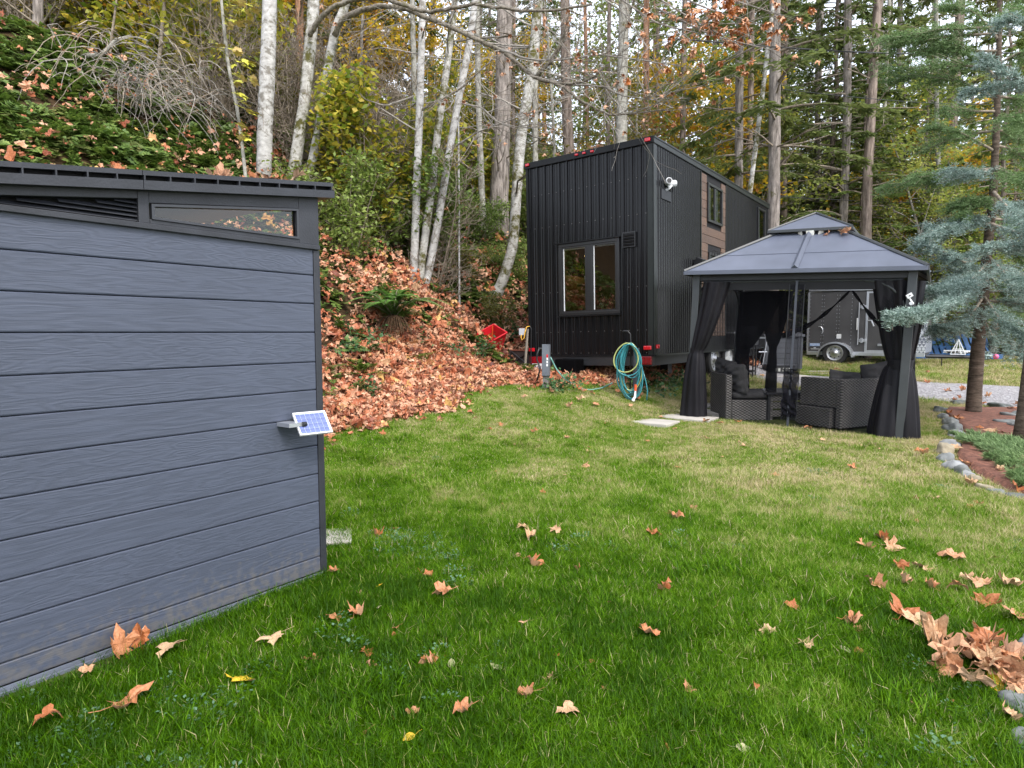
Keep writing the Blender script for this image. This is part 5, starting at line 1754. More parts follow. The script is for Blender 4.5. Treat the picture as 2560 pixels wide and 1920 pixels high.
F = [(3, 2, 1, 0)]
for i in range(4):
    j = (i + 1) % 4
    F += [(i, j, 4 + j, 4 + i), (4 + i, 4 + j, 8 + j, 8 + i), (8 + i, 8 + j, 12 + j, 12 + i), (12 + i, 12 + j, 16 + j, 16 + i), (16 + i, 16 + j, 20 + j, 20 + i)]
F.append((20, 21, 22, 23)); mb.add(V, F); mb.build('shell', REDP, tbr, bevel=.006)
mb = MB(); mb.tube([R @ Vector((-.05, -.02, -.035)), R @ Vector((-.05, -.02, .06))], [.10, .095], 20); mb.build('black_bucket', BLACKP, tbr)
mb = MB(); mb.tube([R @ Vector((.05, .12, -.03)), R @ Vector((.15, .14, .1)), R @ Vector((.22, .16, .31))], .008, 6); mb.build('cord', mat('orange_cord', (.8, .2, .02), .6), tbr)

wg = thing('folding_wagon', 'brown fabric folding wagon parked in the leaves behind the house corner', 'wagon', (-.03, 12.72, float(terr(.12, 12.6)) - .06), -.633)
BRN = mat('brown_canvas', (.055, .036, .032), .8, var=.2, bump=.2)
mb = MB(); mb.box(0, .50, 0, .012, .13, .42); mb.box(0, .012, .012, .80, .13, .42); mb.box(.49, .50, .012, .80, .13, .42); mb.box(0, .50, .80, .812, .13, .42); mb.box(0, .5, 0, .80, .12, .13); mb.build('canvas_body', BRN, wg)
mb = MB(); mb.tube([(-.01, -.012, .43), (.51, -.012, .43)], .014, 6); mb.tube([(-.01, .82, .43), (.51, .82, .43)], .014, 6); mb.tube([(-.01, -.012, .43), (-.01, .82, .43)], .014, 6); mb.build('top_rail', mat('rust_rail', (.22, .07, .04), .6), wg)
mb = MB()
for (a, b) in (((0, .43), (.5, .12)), ((.5, .43), (0, .12)), ((0, .43), (0, .06)), ((.5, .43), (.5, .06))): mb.tube([(a[0], -.02, a[1]), (b[0], -.02, b[1])], .011, 5)
mb.build('frame', BLACKP, wg)
for x in (.02, .48):
    mb = MB(); mb.lathe([(0, -.03), (.085, -.03), (.095, -.02), (.095, .02), (.085, .03), (0, .03)], 20, axis='y'); q = mb.build('wheel', BLACKP, wg); q.location = (x, -.02, .085)
gb = thing('utility_box', 'grey utility box with yellow cord on a leaning stake by the house edge', 'utility box', (.235, 12.1, float(terr(.235, 12.1))), -.1)
ht = at(1307, 829, 12.1)[2] - float(terr(.235, 12.1))
mb = MB(); mb.tube([(.0, 0, -.05), (.06, 0, ht + .05)], .022, 4); mb.build('stake', mat('grey_wood', (.25, .22, .18), .8), gb)
mb = MB(); mb.box(-.10, .01, -.07, -.01, ht - .07, ht + .06); mb.build('box', mat('grey_box', (.33, .34, .36), .5), gb, bevel=.008)
mb = MB(); mb.tube([(.10, -.05, ht + .10), (.05, -.08, ht + .09), (.02, -.09, ht + .0), (0, -.09, ht - .12), (-.04, -.09, ht - .16), (-.06, -.08, ht - .10), (-.05, -.07, ht - .06)], .010, 6); mb.build('cord', mat('yellow_cord', (.65, .36, .04), .5), gb, smooth=True)
mb = MB(); mb.tube([(.12, 0, .0), (.13, 0, ht + .05), (.10, 0, ht + .1)], .012, 6); mb.build('conduit', BLACKP, gb)

# ---------------------------------------------------------------- paving stones
PAV = mat('pale_paver', (.42, .39, .35), .9, var=.12, nscale=4, bump=.3, bscale=80)
LBL = ['nearest pale rectangular paver of the row leading to the house', 'second pale paver from the lawn in the row by the left curtain', 'third pale paver from the lawn in the row by the left curtain', 'farthest visible pale paver of the row, half behind the curtain']
for k, (x, y, ln_, wd_, rz) in enumerate(PADS):
    o = MB().box(-ln_ / 2, ln_ / 2, -wd_ / 2, wd_ / 2, -.05, .03).build('paver', PAV, bevel=.008); o.location = (x, y, float(terr(x, y))); o.rotation_euler = (0, 0, rz)
    tag(o, (LBL + ['lone pale paver peeking out from behind the shed corner'])[k], 'paver', 'pavers leading to the house' if k < 4 else None)
for k, (x, y) in enumerate(((2050, 930), (2058, 936))):
    g_ = ground(x, y); o = MB().box(-.45, .45, -.12, .12, -.04, .03).build('paver', PAV, bevel=.008); o.location = g_; o.rotation_euler = (0, 0, .05)
    tag(o, 'pale plank-like paver in the grass before the cargo trailer wheel, the %s' % ('farther one' if k == 0 else 'nearer one'), 'paver')
o = MB().box(-.5, .5, -.3, .3, -.05, .02).build('paver', PAV, bevel=.01); g_ = ground(1955, 940); o.location = g_; o.rotation_euler = (0, 0, .3); tag(o, 'pale slab on the gravel in front of the black step box', 'paver')

# ---------------------------------------------------------------- rocks
def rock(name, label, loc, sx, sy, sz, seed, m, group):
    r = random.Random(seed); ph = [r.uniform(0, 6.28) for _ in range(6)]
    mb = MB()
    def fn(u, v):
        th = 2 * math.pi * u; p = math.pi * (v - .5)
        x, y, z = math.cos(p) * math.cos(th), math.cos(p) * math.sin(th), math.sin(p)
        k = 1 + .16 * math.sin(3 * x + ph[0]) * math.sin(3.3 * y + ph[1]) + .12 * math.sin(4 * z + ph[2] + 2 * x) + .06 * math.sin(9 * x + ph[3]) * math.sin(8 * y + ph[4])
        q = .8
        return (sx * k * math.copysign(abs(x) ** q, x), sy * k * math.copysign(abs(y) ** q, y), sz * k * math.copysign(abs(z) ** q, z))
    mb.grid(fn, 26, 14)
    o = mb.build(name, m, smooth=True); o.location = loc; o.rotation_euler = (r.uniform(-.2, .2), r.uniform(-.2, .2), r.uniform(0, 6.28))
    return tag(o, label, 'stone', group)


RM = [mat('rock_grey', (.17, .18, .175), .85, var=.3, nscale=7, bump=.8, bscale=25), mat('rock_tan', (.27, .23, .16), .85, var=.3, nscale=7, bump=.8, bscale=25), mat('rock_pale', (.24, .245, .245), .85, var=.25, nscale=9, bump=.8, bscale=25), mat('rock_dark', (.10, .11, .105), .85, var=.4, nscale=7, bump=.8, bscale=25)]
SD = [('flat dark', 3, .30, .16, .07), ('dark lichened', 3, .22, .13, .08), ('small grey', 0, .12, .10, .08), ('rounded greenish grey', 0, .16, .13, .11), ('broad greenish grey', 0, .19, .14, .11), ('pale', 2, .15, .11, .09), ('wide pale', 2, .17, .11, .08), ('rounded tan', 1, .13, .11, .11), ('grey', 0, .14, .11, .09), ('white-blotched', 2, .17, .12, .09), ('blue-grey', 0, .12, .09, .08), ('small pale blue-grey', 2, .10, .08, .06), ('small tan', 1, .10, .08, .06), ('low tan', 1, .13, .10, .05), ('half-buried grey', 0, .12, .09, .05), ('half-buried dark', 3, .12, .09, .05)]
NTH = ['beside the driveway', 'just behind the right curtain', 'next after the dark lichened one', 'between the curtain hem and the cedar', 'level with the big brown leaf', 'at the juniper tip', 'under the juniper tip', 'at the bend of the edging', 'just past the bend', 'midway along the near run', 'right of the white-blotched one', 'at the lower end of the near run', 'among grass below the near run', 'sunk in the turf', 'near the frame edge end of the edging', 'last before the grass closes over']
for k, p in enumerate(STONES):
    nm, mi, sx, sy, sz = SD[k]
    rock('edging_stone', '%s edging stone, %s' % (nm, NTH[k]), (p[0], p[1], p[2] + sz * .2), sx * .68, sy * .68, sz * .8, k, RM[mi], 'stones edging the mulch bed')
for k, (x, y, s, lb) in enumerate(((2525, 1046, .14, 'small flat grey rock left of its pair on the mulch'), (2546, 1042, .15, 'small flat grey rock right of its pair on the mulch'), (2518, 1064, .15, 'flat layered rock lowest in the mulch cluster'), (2541, 1070, .18, 'broad flat rock lowest right in the mulch cluster'), (2500, 1022, .16, 'dark flat rock behind the mulch near the driveway'))):
    p = ground(x, y); rock('flat_rock', lb, (p[0], p[1], p[2] + .04), s, s * .7, .05, 30 + k, RM[0] if k < 4 else RM[3], 'flat rocks on the mulch')
for k, (x, y, s, lb) in enumerate(((2572, 1640, .20, 'grey boulder at the right edge beside the leaf heap'), (2585, 1800, .22, 'large grey boulder in the lower right corner'), (2560, 1580, .12, 'small pale boulder above the leaf heap at the right edge'), (2570, 1895, .16, 'dark boulder in the bottom right corner'))):
    p = ground(x, y); rock('boulder', lb, (p[0] + .06, p[1], p[2] + .0), s * .62, s * .55, s * .36, 50 + k, RM[0], 'boulders at the right edge')

# ---------------------------------------------------------------- overhead wires
WIRE = mat('wire', (.02, .02, .022), .5)
for (a, b, Y0, Y1, lb) in (((1690, 122), (2760, 140), 15, 19, 'thick overhead wire crossing the trees at the right, highest of the three'), ((1950, 245), (2760, 268), 17, 21, 'thin overhead wire below the thick one at the right'), ((1935, 510), (2760, 500), 19, 24, 'lowest thin wire just above the gazebo roof')):
    p, q = at(*a, Y0), at(*b, Y1)
    p2 = p + (p - q) * .6
    pts = [p + (q - p) * t - np.array([0, 0, .25 * math.sin(math.pi * t)]) + np.array([0, 0, .22]) for t in np.linspace(0, 1, 16)]
    mb = MB(); mb.tube(pts, .018 if Y0 == 15 else .009, 5); o = mb.build('overhead_wire', WIRE); tag(o, lb, 'wire', 'overhead wires')

# ================================================================ TREES AND PLANTS
def bark(name, c_dark, c_light, sc=(7, 7, 1.2), moss=0, bump=.8, spots=False, contrast=(.35, .65)):
    if name in MATS: return MATS[name]
    m, n, b = newmat(name)
    tc = N(n, 'ShaderNodeTexCoord'); mp = N(n, 'ShaderNodeMapping'); mp.inputs['Scale'].default_value = sc
    n.links.new(tc.outputs['Object'], mp.inputs[0])
    nz = N(n, 'ShaderNodeTexNoise'); nz.inputs['Scale'].default_value = 2.4; nz.inputs['Detail'].default_value = 9; nz.inputs['Roughness'].default_value = .7
    n.links.new(mp.outputs[0], nz.inputs['Vector'])
    r = ramp(n, [(contrast[0], c_dark), (contrast[1], c_light)])
    n.links.new(nz.outputs['Fac'], r.inputs[0])
    last = r.outputs[0]
    if spots:
        n2 = N(n, 'ShaderNodeTexNoise'); n2.inputs['Scale'].default_value = 6.5; n2.inputs['Detail'].default_value = 8; n2.inputs['Roughness'].default_value = .7
        m3 = N(n, 'ShaderNodeMapping'); m3.inputs['Scale'].default_value = (1, 1, 1.3); n.links.new(tc.outputs['Object'], m3.inputs[0]); n.links.new(m3.outputs[0], n2.inputs['Vector'])
        r3 = ramp(n, [(.50, (0, 0, 0)), (.60, (.85, .85, .85))]); n.links.new(n2.outputs['Fac'], r3.inputs[0])
        mx = N(n, 'ShaderNodeMixRGB'); mx.inputs[2].default_value = (.16, .145, .12, 1)
        n.links.new(r3.outputs[0], mx.inputs[0]); n.links.new(last, mx.inputs[1]); last = mx.outputs[0]
    if moss:
        n4 = N(n, 'ShaderNodeTexNoise'); n4.inputs['Scale'].default_value = 3.6; n4.inputs['Detail'].default_value = 9; n4.inputs['Roughness'].default_value = .75
        n.links.new(tc.outputs['Object'], n4.inputs['Vector'])
        r4 = ramp(n, [(.62 - moss * .25, (0, 0, 0)), (.72 - moss * .25, (1, 1, 1))]); n.links.new(n4.outputs['Fac'], r4.inputs[0])
        mx = N(n, 'ShaderNodeMixRGB'); mx.inputs[2].default_value = (.085, .080, .022, 1)
        n.links.new(r4.outputs[0], mx.inputs[0]); n.links.new(last, mx.inputs[1]); last = mx.outputs[0]
    n.links.new(last, b.inputs['Base Color'])
    b.inputs['Roughness'].default_value = .9; b.inputs['Specular IOR Level'].default_value = .15
    bp = N(n, 'ShaderNodeBump'); bp.inputs['Strength'].default_value = bump; bp.inputs['Distance'].default_value = .03
    n.links.new(nz.outputs['Fac'], bp.inputs['Height']); n.links.new(bp.outputs[0], b.inputs['Normal'])
    MATS[name] = m
    return m


ALDER = bark('alder_bark', (.30, .29, .275), (.56, .55, .53), (3, 3, 5), moss=.12, bump=.35, spots=True)
ALDERM = bark('alder_bark_mossy', (.30, .29, .26), (.54, .53, .50), (3, 3, 5), moss=.55, bump=.4, spots=True)
FIR = bark('fir_bark', (.07, .052, .042), (.34, .275, .23), (6, 6, .9), moss=.0, bump=1)
FIRG = bark('fir_bark_grey', (.08, .068, .058), (.38, .335, .30), (6, 6, 1.0), moss=.1, bump=1)
FIRR = bark('fir_bark_red_or_sunlit', (.12, .06, .035), (.46, .27, .17), (6, 6, .9), bump=1)
LICH = bark('lichen_bark', (.13, .12, .10), (.42, .41, .36), (4, 4, 2.4), moss=.3, bump=.6)
MOSSL = bark('mossy_limb', (.07, .055, .04), (.30, .27, .22), (8, 8, 8), moss=.25, bump=.7)
TWIG = bark('twig_bark', (.13, .105, .08), (.38, .32, .25), (5, 5, 5), bump=.2)
TWIGG = bark('twig_grey', (.15, .135, .12), (.36, .33, .29), (5, 5, 5), bump=.2)

NEEDLE = leafmat('fir_needles', [(0, (.06, .09, .028)), (.4, (.125, .165, .05)), (.75, (.20, .235, .07)), (1, (.30, .26, .11))], 'both', .5)
NEEDLE2 = leafmat('fir_needles_light', [(0, (.075, .115, .032)), (.5, (.14, .195, .052)), (1, (.25, .27, .09))], 'both', .4)
NEEDLE3 = leafmat('young_fir_needles', [(0, (.07, .12, .03)), (.5, (.13, .20, .045)), (1, (.22, .28, .08))], 'both', .4)
CEDARB = leafmat('blue_cedar_needles', [(0, (.12, .19, .15)), (.5, (.27, .37, .32)), (1, (.50, .60, .55))], 'rnd', .2)
CEDARG = leafmat('green_cedar_needles', [(0, (.08, .14, .05)), (.5, (.17, .27, .10)), (1, (.29, .41, .18))], 'rnd', .25)
YEL = leafmat('yellow_maple_leaves', [(0, (.30, .26, .03)), (.35, (.56, .40, .02)), (.7, (.66, .47, .04)), (1, (.62, .26, .04))], 'rnd', .55)
YGR = leafmat('yellow_green_leaves', [(0, (.12, .20, .02)), (.5, (.34, .36, .04)), (1, (.60, .46, .06))], 'rnd', .45)
LIM = leafmat('lime_leaves', [(0, (.11, .17, .03)), (.5, (.25, .31, .06)), (.85, (.40, .40, .09)), (1, (.52, .42, .08))], 'both', .5)
ORG = leafmat('orange_leaves', [(0, (.32, .09, .03)), (.4, (.55, .20, .05)), (.8, (.65, .32, .08)), (1, (.60, .42, .10))], 'both', .4)
OLV = leafmat('olive_leaves', [(0, (.05, .075, .015)), (.5, (.13, .14, .03)), (.85, (.26, .22, .05)), (1, (.36, .26, .05))], 'both', .35)
BSH = leafmat('bush_leaves', [(0, (.07, .12, .025)), (.5, (.17, .25, .05)), (1, (.32, .39, .10))], 'both', .35)


def nose(P):
    return np.asarray(P, float)


def conifer_crown(seed, H, z0, R, nb, needles, L, W, droop=.35, rise=.1, spread=.32, cardsper=9, name='crown', m=None, power=.8, twigm=None, sprays=24):
    """whorled branches with flat sprays of needle clumps; returns (foliage object, branch object), unlinked"""
    g = np.random.default_rng(seed)
    Q = []; mbb = MB()
    P_all, D_all, L_all = [], [], []
    for k in range(nb):
        f = (k + g.random()) / nb
        z = z0 + (H - z0) * f ** 1.0
        ln = R * (1 - f) ** power * g.uniform(.55, 1.1) + .25
        az = k * 2.399 + g.uniform(-.5, .5)
        d = np.array([math.cos(az), math.sin(az), 0]); s = np.array([-d[1], d[0], 0])
        ri = g.uniform(-.05, rise * 2) ; dr = droop * g.uniform(.6, 1.4)
        def pt(t): return np.outer(t, d * ln) + np.stack([np.zeros_like(t), np.zeros_like(t), z + ln * (ri * t - dr * t * t)], 1)
        tt = np.linspace(0, 1, 6)
        mbb.tube(list(pt(tt)), list(np.linspace(.02 + .008 * ln, .004, 6)), 3, cap=False)
        ns = max(4, int(sprays * ln / R + 3))
        t = g.uniform(.18, 1, ns) ** .8
        base = pt(t)
        side = g.choice([-1, 1], ns) * g.uniform(.2, 1, ns)
        off = side * spread * ln * (1.1 - t) + g.normal(0, .03, ns)
        out = d * .6 + 0 * off[:, None]
        tip = base + s * off[:, None] + d * (np.abs(off) * .7)[:, None]
        tip[:, 2] -= np.abs(off) * .25 + g.uniform(0, .08, ns)
        # needles along base->tip
        m_ = cardsper
        q = (np.arange(m_) + .5) / m_
        P = base[:, None, :] * (1 - q[None, :, None]) + tip[:, None, :] * q[None, :, None]
        ax = unit(tip - base + d * .05)[:, None, :]
        sd = np.cross(ax, [0, 0, 1.])
        sg = np.where(np.arange(m_) % 2 == 0, 1, -1)[None, :, None]
        D = ax * .8 + sd * sg * .9 + g.normal(0, .22, P.shape)
        D[:, :, 2] -= .12
        P_all.append(P.reshape(-1, 3)); D_all.append(D.reshape(-1, 3)); L_all.append(g.uniform(.6, 1.2, ns * m_))
    P = np.concatenate(P_all); D = np.concatenate(D_all); l = np.concatenate(L_all)
    up = np.tile([0, 0, 1.], (len(P), 1)) + g.normal(0, .35, (len(P), 3))
    fol = quads_mesh(name, cards(P, D, L * l, W * l, up=up), m, link=False)
    return fol, mbb


def trunk_tube(mb, pts, r0, r1, n=12, jit=.12, flare=1.35):
    m = len(pts); rs = list(np.linspace(r0, r1, m)); rs[0] *= flare
    mb.tube(pts, rs, n, jit=jit)


# ---- forest tree prototypes (trunk + branches + crown), copied through the wood
def mesh_obj(name, mb, m, smooth=True):
    me = bpy.data.meshes.new(name); me.from_pydata(mb.v, [], mb.f); me.materials.append(m)
    me.polygons.foreach_set('use_smooth', [smooth] * len(mb.f)); me.update()
    return bpy.data.objects.new(name, me)


PROTO = {}


def make_conifer(key, seed, H, z0, R, r0, nb, m, bm, L, W, dead=40, **kw):
    g = random.Random(seed)
    mb = MB()
    pts = [(g.gauss(0, .03) * i ** .5 * .5, g.gauss(0, .03) * i ** .5 * .5, H * i / 14) for i in range(15)]
    pts[0] = (0, 0, -.5)
    trunk_tube(mb, pts, r0, .03, 14, .10)
    tr = mesh_obj('trunk', mb, bm)
    fol, bb = conifer_crown(seed, H, z0, R, nb, 0, L, W, m=m, **kw)
    br = mesh_obj('branches', bb, TWIG); br['kind'] = 'stuff'
    # dead lower twigs
    mb = MB()
    for k in range(dead):
        z = g.uniform(min(1.5, z0), z0 + (H - z0) * .45); az = g.uniform(0, 6.28); l = g.uniform(.5, 1.9)
        p = [np.array([0, 0, z])]
        d = np.array([math.cos(az), math.sin(az), g.uniform(-.35, .15)])
        for i in range(4):
            p.append(p[-1] + d * l / 4); d = d + np.array([g.gauss(0, .18), g.gauss(0, .18), g.gauss(-.06, .14)])
        mb.tube(p, [.016, .012, .009, .006, .003], 3, cap=False)
        for q in range(3):
            i = g.randint(1, 3); e = p[i] + np.array([g.gauss(0, .25), g.gauss(0, .25), g.gauss(-.12, .18)])
            mb.tube([p[i], (p[i] + e) / 2 + np.array([0, 0, .03]), e], [.006, .005, .002], 3, cap=False)
    dd = mesh_obj('dead_branches', mb, TWIG); dd['kind'] = 'stuff'
    PROTO[key] = (tr, fol, br, dd)


make_conifer('fir_tall', 1, 30, 6.5, 3.6, .26, 84, NEEDLE, FIR, .26, .075, dead=60, sprays=30, droop=.42)
make_conifer('fir_tall2', 2, 27, 4.5, 3.0, .19, 76, NEEDLE, FIRG, .25, .07, dead=55, sprays=26, droop=.30)
make_conifer('fir_slim', 3, 24, 3.0, 2.4, .13, 74, NEEDLE2, FIRG, .22, .06, dead=45, sprays=22, droop=.25)
make_conifer('fir_red', 4, 28, 8.0, 3.0, .20, 66, NEEDLE, FIRR, .26, .075, dead=50, sprays=24, droop=.4)
make_conifer('fir_young', 5, 11, .8, 2.9, .10, 90, NEEDLE3, FIR, .16, .045, dead=6, sprays=34, droop=.22, power=.9)
make_conifer('hemlock', 6, 16, 1.5, 3.2, .13, 110, NEEDLE, FIR, .18, .05, dead=20, sprays=34, droop=.5)


def stand(key, name, label, cat, x, y, s=1.0, rz=None, group=None, lean=(0, 0), z_off=-.1, parts=None, trunk_mat=None):
    root = thing(name, label, cat, (x, y, float(terr(x, y)) + z_off), rz if rz is not None else random.uniform(0, 6.28), group)
    root.rotation_euler = (lean[0], lean[1], root.rotation_euler[2]); root.scale = (s,) * 3 if not hasattr(s, '__len__') else s
    for p in PROTO[key]:
        if parts and p.name.split('.')[0] not in parts: continue
        c = p.copy(); COL.objects.link(c); c.parent = root
        c.name = p.name.split('.')[0]
    return root


# ---- broadleaf generator
def grow(g, mb, p, d, l, r, depth, tips, spread=.6, up=.15, segs=4, nch=(2, 4), shrink=.68, rmin=.0035):
    pts = [np.array(p, float)]; rs = [r]
    for i in range(segs):
        d = unit(np.array(d) + np.array([g.gauss(0, .13), g.gauss(0, .13), g.gauss(up * .3, .1)]))
        pts.append(pts[-1] + d * l / segs); rs.append(max(rmin, r * (1 - .45 * (i + 1) / segs)))
    mb.tube(pts, rs, 5 if r > .03 else 3, cap=False)
    if depth == 0:
        tips.append((pts, d)); return
    for k in range(g.randint(*nch)):
        i = g.randint(max(1, segs // 2), segs)
        nd = unit(d + np.array([g.gauss(0, spread), g.gauss(0, spread), g.gauss(up, spread * .5)]))
        grow(g, mb, pts[i], nd, l * shrink * g.uniform(.7, 1.2), rs[i] * .62, depth - 1, tips, spread, up, segs, nch, shrink, rmin)
    tips.append((pts, d))


def leaves_on(g, tips, per, L, W, jitter, droop=.3):
    P, D = [], []
    for pts, d in tips:
        for _ in range(per):
            i = g.integers(1, len(pts)); P.append(pts[i] + g.normal(0, jitter, 3)); D.append(np.array([g.normal(), g.normal(), -droop + g.normal(0, .5)]))
    P = np.array(P); D = np.array(D)
    up = np.tile([0, 0, 1.], (len(P), 1)) + g.normal(0, .5, (len(P), 3))
    return cards(P, D, L * g.uniform(.6, 1.25, len(P)), W * g.uniform(.6, 1.2, len(P)), up=up, fold=.18)


def make_broadleaf(key, seed, H, r0, m, bm, depth, per, L, W, jitter, spread=.6, clear=.3, nst=1, wide=1.0, nbr=(2, 4)):
    g = random.Random(seed); mb = MB(); tips = []; mt = MB()
    for s in range(nst):
        lean = np.array([g.gauss(0, .18) * (nst > 1) * 2, g.gauss(0, .18) * (nst > 1) * 2, 1])
        pts = [np.array([g.gauss(0, .06) * (nst > 1), g.gauss(0, .06) * (nst > 1), -.25])]
        d = unit(lean)
        n = 9
        for i in range(n):
            d = unit(d + np.array([g.gauss(0, .05), g.gauss(0, .05), .05])); pts.append(pts[-1] + d * H / n)
        rs = list(np.linspace(r0, r0 * .2, n + 1)); rs[0] *= 1.4
        mt.tube(pts, rs, 9, jit=.1)
        for i in range(int(n * clear), n + 1):
            for k in range(g.randint(2, 3)):
                az = g.uniform(0, 6.28); dd = unit(np.array([math.cos(az) * wide, math.sin(az) * wide, g.uniform(.1, .8)]))
                grow(g, mb, pts[i], dd, H * .22 * (1.2 - i / n * .6), rs[i] * .5, depth, tips, spread, .1, nch=nbr)
    tr = mesh_obj('trunk', mt, bm); br = mesh_obj('branches', mb, TWIG if 'bush' in key or 'bare' in key else TWIGG)
    out = [tr, br]; br['kind'] = 'stuff'
    if per:
        fol = quads_mesh('crown', leaves_on(np.random.default_rng(seed), tips, per, L, W, jitter), m, link=False); out.append(fol)
    PROTO[key] = tuple(out)
    return len(tips)


print('tips', make_broadleaf('maple_yellow', 11, 9, .10, YEL, TWIGG, 2, 13, .17, .15, .16, .7, .25),
      make_broadleaf('maple_olive', 12, 8, .08, OLV, TWIGG, 2, 7, .15, .12, .16, .7, .2),
      make_broadleaf('maple_orange', 13, 7, .07, ORG, TWIGG, 2, 5, .15, .12, .15, .7, .2),
      make_broadleaf('maple_lime', 19, 9, .08, LIM, TWIGG, 2, 12, .15, .12, .17, .7, .15),
      make_broadleaf('bare_alder', 14, 12, .08, OLV, LICH, 2, 1, .10, .08, .1, .55, .25),
      make_broadleaf('bush_green', 15, 1.5, .018, BSH, TWIG, 1, 10, .075, .048, .07, .8, .15, nst=5),
      make_broadleaf('bush_olive', 16, 1.7, .018, OLV, TWIG, 1, 9, .085, .05, .08, .8, .15, nst=5),
      make_broadleaf('bush_bare', 17, 2.2, .016, ORG, TWIG, 2, 0, .08, .06, .07, .6, .1, nst=6),
      make_broadleaf('bush_yellow', 18, 2.4, .02, YGR, TWIG, 1, 9, .11, .09, .1, .8, .15, nst=5))

# ---------------------------------------------------------------- measured trunks: (px at top.. ) polylines in photo pixels at a depth
def px_trunk(name, label, cat, line, Y, wpx, m, group=None, base_z=None, n=14, taper=.75, extend=4.0, crown=None, jit=.10, extra=None):
    """line: picture points from the foot upward at depth Y; wpx: widths there; the trunk is solid and carries on above the view"""
    P = [at(x, y, Y) for x, y in line]
    foot = P[0].copy()
    gz_ = float(terr(foot[0], foot[1]))
    root = thing(name, label, cat, (foot[0], foot[1], min(foot[2], gz_)), 0, group)
    o = np.array(root.location)
    pts = [p - o for p in P]
    rs = [w_ / 2 * Y / FPX for w_ in (wpx if hasattr(wpx, '__len__') else np.linspace(wpx, wpx * taper, len(P)))]
    if foot[2] > gz_ - .05:
        d = pts[0] - pts[1]; d = d / max(1e-6, abs(d[2])); k = max(.15, foot[2] - gz_ + .25)
        pts.insert(0, pts[0] + d * k * .999); rs.insert(0, rs[0] * 1.25)
    d = unit(pts[-1] - pts[-2]); d = unit(d + np.array([0, 0, .6]))
    pts.append(pts[-1] + d * extend); rs.append(rs[-1] * .8)
    # resample smoothly
    q = np.linspace(0, len(pts) - 1, 26); A = np.array(pts)
    B = np.stack([np.interp(q, np.arange(len(pts)), A[:, i]) for i in range(3)], 1)
    B[1:-1] = (B[:-2] + 2 * B[1:-1] + B[2:]) / 4
    R_ = np.interp(q, np.arange(len(pts)), rs)
    mb = MB(); mb.tube(list(B), list(R_), n, jit=jit)
    mb.build('trunk', m, root, smooth=True)
    if crown:
        c = random.Random(int(line[0][0])); top = B[-1]
        for p in PROTO[crown]:
            if p.name.split('.')[0] == 'trunk': continue
            e = p.copy(); COL.objects.link(e); e.parent = root; e.name = p.name.split('.')[0]; e.location = tuple(B[-8]); e.rotation_euler = (0, 0, c.uniform(0, 6.28))
    return root, B, R_


def bare_limbs(root, B, R_, seed, n, lmin, lmax, m, zlo=.3, part='limb', depth=1):
    g = random.Random(seed); mb = MB(); tips = []
    for k in range(n):
        i = g.randint(int(len(B) * zlo), len(B) - 2); az = g.uniform(0, 6.28)
        grow(g, mb, B[i], unit(np.array([math.cos(az), math.sin(az), g.uniform(-.1, .5)])), g.uniform(lmin, lmax), min(R_[i] * .3, .03), depth, tips, .45, .1, nch=(1, 3))
    o = mesh_obj('limbs', mb, m); COL.objects.link(o); o.parent = root; o['kind'] = 'stuff'
    return tips


G_AL = 'pale alders on the bank'
# three-stem alder over the sword fern
for k, (ln, w_, lb) in enumerate((
        ([(1030, 735), (1037, 620), (1042, 450), (1050, 250), (1057, 0)], [22, 20, 19, 18, 16], 'straight pale alder stem, left one of the clump above the fern'),
        ([(1045, 740), (1058, 620), (1080, 470), (1098, 300), (1120, 150), (1138, 0)], [21, 20, 19, 18, 16, 15], 'pale alder stem leaning right, middle one of the clump above the fern'),
        ([(1052, 755), (1072, 680), (1098, 540), (1120, 400), (1146, 250), (1172, 120), (1188, 0)], [21, 19, 19, 18, 17, 17, 15], 'pale alder stem leaning furthest right in the clump above the fern'))):
    rt, B, R_ = px_trunk('alder_tree', lb, 'tree', ln, 12.9 + .12 * k, w_, ALDER if k != 1 else ALDERM, G_AL)
    bare_limbs(rt, B, R_, 60 + k, 7, .8, 1.8, TWIGG, .45)
rt, B, R_ = px_trunk('alder_tree', 'thin pale alder trunk close behind the left stem of the clump', 'tree', [(1040, 560), (1038, 270), (1030, 0)], 14.5, [13, 13, 12], LICH, G_AL)
rt, B, R_ = px_trunk('alder_sapling', 'very thin pale sapling pole right of the alder clump', 'tree', [(1148, 650), (1147, 450), (1146, 308), (1150, 200)], 13.6, [5, 5, 4, 3], ALDER, G_AL, n=7, extend=1.0)
# leaning mossy alder left of the house
rt, B, R_ = px_trunk('alder_tree', 'pale alder with a mossy bowed foot just left of the tiny house', 'tree', [(1237, 744), (1252, 715), (1272, 655), (1284, 607), (1293, 450), (1303, 330), (1327, 200), (1340, 60), (1345, 0)], 15.2, [34, 27, 26, 25, 26, 26, 25, 22, 20], ALDERM, G_AL)
bare_limbs(rt, B, R_, 71, 8, .9, 2.0, TWIGG, .45)
px_trunk('alder_tree', 'slim grey alder behind the mossy-footed one, above the left end of the house roof', 'tree', [(1339, 480), (1337, 200), (1352, 0)], 18.5, [14, 13, 11], LICH, G_AL)
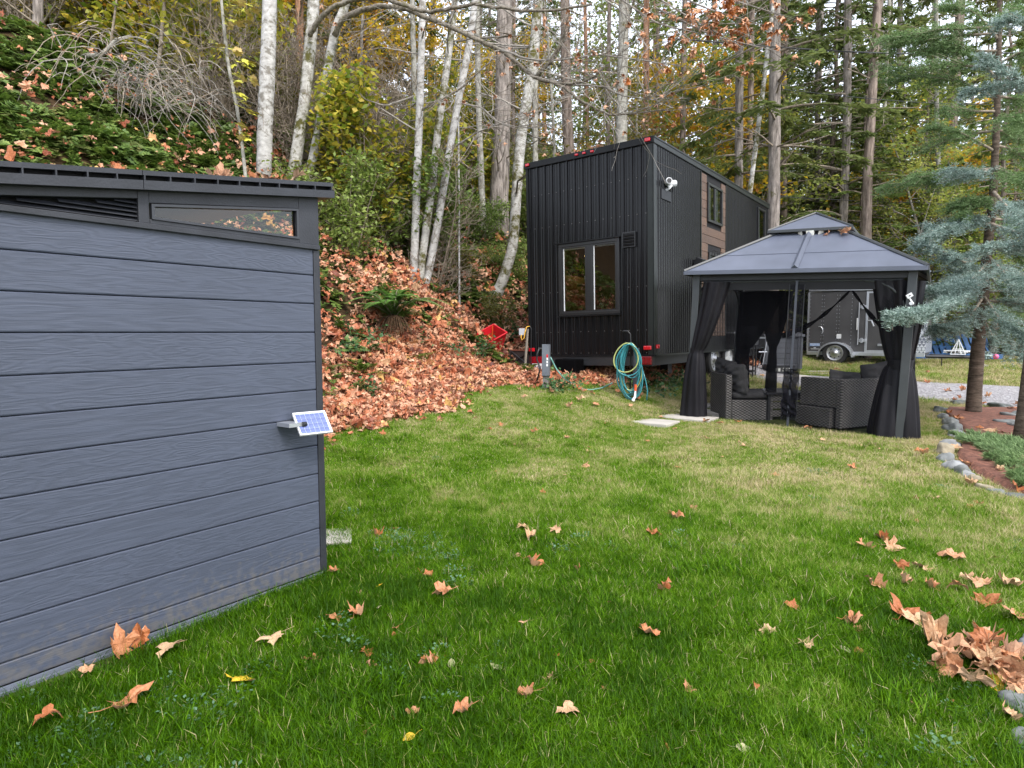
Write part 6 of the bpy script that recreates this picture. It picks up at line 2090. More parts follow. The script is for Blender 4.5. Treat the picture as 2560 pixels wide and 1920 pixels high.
# pale trunks behind the shed
rt, B, R_ = px_trunk('alder_tree', 'thickest smooth pale alder trunk rising behind the shed roof', 'tree', [(656, 520), (659, 448), (662, 330), (668, 200), (675, 0)], 12.4, [36, 35, 36, 36, 33], ALDER, G_AL, n=18)
rt, B, R_ = px_trunk('alder_tree', 'mossy pale alder rising behind the shed roof, left stem of its pair', 'tree', [(725, 520), (732, 452), (748, 340), (764, 240), (775, 120), (785, 0)], 12.8, [31, 30, 28, 28, 28, 27], ALDERM, G_AL, n=16)
rt, B, R_ = px_trunk('alder_tree', 'pale alder behind the shed roof, right stem of its pair with arching mossy limbs', 'tree', [(760, 520), (769, 456), (790, 360), (808, 260), (818, 180), (836, 80), (862, 20), (880, -60)], 12.9, [22, 22, 21, 21, 21, 22, 20, 16], ALDERM, G_AL, n=14)
MAPLE_ROOT = rt
# sapling with big yellow-green leaves
rt, B, R_ = px_trunk('maple_sapling', 'slim leaning sapling with large yellow-green leaves behind the shed roof', 'tree', [(618, 480), (614, 443), (604, 350), (592, 265), (570, 163), (553, 0)], 11.2, [9, 9, 8, 8, 8, 7], LICH, None, n=8, extend=1.5)
o_ = np.array(rt.location)
Pl, Dl = [], []
for (x, y) in ((585, 5), (600, 20), (580, 15), (620, 10), (590, 50), (605, 55), (575, 60), (595, 60), (580, 120), (600, 140), (620, 150), (630, 160), (585, 165), (598, 195), (615, 200), (630, 205), (596, 212), (600, 245), (612, 250), (608, 262), (625, 285), (640, 288), (608, 315), (612, 340), (616, 352), (600, 345), (560, 110), (640, 30), (615, 28)):
    for q in range(2):
        Pl.append(at(x + random.gauss(0, 7), y + random.gauss(0, 6), 11.2 + random.gauss(0, .15)) - o_); Dl.append([random.gauss(.6, .5), random.gauss(0, .5), random.gauss(-.3, .3)])
ml = MB()
lf = [leaf_mesh(200 + k, .25, size=.15) for k in range(3)]
allv = []
for k, (p, d) in enumerate(zip(Pl, Dl)):
    L_ = lf[k % 3]; R = Vector(d).to_track_quat('Y', 'Z').to_matrix() @ Matrix.Rotation(random.uniform(-.5, .5), 3, 'Y')
    ml.add([tuple(R @ Vector(v) + Vector(p)) for v in L_.v], L_.f)
    ml.tube([p, p - np.array([.1, 0, -.05])], .004, 3)
yl = leaf_litter_mat('yellow_green_leaf', [(0, (.40, .45, .04)), (1, (.62, .52, .06))])
ml.build('crown', yl, rt)

# conifer and other distinct trunks: (label, foot px, top px, depth, width px, bark, key for crown)
DIST = [
    ('great furrowed fir trunk in the middle, right of the alder clump', [(1248, 490), (1256, 300), (1262, 0)], 19, [46, 40, 37], FIRG),
    ('pale lichened trunk rising behind the roof of the tiny house', [(1552, 420), (1556, 200), (1560, 0)], 18.5, [29, 26, 24], LICH),
    ('dark fir trunk right of the great furrowed one', [(1425, 470), (1415, 200), (1412, 0)], 22, [27, 24, 22], FIR),
    ('slim dark fir trunk nearer the middle of the house roof', [(1520, 420), (1520, 200), (1524, 0)], 24, [11, 10, 9], FIR),
    ('orange-lit slim fir trunk above the house roof', [(1470, 430), (1466, 200), (1462, 0)], 26, [9, 9, 8], FIRR),  # the orange sunlight on this trunk is put into its red bark colour
    ('slim straight fir trunk above the near corner of the house roof', [(1612, 420), (1616, 200), (1616, 0)], 22, [14, 14, 14], FIRR),
    ('thin dark fir trunk just right of the roof corner', [(1640, 420), (1644, 200), (1645, 0)], 25, [9, 9, 8], FIR),
    ('brown fir trunk rising from the far half of the house roof', [(1706, 480), (1708, 250), (1712, 0)], 23, [15, 13, 12], FIR),
    ('grey fir trunk left of the thick pair at the end of the house', [(1845, 640), (1848, 300), (1850, 0)], 19, [21, 19, 17], FIRG),
    ('thick fir trunk at the end of the house, tallest beside the gazebo roof', [(1930, 760), (1936, 400), (1938, 0)], 17, [30, 27, 25], FIRG),
    ('dark fir trunk between the grey and the thick one', [(1868, 640), (1876, 300), (1880, 0)], 21, [15, 14, 13], FIR),
    ('fir trunk directly behind the thick one', [(1962, 700), (1958, 300), (1962, 0)], 22, [16, 15, 14], FIR),
    ('grey fir trunk above the gazebo top', [(2105, 620), (2118, 300), (2120, 0)], 21, [20, 19, 17], FIRG),
    ('broad brown fir trunk right of the gazebo top', [(2165, 700), (2168, 450), (2195, 0)], 20, [24, 21, 18], FIR),
    ('slim grey fir trunk left of the gazebo top', [(2040, 620), (2043, 300), (2046, 0)], 23, [13, 12, 11], FIRG),
    ('pale slim trunk right of the broad brown fir', [(2206, 700), (2203, 450), (2212, 250)], 24, [10, 10, 9], LICH),
    ('pale trunk seen between the gazebo and the blue cedar', [(2358, 760), (2355, 640), (2345, 400), (2340, 200)], 21, [13, 12, 11, 10], LICH),
    ('reddish fir trunk above the left hillside edge', [(940, 420), (937, 150), (935, 0)], 22, [14, 13, 12], FIRR),
    ('pale brown slim trunk between alder clump and furrowed fir', [(1205, 500), (1196, 250), (1192, 0)], 18, [16, 14, 13], LICH),
    ('dark fir trunk just right of the great furrowed one', [(1284, 480), (1283, 200), (1285, 0)], 23, [10, 10, 10], FIR),
    ('orange-barked slim trunk behind the pair of alders', [(752, 380), (749, 150), (748, 0)], 17, [22, 20, 18], FIRR),
    ('dark trunk right behind the arching alder', [(838, 400), (836, 200), (838, 0)], 20, [15, 14, 12], FIR),
    ('broad brown fir trunk on the crest left of the sapling', [(512, 330), (509, 150), (508, 0)], 15, [38, 35, 32], FIR),
    ('fir trunk in the yellow maples on the crest', [(362, 290), (358, 120), (357, 0)], 15.5, [34, 32, 30], FIR),
    ('grey trunk at the far left on the crest above the ferns', [(92, 170), (94, 80), (96, 0)], 13.2, [24, 22, 21], FIRG),
    ('slim grey trunk right of the brown fir on the crest', [(538, 330), (532, 150), (528, 0)], 17, [20, 18, 16], FIRG),
]
for k, (lb, ln, Y, w_, m) in enumerate(DIST):
    rt, B, R_ = px_trunk('forest_tree' if m is LICH else 'fir_tree', lb, 'tree', ln, Y, w_, m, 'tall trees behind the yard', n=16, jit=.14, extend=6)
    bare_limbs(rt, B, R_, 300 + k, 12 if m is not LICH else 6, .5, 1.6, TWIG, .3)
    if m in (FIR, FIRG, FIRR) and len(ln) > 2 and ln[0][0] > 1650 and k % 3 != 1:
        # a sparse own crown beginning high up
        key = ('fir_tall2', 'fir_tall', 'fir_slim')[k % 3]
        for p in PROTO[key]:
            nm = p.name.split('.')[0]
            if nm in ('crown', 'branches'):
                e = p.copy(); COL.objects.link(e); e.parent = rt; e.name = nm; e.location = (B[12][0], B[12][1], -1.0 if Y > 20 else 1.0); e.rotation_euler = (0, 0, k * 1.3)
px_trunk('birch_tree', 'thin mottled trunk leaning right before the thick fir at the house end', 'tree', [(1876, 470), (1898, 300), (1921, 110), (1935, 0)], 16.6, [11, 11, 10, 8], ALDERM, None)

# ---------------------------------------------------------------- rest of the wood
def blocked(x, y):
    hx, hy = frame_local(x, y, HOUSE_O, HOUSE_A); cx, cy = frame_local(x, y, CO, CA)
    return (-3.2 < hx < .8 and -1 < hy < 8.5) or (-1 < cx < 5 and -1 < cy < 3)


FL = {'fir_tall': 'tall dark fir with a high crown standing in the wood behind', 'fir_tall2': 'grey-barked fir standing in the wood behind', 'fir_slim': 'slim light green fir in the wood behind', 'fir_red': 'reddish-barked fir with a high crown in the wood behind', 'fir_young': 'bushy young fir growing between the tall trunks', 'hemlock': 'drooping dark hemlock growing between the tall trunks',
      'maple_yellow': 'yellow-leaved maple in the wood behind', 'maple_olive': 'olive-leaved vine maple in the wood behind', 'maple_orange': 'orange-leaved maple in the wood behind', 'maple_lime': 'yellow-green maple in the wood behind', 'bare_alder': 'nearly bare slender alder in the wood behind'}
rw = random.Random(99)
cnt = {}
placed = []
def wood(n, keys, xr, yr, s0, s1, mind):
    t = 0; k = 0
    while k < n and t < n * 40:
        t += 1
        y = rw.uniform(*yr); x = rw.uniform(*xr) * y
        if blocked(x, y) or any((x - a) ** 2 + (y - b) ** 2 < mind * mind for a, b in placed): continue
        s, tt = bank_st(x, y)
        placed.append((x, y)); key = rw.choice(keys)
        stand(key, {'fir_young': 'young_fir', 'hemlock': 'hemlock_tree', 'maple_yellow': 'maple_tree', 'maple_olive': 'vine_maple', 'maple_orange': 'maple_tree', 'maple_lime': 'maple_tree', 'bare_alder': 'alder_tree'}.get(key, 'fir_tree'), FL[key], 'tree', x, y, rw.uniform(s0, s1), group=FL[key].split(' in the')[0] + 's of the wood', lean=(rw.gauss(0, .02), rw.gauss(0, .02)))
        k += 1
for (px_, y_, s_, l_) in ((330, 15.3, .50, 'glowing yellow maple on the crest above the brush heap'), (440, 16, .52, 'yellow maple right of the leaning dark stem on the crest'), (235, 16.5, .55, 'yellow maple behind the grey crest trunk'), (590, 16.5, .5, 'yellow maple behind the sapling'), (500, 18.5, .6, 'yellow maple far behind the broad brown fir'), (120, 17, .55, 'yellow-orange maple at the far left of the crest'), (385, 14.6, .40, 'low yellow maple just above the brush heap'), (280, 14.6, .42, 'low yellow maple left of the low one above the brush heap')):
    stand('maple_yellow', 'maple_tree', l_, 'tree', (px_ - 1280) / FPX * y_, y_, s_)
# right half
wood(24, ['fir_tall', 'fir_tall2', 'fir_slim', 'fir_red', 'fir_slim'], (.28, .95), (24, 46), .8, 1.1, 2.2)
wood(16, ['fir_slim', 'fir_young', 'maple_lime', 'fir_young'], (.05, .95), (44, 66), 1.5, 2.2, 3)
wood(9, ['fir_young', 'hemlock', 'fir_young'], (.22, .9), (22, 34), .6, 1.0, 2)
wood(40, ['maple_olive', 'maple_lime', 'maple_yellow', 'maple_lime', 'maple_orange'], (.16, .9), (22, 40), .6, 1.2, 1.5)
wood(14, ['maple_lime', 'maple_lime', 'maple_yellow'], (.32, .82), (20.5, 26), .5, .95, 1.3)
# centre: more sky between slim trunks
wood(11, ['fir_slim', 'fir_red', 'bare_alder'], (-.05, .3), (24, 50), .8, 1.1, 2.2)
wood(12, ['maple_yellow', 'maple_olive', 'bare_alder', 'maple_olive'], (-.12, .28), (20, 32), .6, .95, 1.6)
# left: hill crest, yellow maples and thicket
wood(22, ['fir_tall', 'fir_tall2', 'fir_red', 'hemlock', 'fir_slim'], (-1.0, -.06), (19, 40), .8, 1.1, 2.0)
wood(30, ['maple_yellow', 'maple_yellow', 'maple_olive', 'maple_orange', 'maple_yellow', 'bare_alder'], (-.95, -.1), (15.5, 26), .5, .85, 1.2)
wood(12, ['fir_tall', 'hemlock', 'fir_tall2'], (-1.0, .1), (40, 65), .9, 1.3, 3)
for (px_, y_, s_, l_) in ((2140, 21, .92, 'bushy light green young fir right behind the gazebo peak'), (2075, 22.5, .62, 'small bright green fir just above the gazebo peak'), (2290, 22, .9, 'light green young fir left of the blue cedar'), (1780, 24, .8, 'light green young fir over the far end of the house'), (2480, 20, 1.0, 'tall light green young fir behind the blue cedar trunk')):
    stand('fir_young', 'young_fir', l_, 'tree', (px_ - 1280) / FPX * y_, y_, s_)
# a few unseen trees added behind the viewpoint for pane reflections and ambient shade
for (x, y, key, l_) in ((-9, -6, 'fir_tall2', 'unseen grey fir behind the shed on the near side of the yard'), (-5, -10, 'hemlock', 'unseen hemlock behind the viewpoint on the near side of the yard'), (3, -12, 'fir_tall', 'unseen tall dark fir behind the viewpoint on the near side of the yard'), (10, -9, 'maple_olive', 'unseen olive-leaved maple on the near side of the yard'), (15, -3, 'fir_tall2', 'unseen grey fir beyond the boulders on the near side of the yard'), (-13, 0, 'fir_tall', 'unseen tall dark fir up the bank behind the shed')):
    stand(key, 'fir_tree' if key != 'maple_olive' else 'vine_maple', l_, 'tree', x, y, 1, group='unseen trees added on the near side of the yard')

# ---- shrubs on the bank and along the wood edge
def shrub(key, x, y, s, lb, grp=None):
    return stand(key, {'bush_green': 'green_shrub', 'bush_olive': 'olive_shrub', 'bush_bare': 'bare_shrub', 'bush_yellow': 'yellow_shrub'}[key], lb, 'shrub', x, y, s, group=grp, z_off=0)
SH = [(885, 640, 'bush_green', 1.25, 'green leafy shrub on the leafy bank right of the shed corner'), (900, 520, 'bush_green', 1.15, 'bright green shrub higher up the bank right of the shed corner'), (820, 470, 'bush_green', 1.0, 'green shrub at the foot of the arching alder'),
      (1000, 560, 'bush_olive', .8, 'olive shrub left of the alder clump'), (1190, 600, 'bush_green', .9, 'green shrub between the alder clump and the mossy alder'), (1290, 700, 'bush_green', .75, 'green shrub at the edge of the house wall'), (1120, 680, 'bush_green', .55, 'low green shrub right of the alder clump'),
      (1215, 500, 'bush_olive', 1.0, 'arching fern-like olive shrub below the furrowed fir'), (1240, 830, 'bush_olive', .5, 'small twiggy shrub behind the red tub'), (960, 440, 'bush_olive', 1.1, 'olive shrub on the crest left of the alder clump'), (1120, 500, 'bush_green', .9, 'green shrub up the bank behind the alder clump'), (1290, 560, 'bush_green', 1.0, 'green shrub behind the mossy alder near the house'), (860, 590, 'bush_olive', .9, 'olive shrub against the shed corner band'), (1080, 600, 'bush_green', .8, 'green shrub directly behind the alder clump feet'), (1160, 700, 'bush_olive', .5, 'low olive shrub between clump and mossy alder'), (1010, 640, 'bush_green', .6, 'low green shrub left of the clump feet'), (940, 600, 'bush_green', .9, 'green shrub midway between shed and alder clump')]
for (x, y, k, s, lb) in SH:
    p = ground(x, y); shrub(k, p[0], p[1], s, lb)
rs_ = random.Random(5)
def strew(n, keys, xr, yr, s0, s1, lb, grp):
    for _ in range(n):
        for _t in range(30):
            y = rs_.uniform(*yr); x = rs_.uniform(*xr) * y
            if not blocked(x, y) and not in_poly(x, y, DPOLY): break
        k = rs_.choice(keys)
        shrub(k, x, y, rs_.uniform(s0, s1), {'bush_green': 'green', 'bush_olive': 'olive', 'bush_bare': 'leafless', 'bush_yellow': 'yellow'}[k] + lb, {'bush_green': 'green', 'bush_olive': 'olive', 'bush_bare': 'leafless', 'bush_yellow': 'yellow'}[k] + grp)
strew(46, ['bush_green', 'bush_olive', 'bush_olive', 'bush_yellow'], (.22, .95), (22, 30), .9, 1.9, ' shrub in the thicket beyond the far grass', ' shrubs beyond the far grass')
strew(30, ['bush_olive', 'bush_green', 'bush_yellow'], (-.15, .3), (19, 28), .8, 1.6, ' shrub in the undergrowth beyond the tiny house', ' shrubs beyond the tiny house')
strew(60, ['bush_olive', 'bush_bare', 'bush_green', 'bush_bare', 'bush_yellow', 'bush_bare'], (-.85, -.1), (13.5, 20), .8, 1.6, ' shrub in the thicket on the hill crest', ' shrubs on the hill crest')

# ---- tangle of dead brambles on the left slope
bc = ground(300, 300)
br = thing('dead_brush_heap', 'heap of drooping dead grey brush and brambles on the left hillside', 'brush heap', bc)
g = random.Random(21)
for part in range(3):
    mb = MB()
    for k in range(85):
        p = np.array([g.gauss(.25, .6), g.gauss(.2, .45), g.uniform(.3, 1.25)])
        az = g.uniform(0, 6.28); d = np.array([math.cos(az) * .7 + .25, math.sin(az) * .6 - .15, g.uniform(-.5, .6)])
        pts = [p]
        l = g.uniform(.5, 1.7)
        for i in range(7):
            pts.append(pts[-1] + unit(d) * l / 7); d = d + np.array([g.gauss(.02, .22), g.gauss(0, .2), -.24])
            gzz = float(terr(bc[0] + pts[-1][0], bc[1] + pts[-1][1])) - bc[2]
            if pts[-1][2] < gzz + .02: pts[-1][2] = gzz + .02
        mb.tube(pts, list(np.linspace(.010, .003, 8)), 3, cap=False)
    mb.build('stems', (TWIGG, TWIG, TWIGG)[part], br)
mb = MB(); q0 = at(285, 175, bc[1] + .5) - bc
mb.tube([at(108, 122, bc[1] + 1.2) - bc, at(160, 128, bc[1] + .9) - bc, at(210, 140, bc[1] + .7) - bc, at(255, 138, bc[1] + .5) - bc, at(290, 100, bc[1] + .5) - bc, at(330, 88, bc[1] + .6) - bc], [.03, .04, .045, .04, .03, .015], 7); mb.build('fallen_limb', LICH, br, smooth=True)
for k, (ln, Y, w_, lb) in enumerate((([(372, 215), (395, 180), (402, 110), (412, 0)], 13.2, [12, 11, 9, 8], 'slim dark leaning stem rising from the brush heap'), ([(270, 180), (278, 100), (292, 0)], 13.5, [7, 6, 5], 'thin dark stem left of the leaning one above the brush heap'))):
    px_trunk('bare_sapling', lb, 'tree', ln, Y, w_, TWIG, None, n=6)

# ---- sword ferns
FERN = leafmat('sword_fern', [(0, (.06, .14, .025)), (.5, (.12, .25, .045)), (1, (.20, .34, .08))], 'rnd', .35)


def fern(loc, s, nf, seed, label, skirt=True):
    g = np.random.default_rng(seed)
    root = thing('sword_fern', label, 'fern', loc, 0)
    base = None
    for f in range(nf):
        az = 6.28 * f / nf + g.uniform(-.3, .3); el = g.uniform(.75, 1.5); L = s * g.uniform(.75, 1.1)
        m = 34; t = np.linspace(0, 1, m)
        d = np.array([math.cos(az) * math.cos(el), math.sin(az) * math.cos(el), math.sin(el)])
        P = d * (t * L)[:, None]; P[:, 2] -= .62 * L * t ** 2.3; 
        P += np.stack([np.cos(az) * .25 * L * t ** 2, np.sin(az) * .25 * L * t ** 2, 0 * t], 1)
        tg = unit(np.gradient(P, axis=0)); side = unit(np.cross(tg, [0, 0, 1.]))
        tp = np.sin(np.pi * np.clip(t * .93 + .05, 0, 1)) ** .7
        Q = []
        for sg in (-1, 1):
            Q.append(cards(P[3:], side[3:] * sg + tg[3:] * .35 + np.array([0, 0, -.1]), .135 * s * tp[3:], np.full(m - 3, .046 * s), up=np.tile([0, 0, 1.], (m - 3, 1)), fold=-.1))
        fr = quads_mesh('frond', np.concatenate(Q), FERN, root, rnd=np.clip(g.normal(.5, .2) + g.normal(0, .08, 2 * (m - 3)), 0, 1))
        mb = MB(); mb.tube(list(P[::4]), list(np.linspace(.006, .002, len(P[::4]))), 3); mb.build('midrib', TWIG, fr)
    if skirt:
        mb = MB(); gg = random.Random(seed)
        for k in range(70):
            az = gg.uniform(3.4, 6.2); l = gg.uniform(.3, .6) * s
            mb.tube([(0, 0, .08), (math.cos(az) * l * .3, math.sin(az) * l * .4, .02), (math.cos(az) * l * .55, math.sin(az) * l * .8, -.35 * l)], [.012, .009, .004], 3)
        mb.build('dead_skirt', bark('dead_fern', (.03, .02, .012), (.12, .07, .04), (9, 9, 3)), root)
    return root


fp_ = ground(985, 850)
fern((fp_[0], fp_[1], fp_[2] + .34), 1.15, 19, 3, 'big arching sword fern with a dark dead skirt on the leafy bank')
fp_ = ground(962, 800); fern((fp_[0], fp_[1], fp_[2] + .12), .75, 9, 4, 'smaller sword fern just uphill of the big one', False)
fp_ = ground(1215, 575); fern((fp_[0], fp_[1], fp_[2] + .1), 1.1, 12, 6, 'tall yellowish fern high on the bank below the furrowed fir', False)

# bramble sprigs near the tub and the leaf carpet
BR = leafmat('bramble_leaf', [(0, (.03, .085, .03)), (.5, (.06, .14, .05)), (1, (.12, .22, .08))], 'rnd', .25)
for k, (x, y, s, lb) in enumerate(((1190, 885, .5, 'dark green bramble in front of the red tub'), (1252, 845, .5, 'dark green bramble behind the red tub'), (875, 890, .45, 'small bramble in the leaves right of the shed'), (950, 1000, .3, 'small green sprig in the leaf carpet near the lawn'), (1100, 880, .4, 'bramble sprig in the leaves left of the red tub'), (900, 840, .4, 'bramble sprig in the leaves uphill of the shed corner'), (1285, 850, .45, 'bramble by the grey utility box'), (1400, 975, .35, 'green weeds at the foot of the jack post'), (1640, 985, .5, 'green creeping weeds below the near house corner'), (1690, 965, .5, 'green creeping weeds under the house beside the left curtain'))):
    p = ground(x, y); g = np.random.default_rng(400 + k)
    rt = thing('bramble', lb, 'bramble', p)
    mb = MB(); tips = []
    gg = random.Random(k)
    for q in range(7):
        az = gg.uniform(0, 6.28); grow(gg, mb, (0, 0, 0), unit(np.array([math.cos(az), math.sin(az), gg.uniform(.2, .9)])), s * .8, .004, 1, tips, .5, -.1, nch=(1, 3), rmin=.002)
    mb.build('stems', TWIG, rt); quads_mesh('leaves', leaves_on(g, tips, 9, .075, .055, .05, 0), BR, rt)

# ---------------------------------------------------------------- mossy limb arching across the view
lb_root = thing('arching_limb', 'long mossy limb with bare twigs arching over the yard from the pale alder pair', 'branch', tuple(at(834, 83, 12.7)))
o_ = np.array(lb_root.location)
LIMBS = [
    ([(836, 90), (855, 46), (905, 24), (955, 14), (1013, 21), (1071, 46), (1134, 71), (1196, 100), (1250, 125), (1296, 158), (1337, 196), (1375, 204), (1421, 212), (1479, 196), (1512, 166)], 12.7, 10.6, 7.5, 2.6),
    ([(775, 90), (792, 54), (834, 17), (880, 0), (950, -6), (1010, 12), (1060, 30), (1110, 25), (1180, 10), (1260, 20), (1320, 28), (1400, 25), (1480, 10)], 12.6, 10.4, 6.5, 2.2),
    ([(1337, 196), (1372, 158), (1404, 108), (1412, 83)], 11.2, 10.9, 5, 3),
    ([(1375, 204), (1404, 216), (1454, 254), (1520, 287), (1600, 283), (1680, 270)], 11, 10.4, 3.5, 1.2),
    ([(1055, 275), (1100, 250), (1146, 225), (1196, 183), (1238, 141)], 12.8, 12.4, 3.2, 1.6),
    ([(1138, 366), (1196, 329), (1254, 308), (1329, 279), (1380, 276)], 13.0, 12.2, 2.4, .9),
    ([(1154, 258), (1208, 270), (1246, 308), (1308, 320), (1345, 318)], 12.9, 12.2, 2.2, .9),
    ([(1034, 240), (1000, 252), (960, 266), (915, 250), (880, 215)], 12.8, 12.4, 2.2, .8),
    ([(1250, 125), (1330, 150), (1400, 150), (1500, 135), (1600, 150), (1700, 165)], 11.3, 10.2, 2.6, .9),
    ([(1421, 212), (1500, 215), (1560, 240), (1640, 250)], 10.9, 10.2, 2.4, .8),
]
tw_pts = []
for ln, Ya, Yb, ra, rb in LIMBS:
    n = len(ln)
    P = np.array([at(x, y, Ya + (Yb - Ya) * i / (n - 1)) - o_ for i, (x, y) in enumerate(ln)])
    q = np.linspace(0, n - 1, n * 4); B = np.stack([np.interp(q, np.arange(n), P[:, i]) for i in range(3)], 1)
    B[1:-1] = (B[:-2] + 2 * B[1:-1] + B[2:]) / 4; B[1:-1] += RNG.normal(0, .006, B[1:-1].shape)
    rr = np.linspace(ra, rb, len(B)) * 11.5 / FPX * 1.05
    mb = MB(); mb.tube(list(B), list(rr), 8, jit=.25); mb.build('limb', MOSSL if ra > 3 else TWIGG, lb_root, smooth=True)
    tw_pts.append((B, rr))
g = random.Random(77)
mb = MB(); tips = []
for k in range(230):
    B, rr = tw_pts[g.choice([0, 0, 0, 1, 1, 2, 3, 8, 9, 5, 6])]
    i = g.randint(len(B) // 4, len(B) - 1)
    az = g.uniform(0, 6.28)
    d = unit(np.array([math.cos(az) * .9 + .25, math.sin(az) * .5, abs(g.gauss(.15, .45)) if i > len(B) * .6 else g.gauss(.05, .5)]))
    grow(g, mb, B[i], d, g.uniform(.35, 1.0), .008, 2 if g.random() < .5 else 1, tips, .4, .0, nch=(1, 3), rmin=.0028)
mb.build('twigs', TWIGG, lb_root)
# clinging dead leaves
def hang_leaves(name, root, tips, n, seed, m, size=.10):
    g2 = random.Random(seed); ml = MB(); L3 = [leaf_mesh(230 + k, 1.1, size=size) for k in range(3)]
    for k in range(n):
        pts, d = g2.choice(tips); p = pts[-1]
        R = Euler((g2.uniform(1.8, 3.6), g2.uniform(-.7, .7), g2.uniform(0, 6.28))).to_matrix(); L_ = L3[k % 3]
        ml.add([tuple(R @ Vector(v) + Vector(p)) for v in L_.v], L_.f)
    return ml.build(name, m, root)
HANGM = leaf_litter_mat('hanging_dead_leaf', [(0, (.40, .16, .08)), (1, (.55, .28, .14))])
hang_leaves('withered_leaves', lb_root, tips, 150, 5, HANGM)
# orange maple bough at the top right of the house
mr_ = thing('maple_bough', 'orange-leaved maple bough reaching into the top of the view above the tiny house', 'branch', tuple(at(1600, -60, 10.5)))
o_ = np.array(mr_.location); tips = []; mb = MB(); g = random.Random(31)
for (a, b, c) in (((1560, -60), (1700, 30), (1860, 120)), ((1600, -60), (1760, 20), (1900, 60)), ((1500, -40), (1640, 60), (1780, 90)), ((1620, -80), (1800, -10), (1960, 40)), ((1450, -40), (1560, 30), (1620, 120)), ((1640, 20), (1780, 90), (1950, 130))):
    P = [at(*a, 10.6) - o_, at(*b, 10.2) - o_, at(*c, 9.9) - o_]
    q = np.linspace(0, 2, 12); B = np.stack([np.interp(q, [0, 1, 2], [p[i] for p in P]) for i in range(3)], 1); B[1:-1] = (B[:-2] + 2 * B[1:-1] + B[2:]) / 4
    mb.tube(list(B), list(np.linspace(.018, .005, 12)), 6)
    for k in range(15):
        i = g.randint(2, 11); az = g.uniform(0, 6.28)
        grow(g, mb, B[i], unit(np.array([math.cos(az) + .3, math.sin(az) * .5, g.gauss(-.05, .4)])), g.uniform(.3, .7), .006, 1, tips, .5, 0, nch=(1, 3), rmin=.0025)
mb.build('branches', TWIGG, mr_)
def _sel(tp):  # leaves mostly within the upper right cluster
    out = []
    for t in tp:
        w_ = t[0][-1] + o_; X = w_[0] / w_[1] * FPX + 1280
        if 1650 < X < 1960 or random.random() < .3: out.append(t)
    return out
hang_leaves('orange_leaves', mr_, _sel(tips), 330, 6, leaf_litter_mat('orange_leaf', [(0, (.55, .20, .06)), (.6, (.68, .34, .09)), (1, (.62, .45, .12))]), .115)

# ---------------------------------------------------------------- blue cedar at the right
ced = thing('blue_cedar', 'blue-green cedar with a banded trunk in the mulch bed at the right', 'tree', tuple(ground(2433, 1037)))
o_ = np.array(ced.location); Yc = o_[1]
P = [at(x, y, Yc) - o_ for (x, y) in ((2433, 1042), (2437, 960), (2444, 880), (2452, 800), (2466, 650), (2482, 500), (2490, 350), (2497, 150), (2500, -50), (2502, -400))]
mb = MB(); q = np.linspace(0, 9, 40); B = np.stack([np.interp(q, np.arange(10), np.array(P)[:, i]) for i in range(3)], 1)
rr = np.interp(q, np.arange(10), np.array([18, 16.5, 15, 13.5, 11, 9, 7.5, 6, 5, 2])) * Yc / FPX
mb.tube(list(B), list(rr), 16, jit=.06); mb.build('trunk', bark('cedar_bark', (.045, .034, .026), (.17, .13, .10), (2.2, 2.2, 9), bump=.8), ced, smooth=True)


def cedar_branch(pxs, Ys, blue, seed, dens=1.0, wid=.35, root=ced, orig=None):
    """an explicit bough through measured points with flat layered needle sprays"""
    o2 = o_ if orig is None else orig
    g = np.random.default_rng(seed); n = len(pxs)
    P = np.array([at(x, y, Y) - o2 for (x, y), Y in zip(pxs, Ys)])
    q = np.linspace(0, n - 1, 30); B = np.stack([np.interp(q, np.arange(n), P[:, i]) for i in range(3)], 1); B[1:-1] = (B[:-2] + 2 * B[1:-1] + B[2:]) / 4
    mb = MB(); mb.tube(list(B), list(np.linspace(.022, .004, 30)), 6)
    ln = np.linalg.norm(P[-1] - P[0]); ns = int(95 * ln * dens)
    t = g.uniform(.12, 1, ns) ** .85; idx = t * 29; base = np.stack([np.interp(idx, np.arange(30), B[:, i]) for i in range(3)], 1)
    d = unit(P[-1] - P[0]); s = unit(np.cross(d, [0, 0, 1.]))
    off = g.choice([-1, 1], ns) * g.uniform(.1, 1, ns) * wid * (1.15 - t) ** .6
    tip = base + s * off[:, None] + d * (np.abs(off) * .9 + .06)[:, None]; tip[:, 2] += g.uniform(-.16, .07, ns)
    for k in range(0, ns, 6): mb.tube([base[k], tip[k]], [.004, .002], 3, cap=False)
    m_ = 16; qq = (np.arange(m_) + .5) / m_
    C = base[:, None] * (1 - qq[None, :, None]) + tip[:, None] * qq[None, :, None] + g.normal(0, .012, (ns, m_, 3))
    # rosettes: each point bears needles in all directions
    K = 3
    C = np.repeat(C.reshape(-1, 3), K, 0)
    D = g.normal(0, 1, C.shape); D[:, 2] = np.abs(D[:, 2]) * .8; D += d * .6
    fol = quads_mesh('needles', cards(C, D, g.uniform(.026, .062, len(C)), g.uniform(.005, .009, len(C))), CEDARB if blue else CEDARG, root)
    b_ = mb.build('bough', TWIG, root, smooth=True)
    return fol


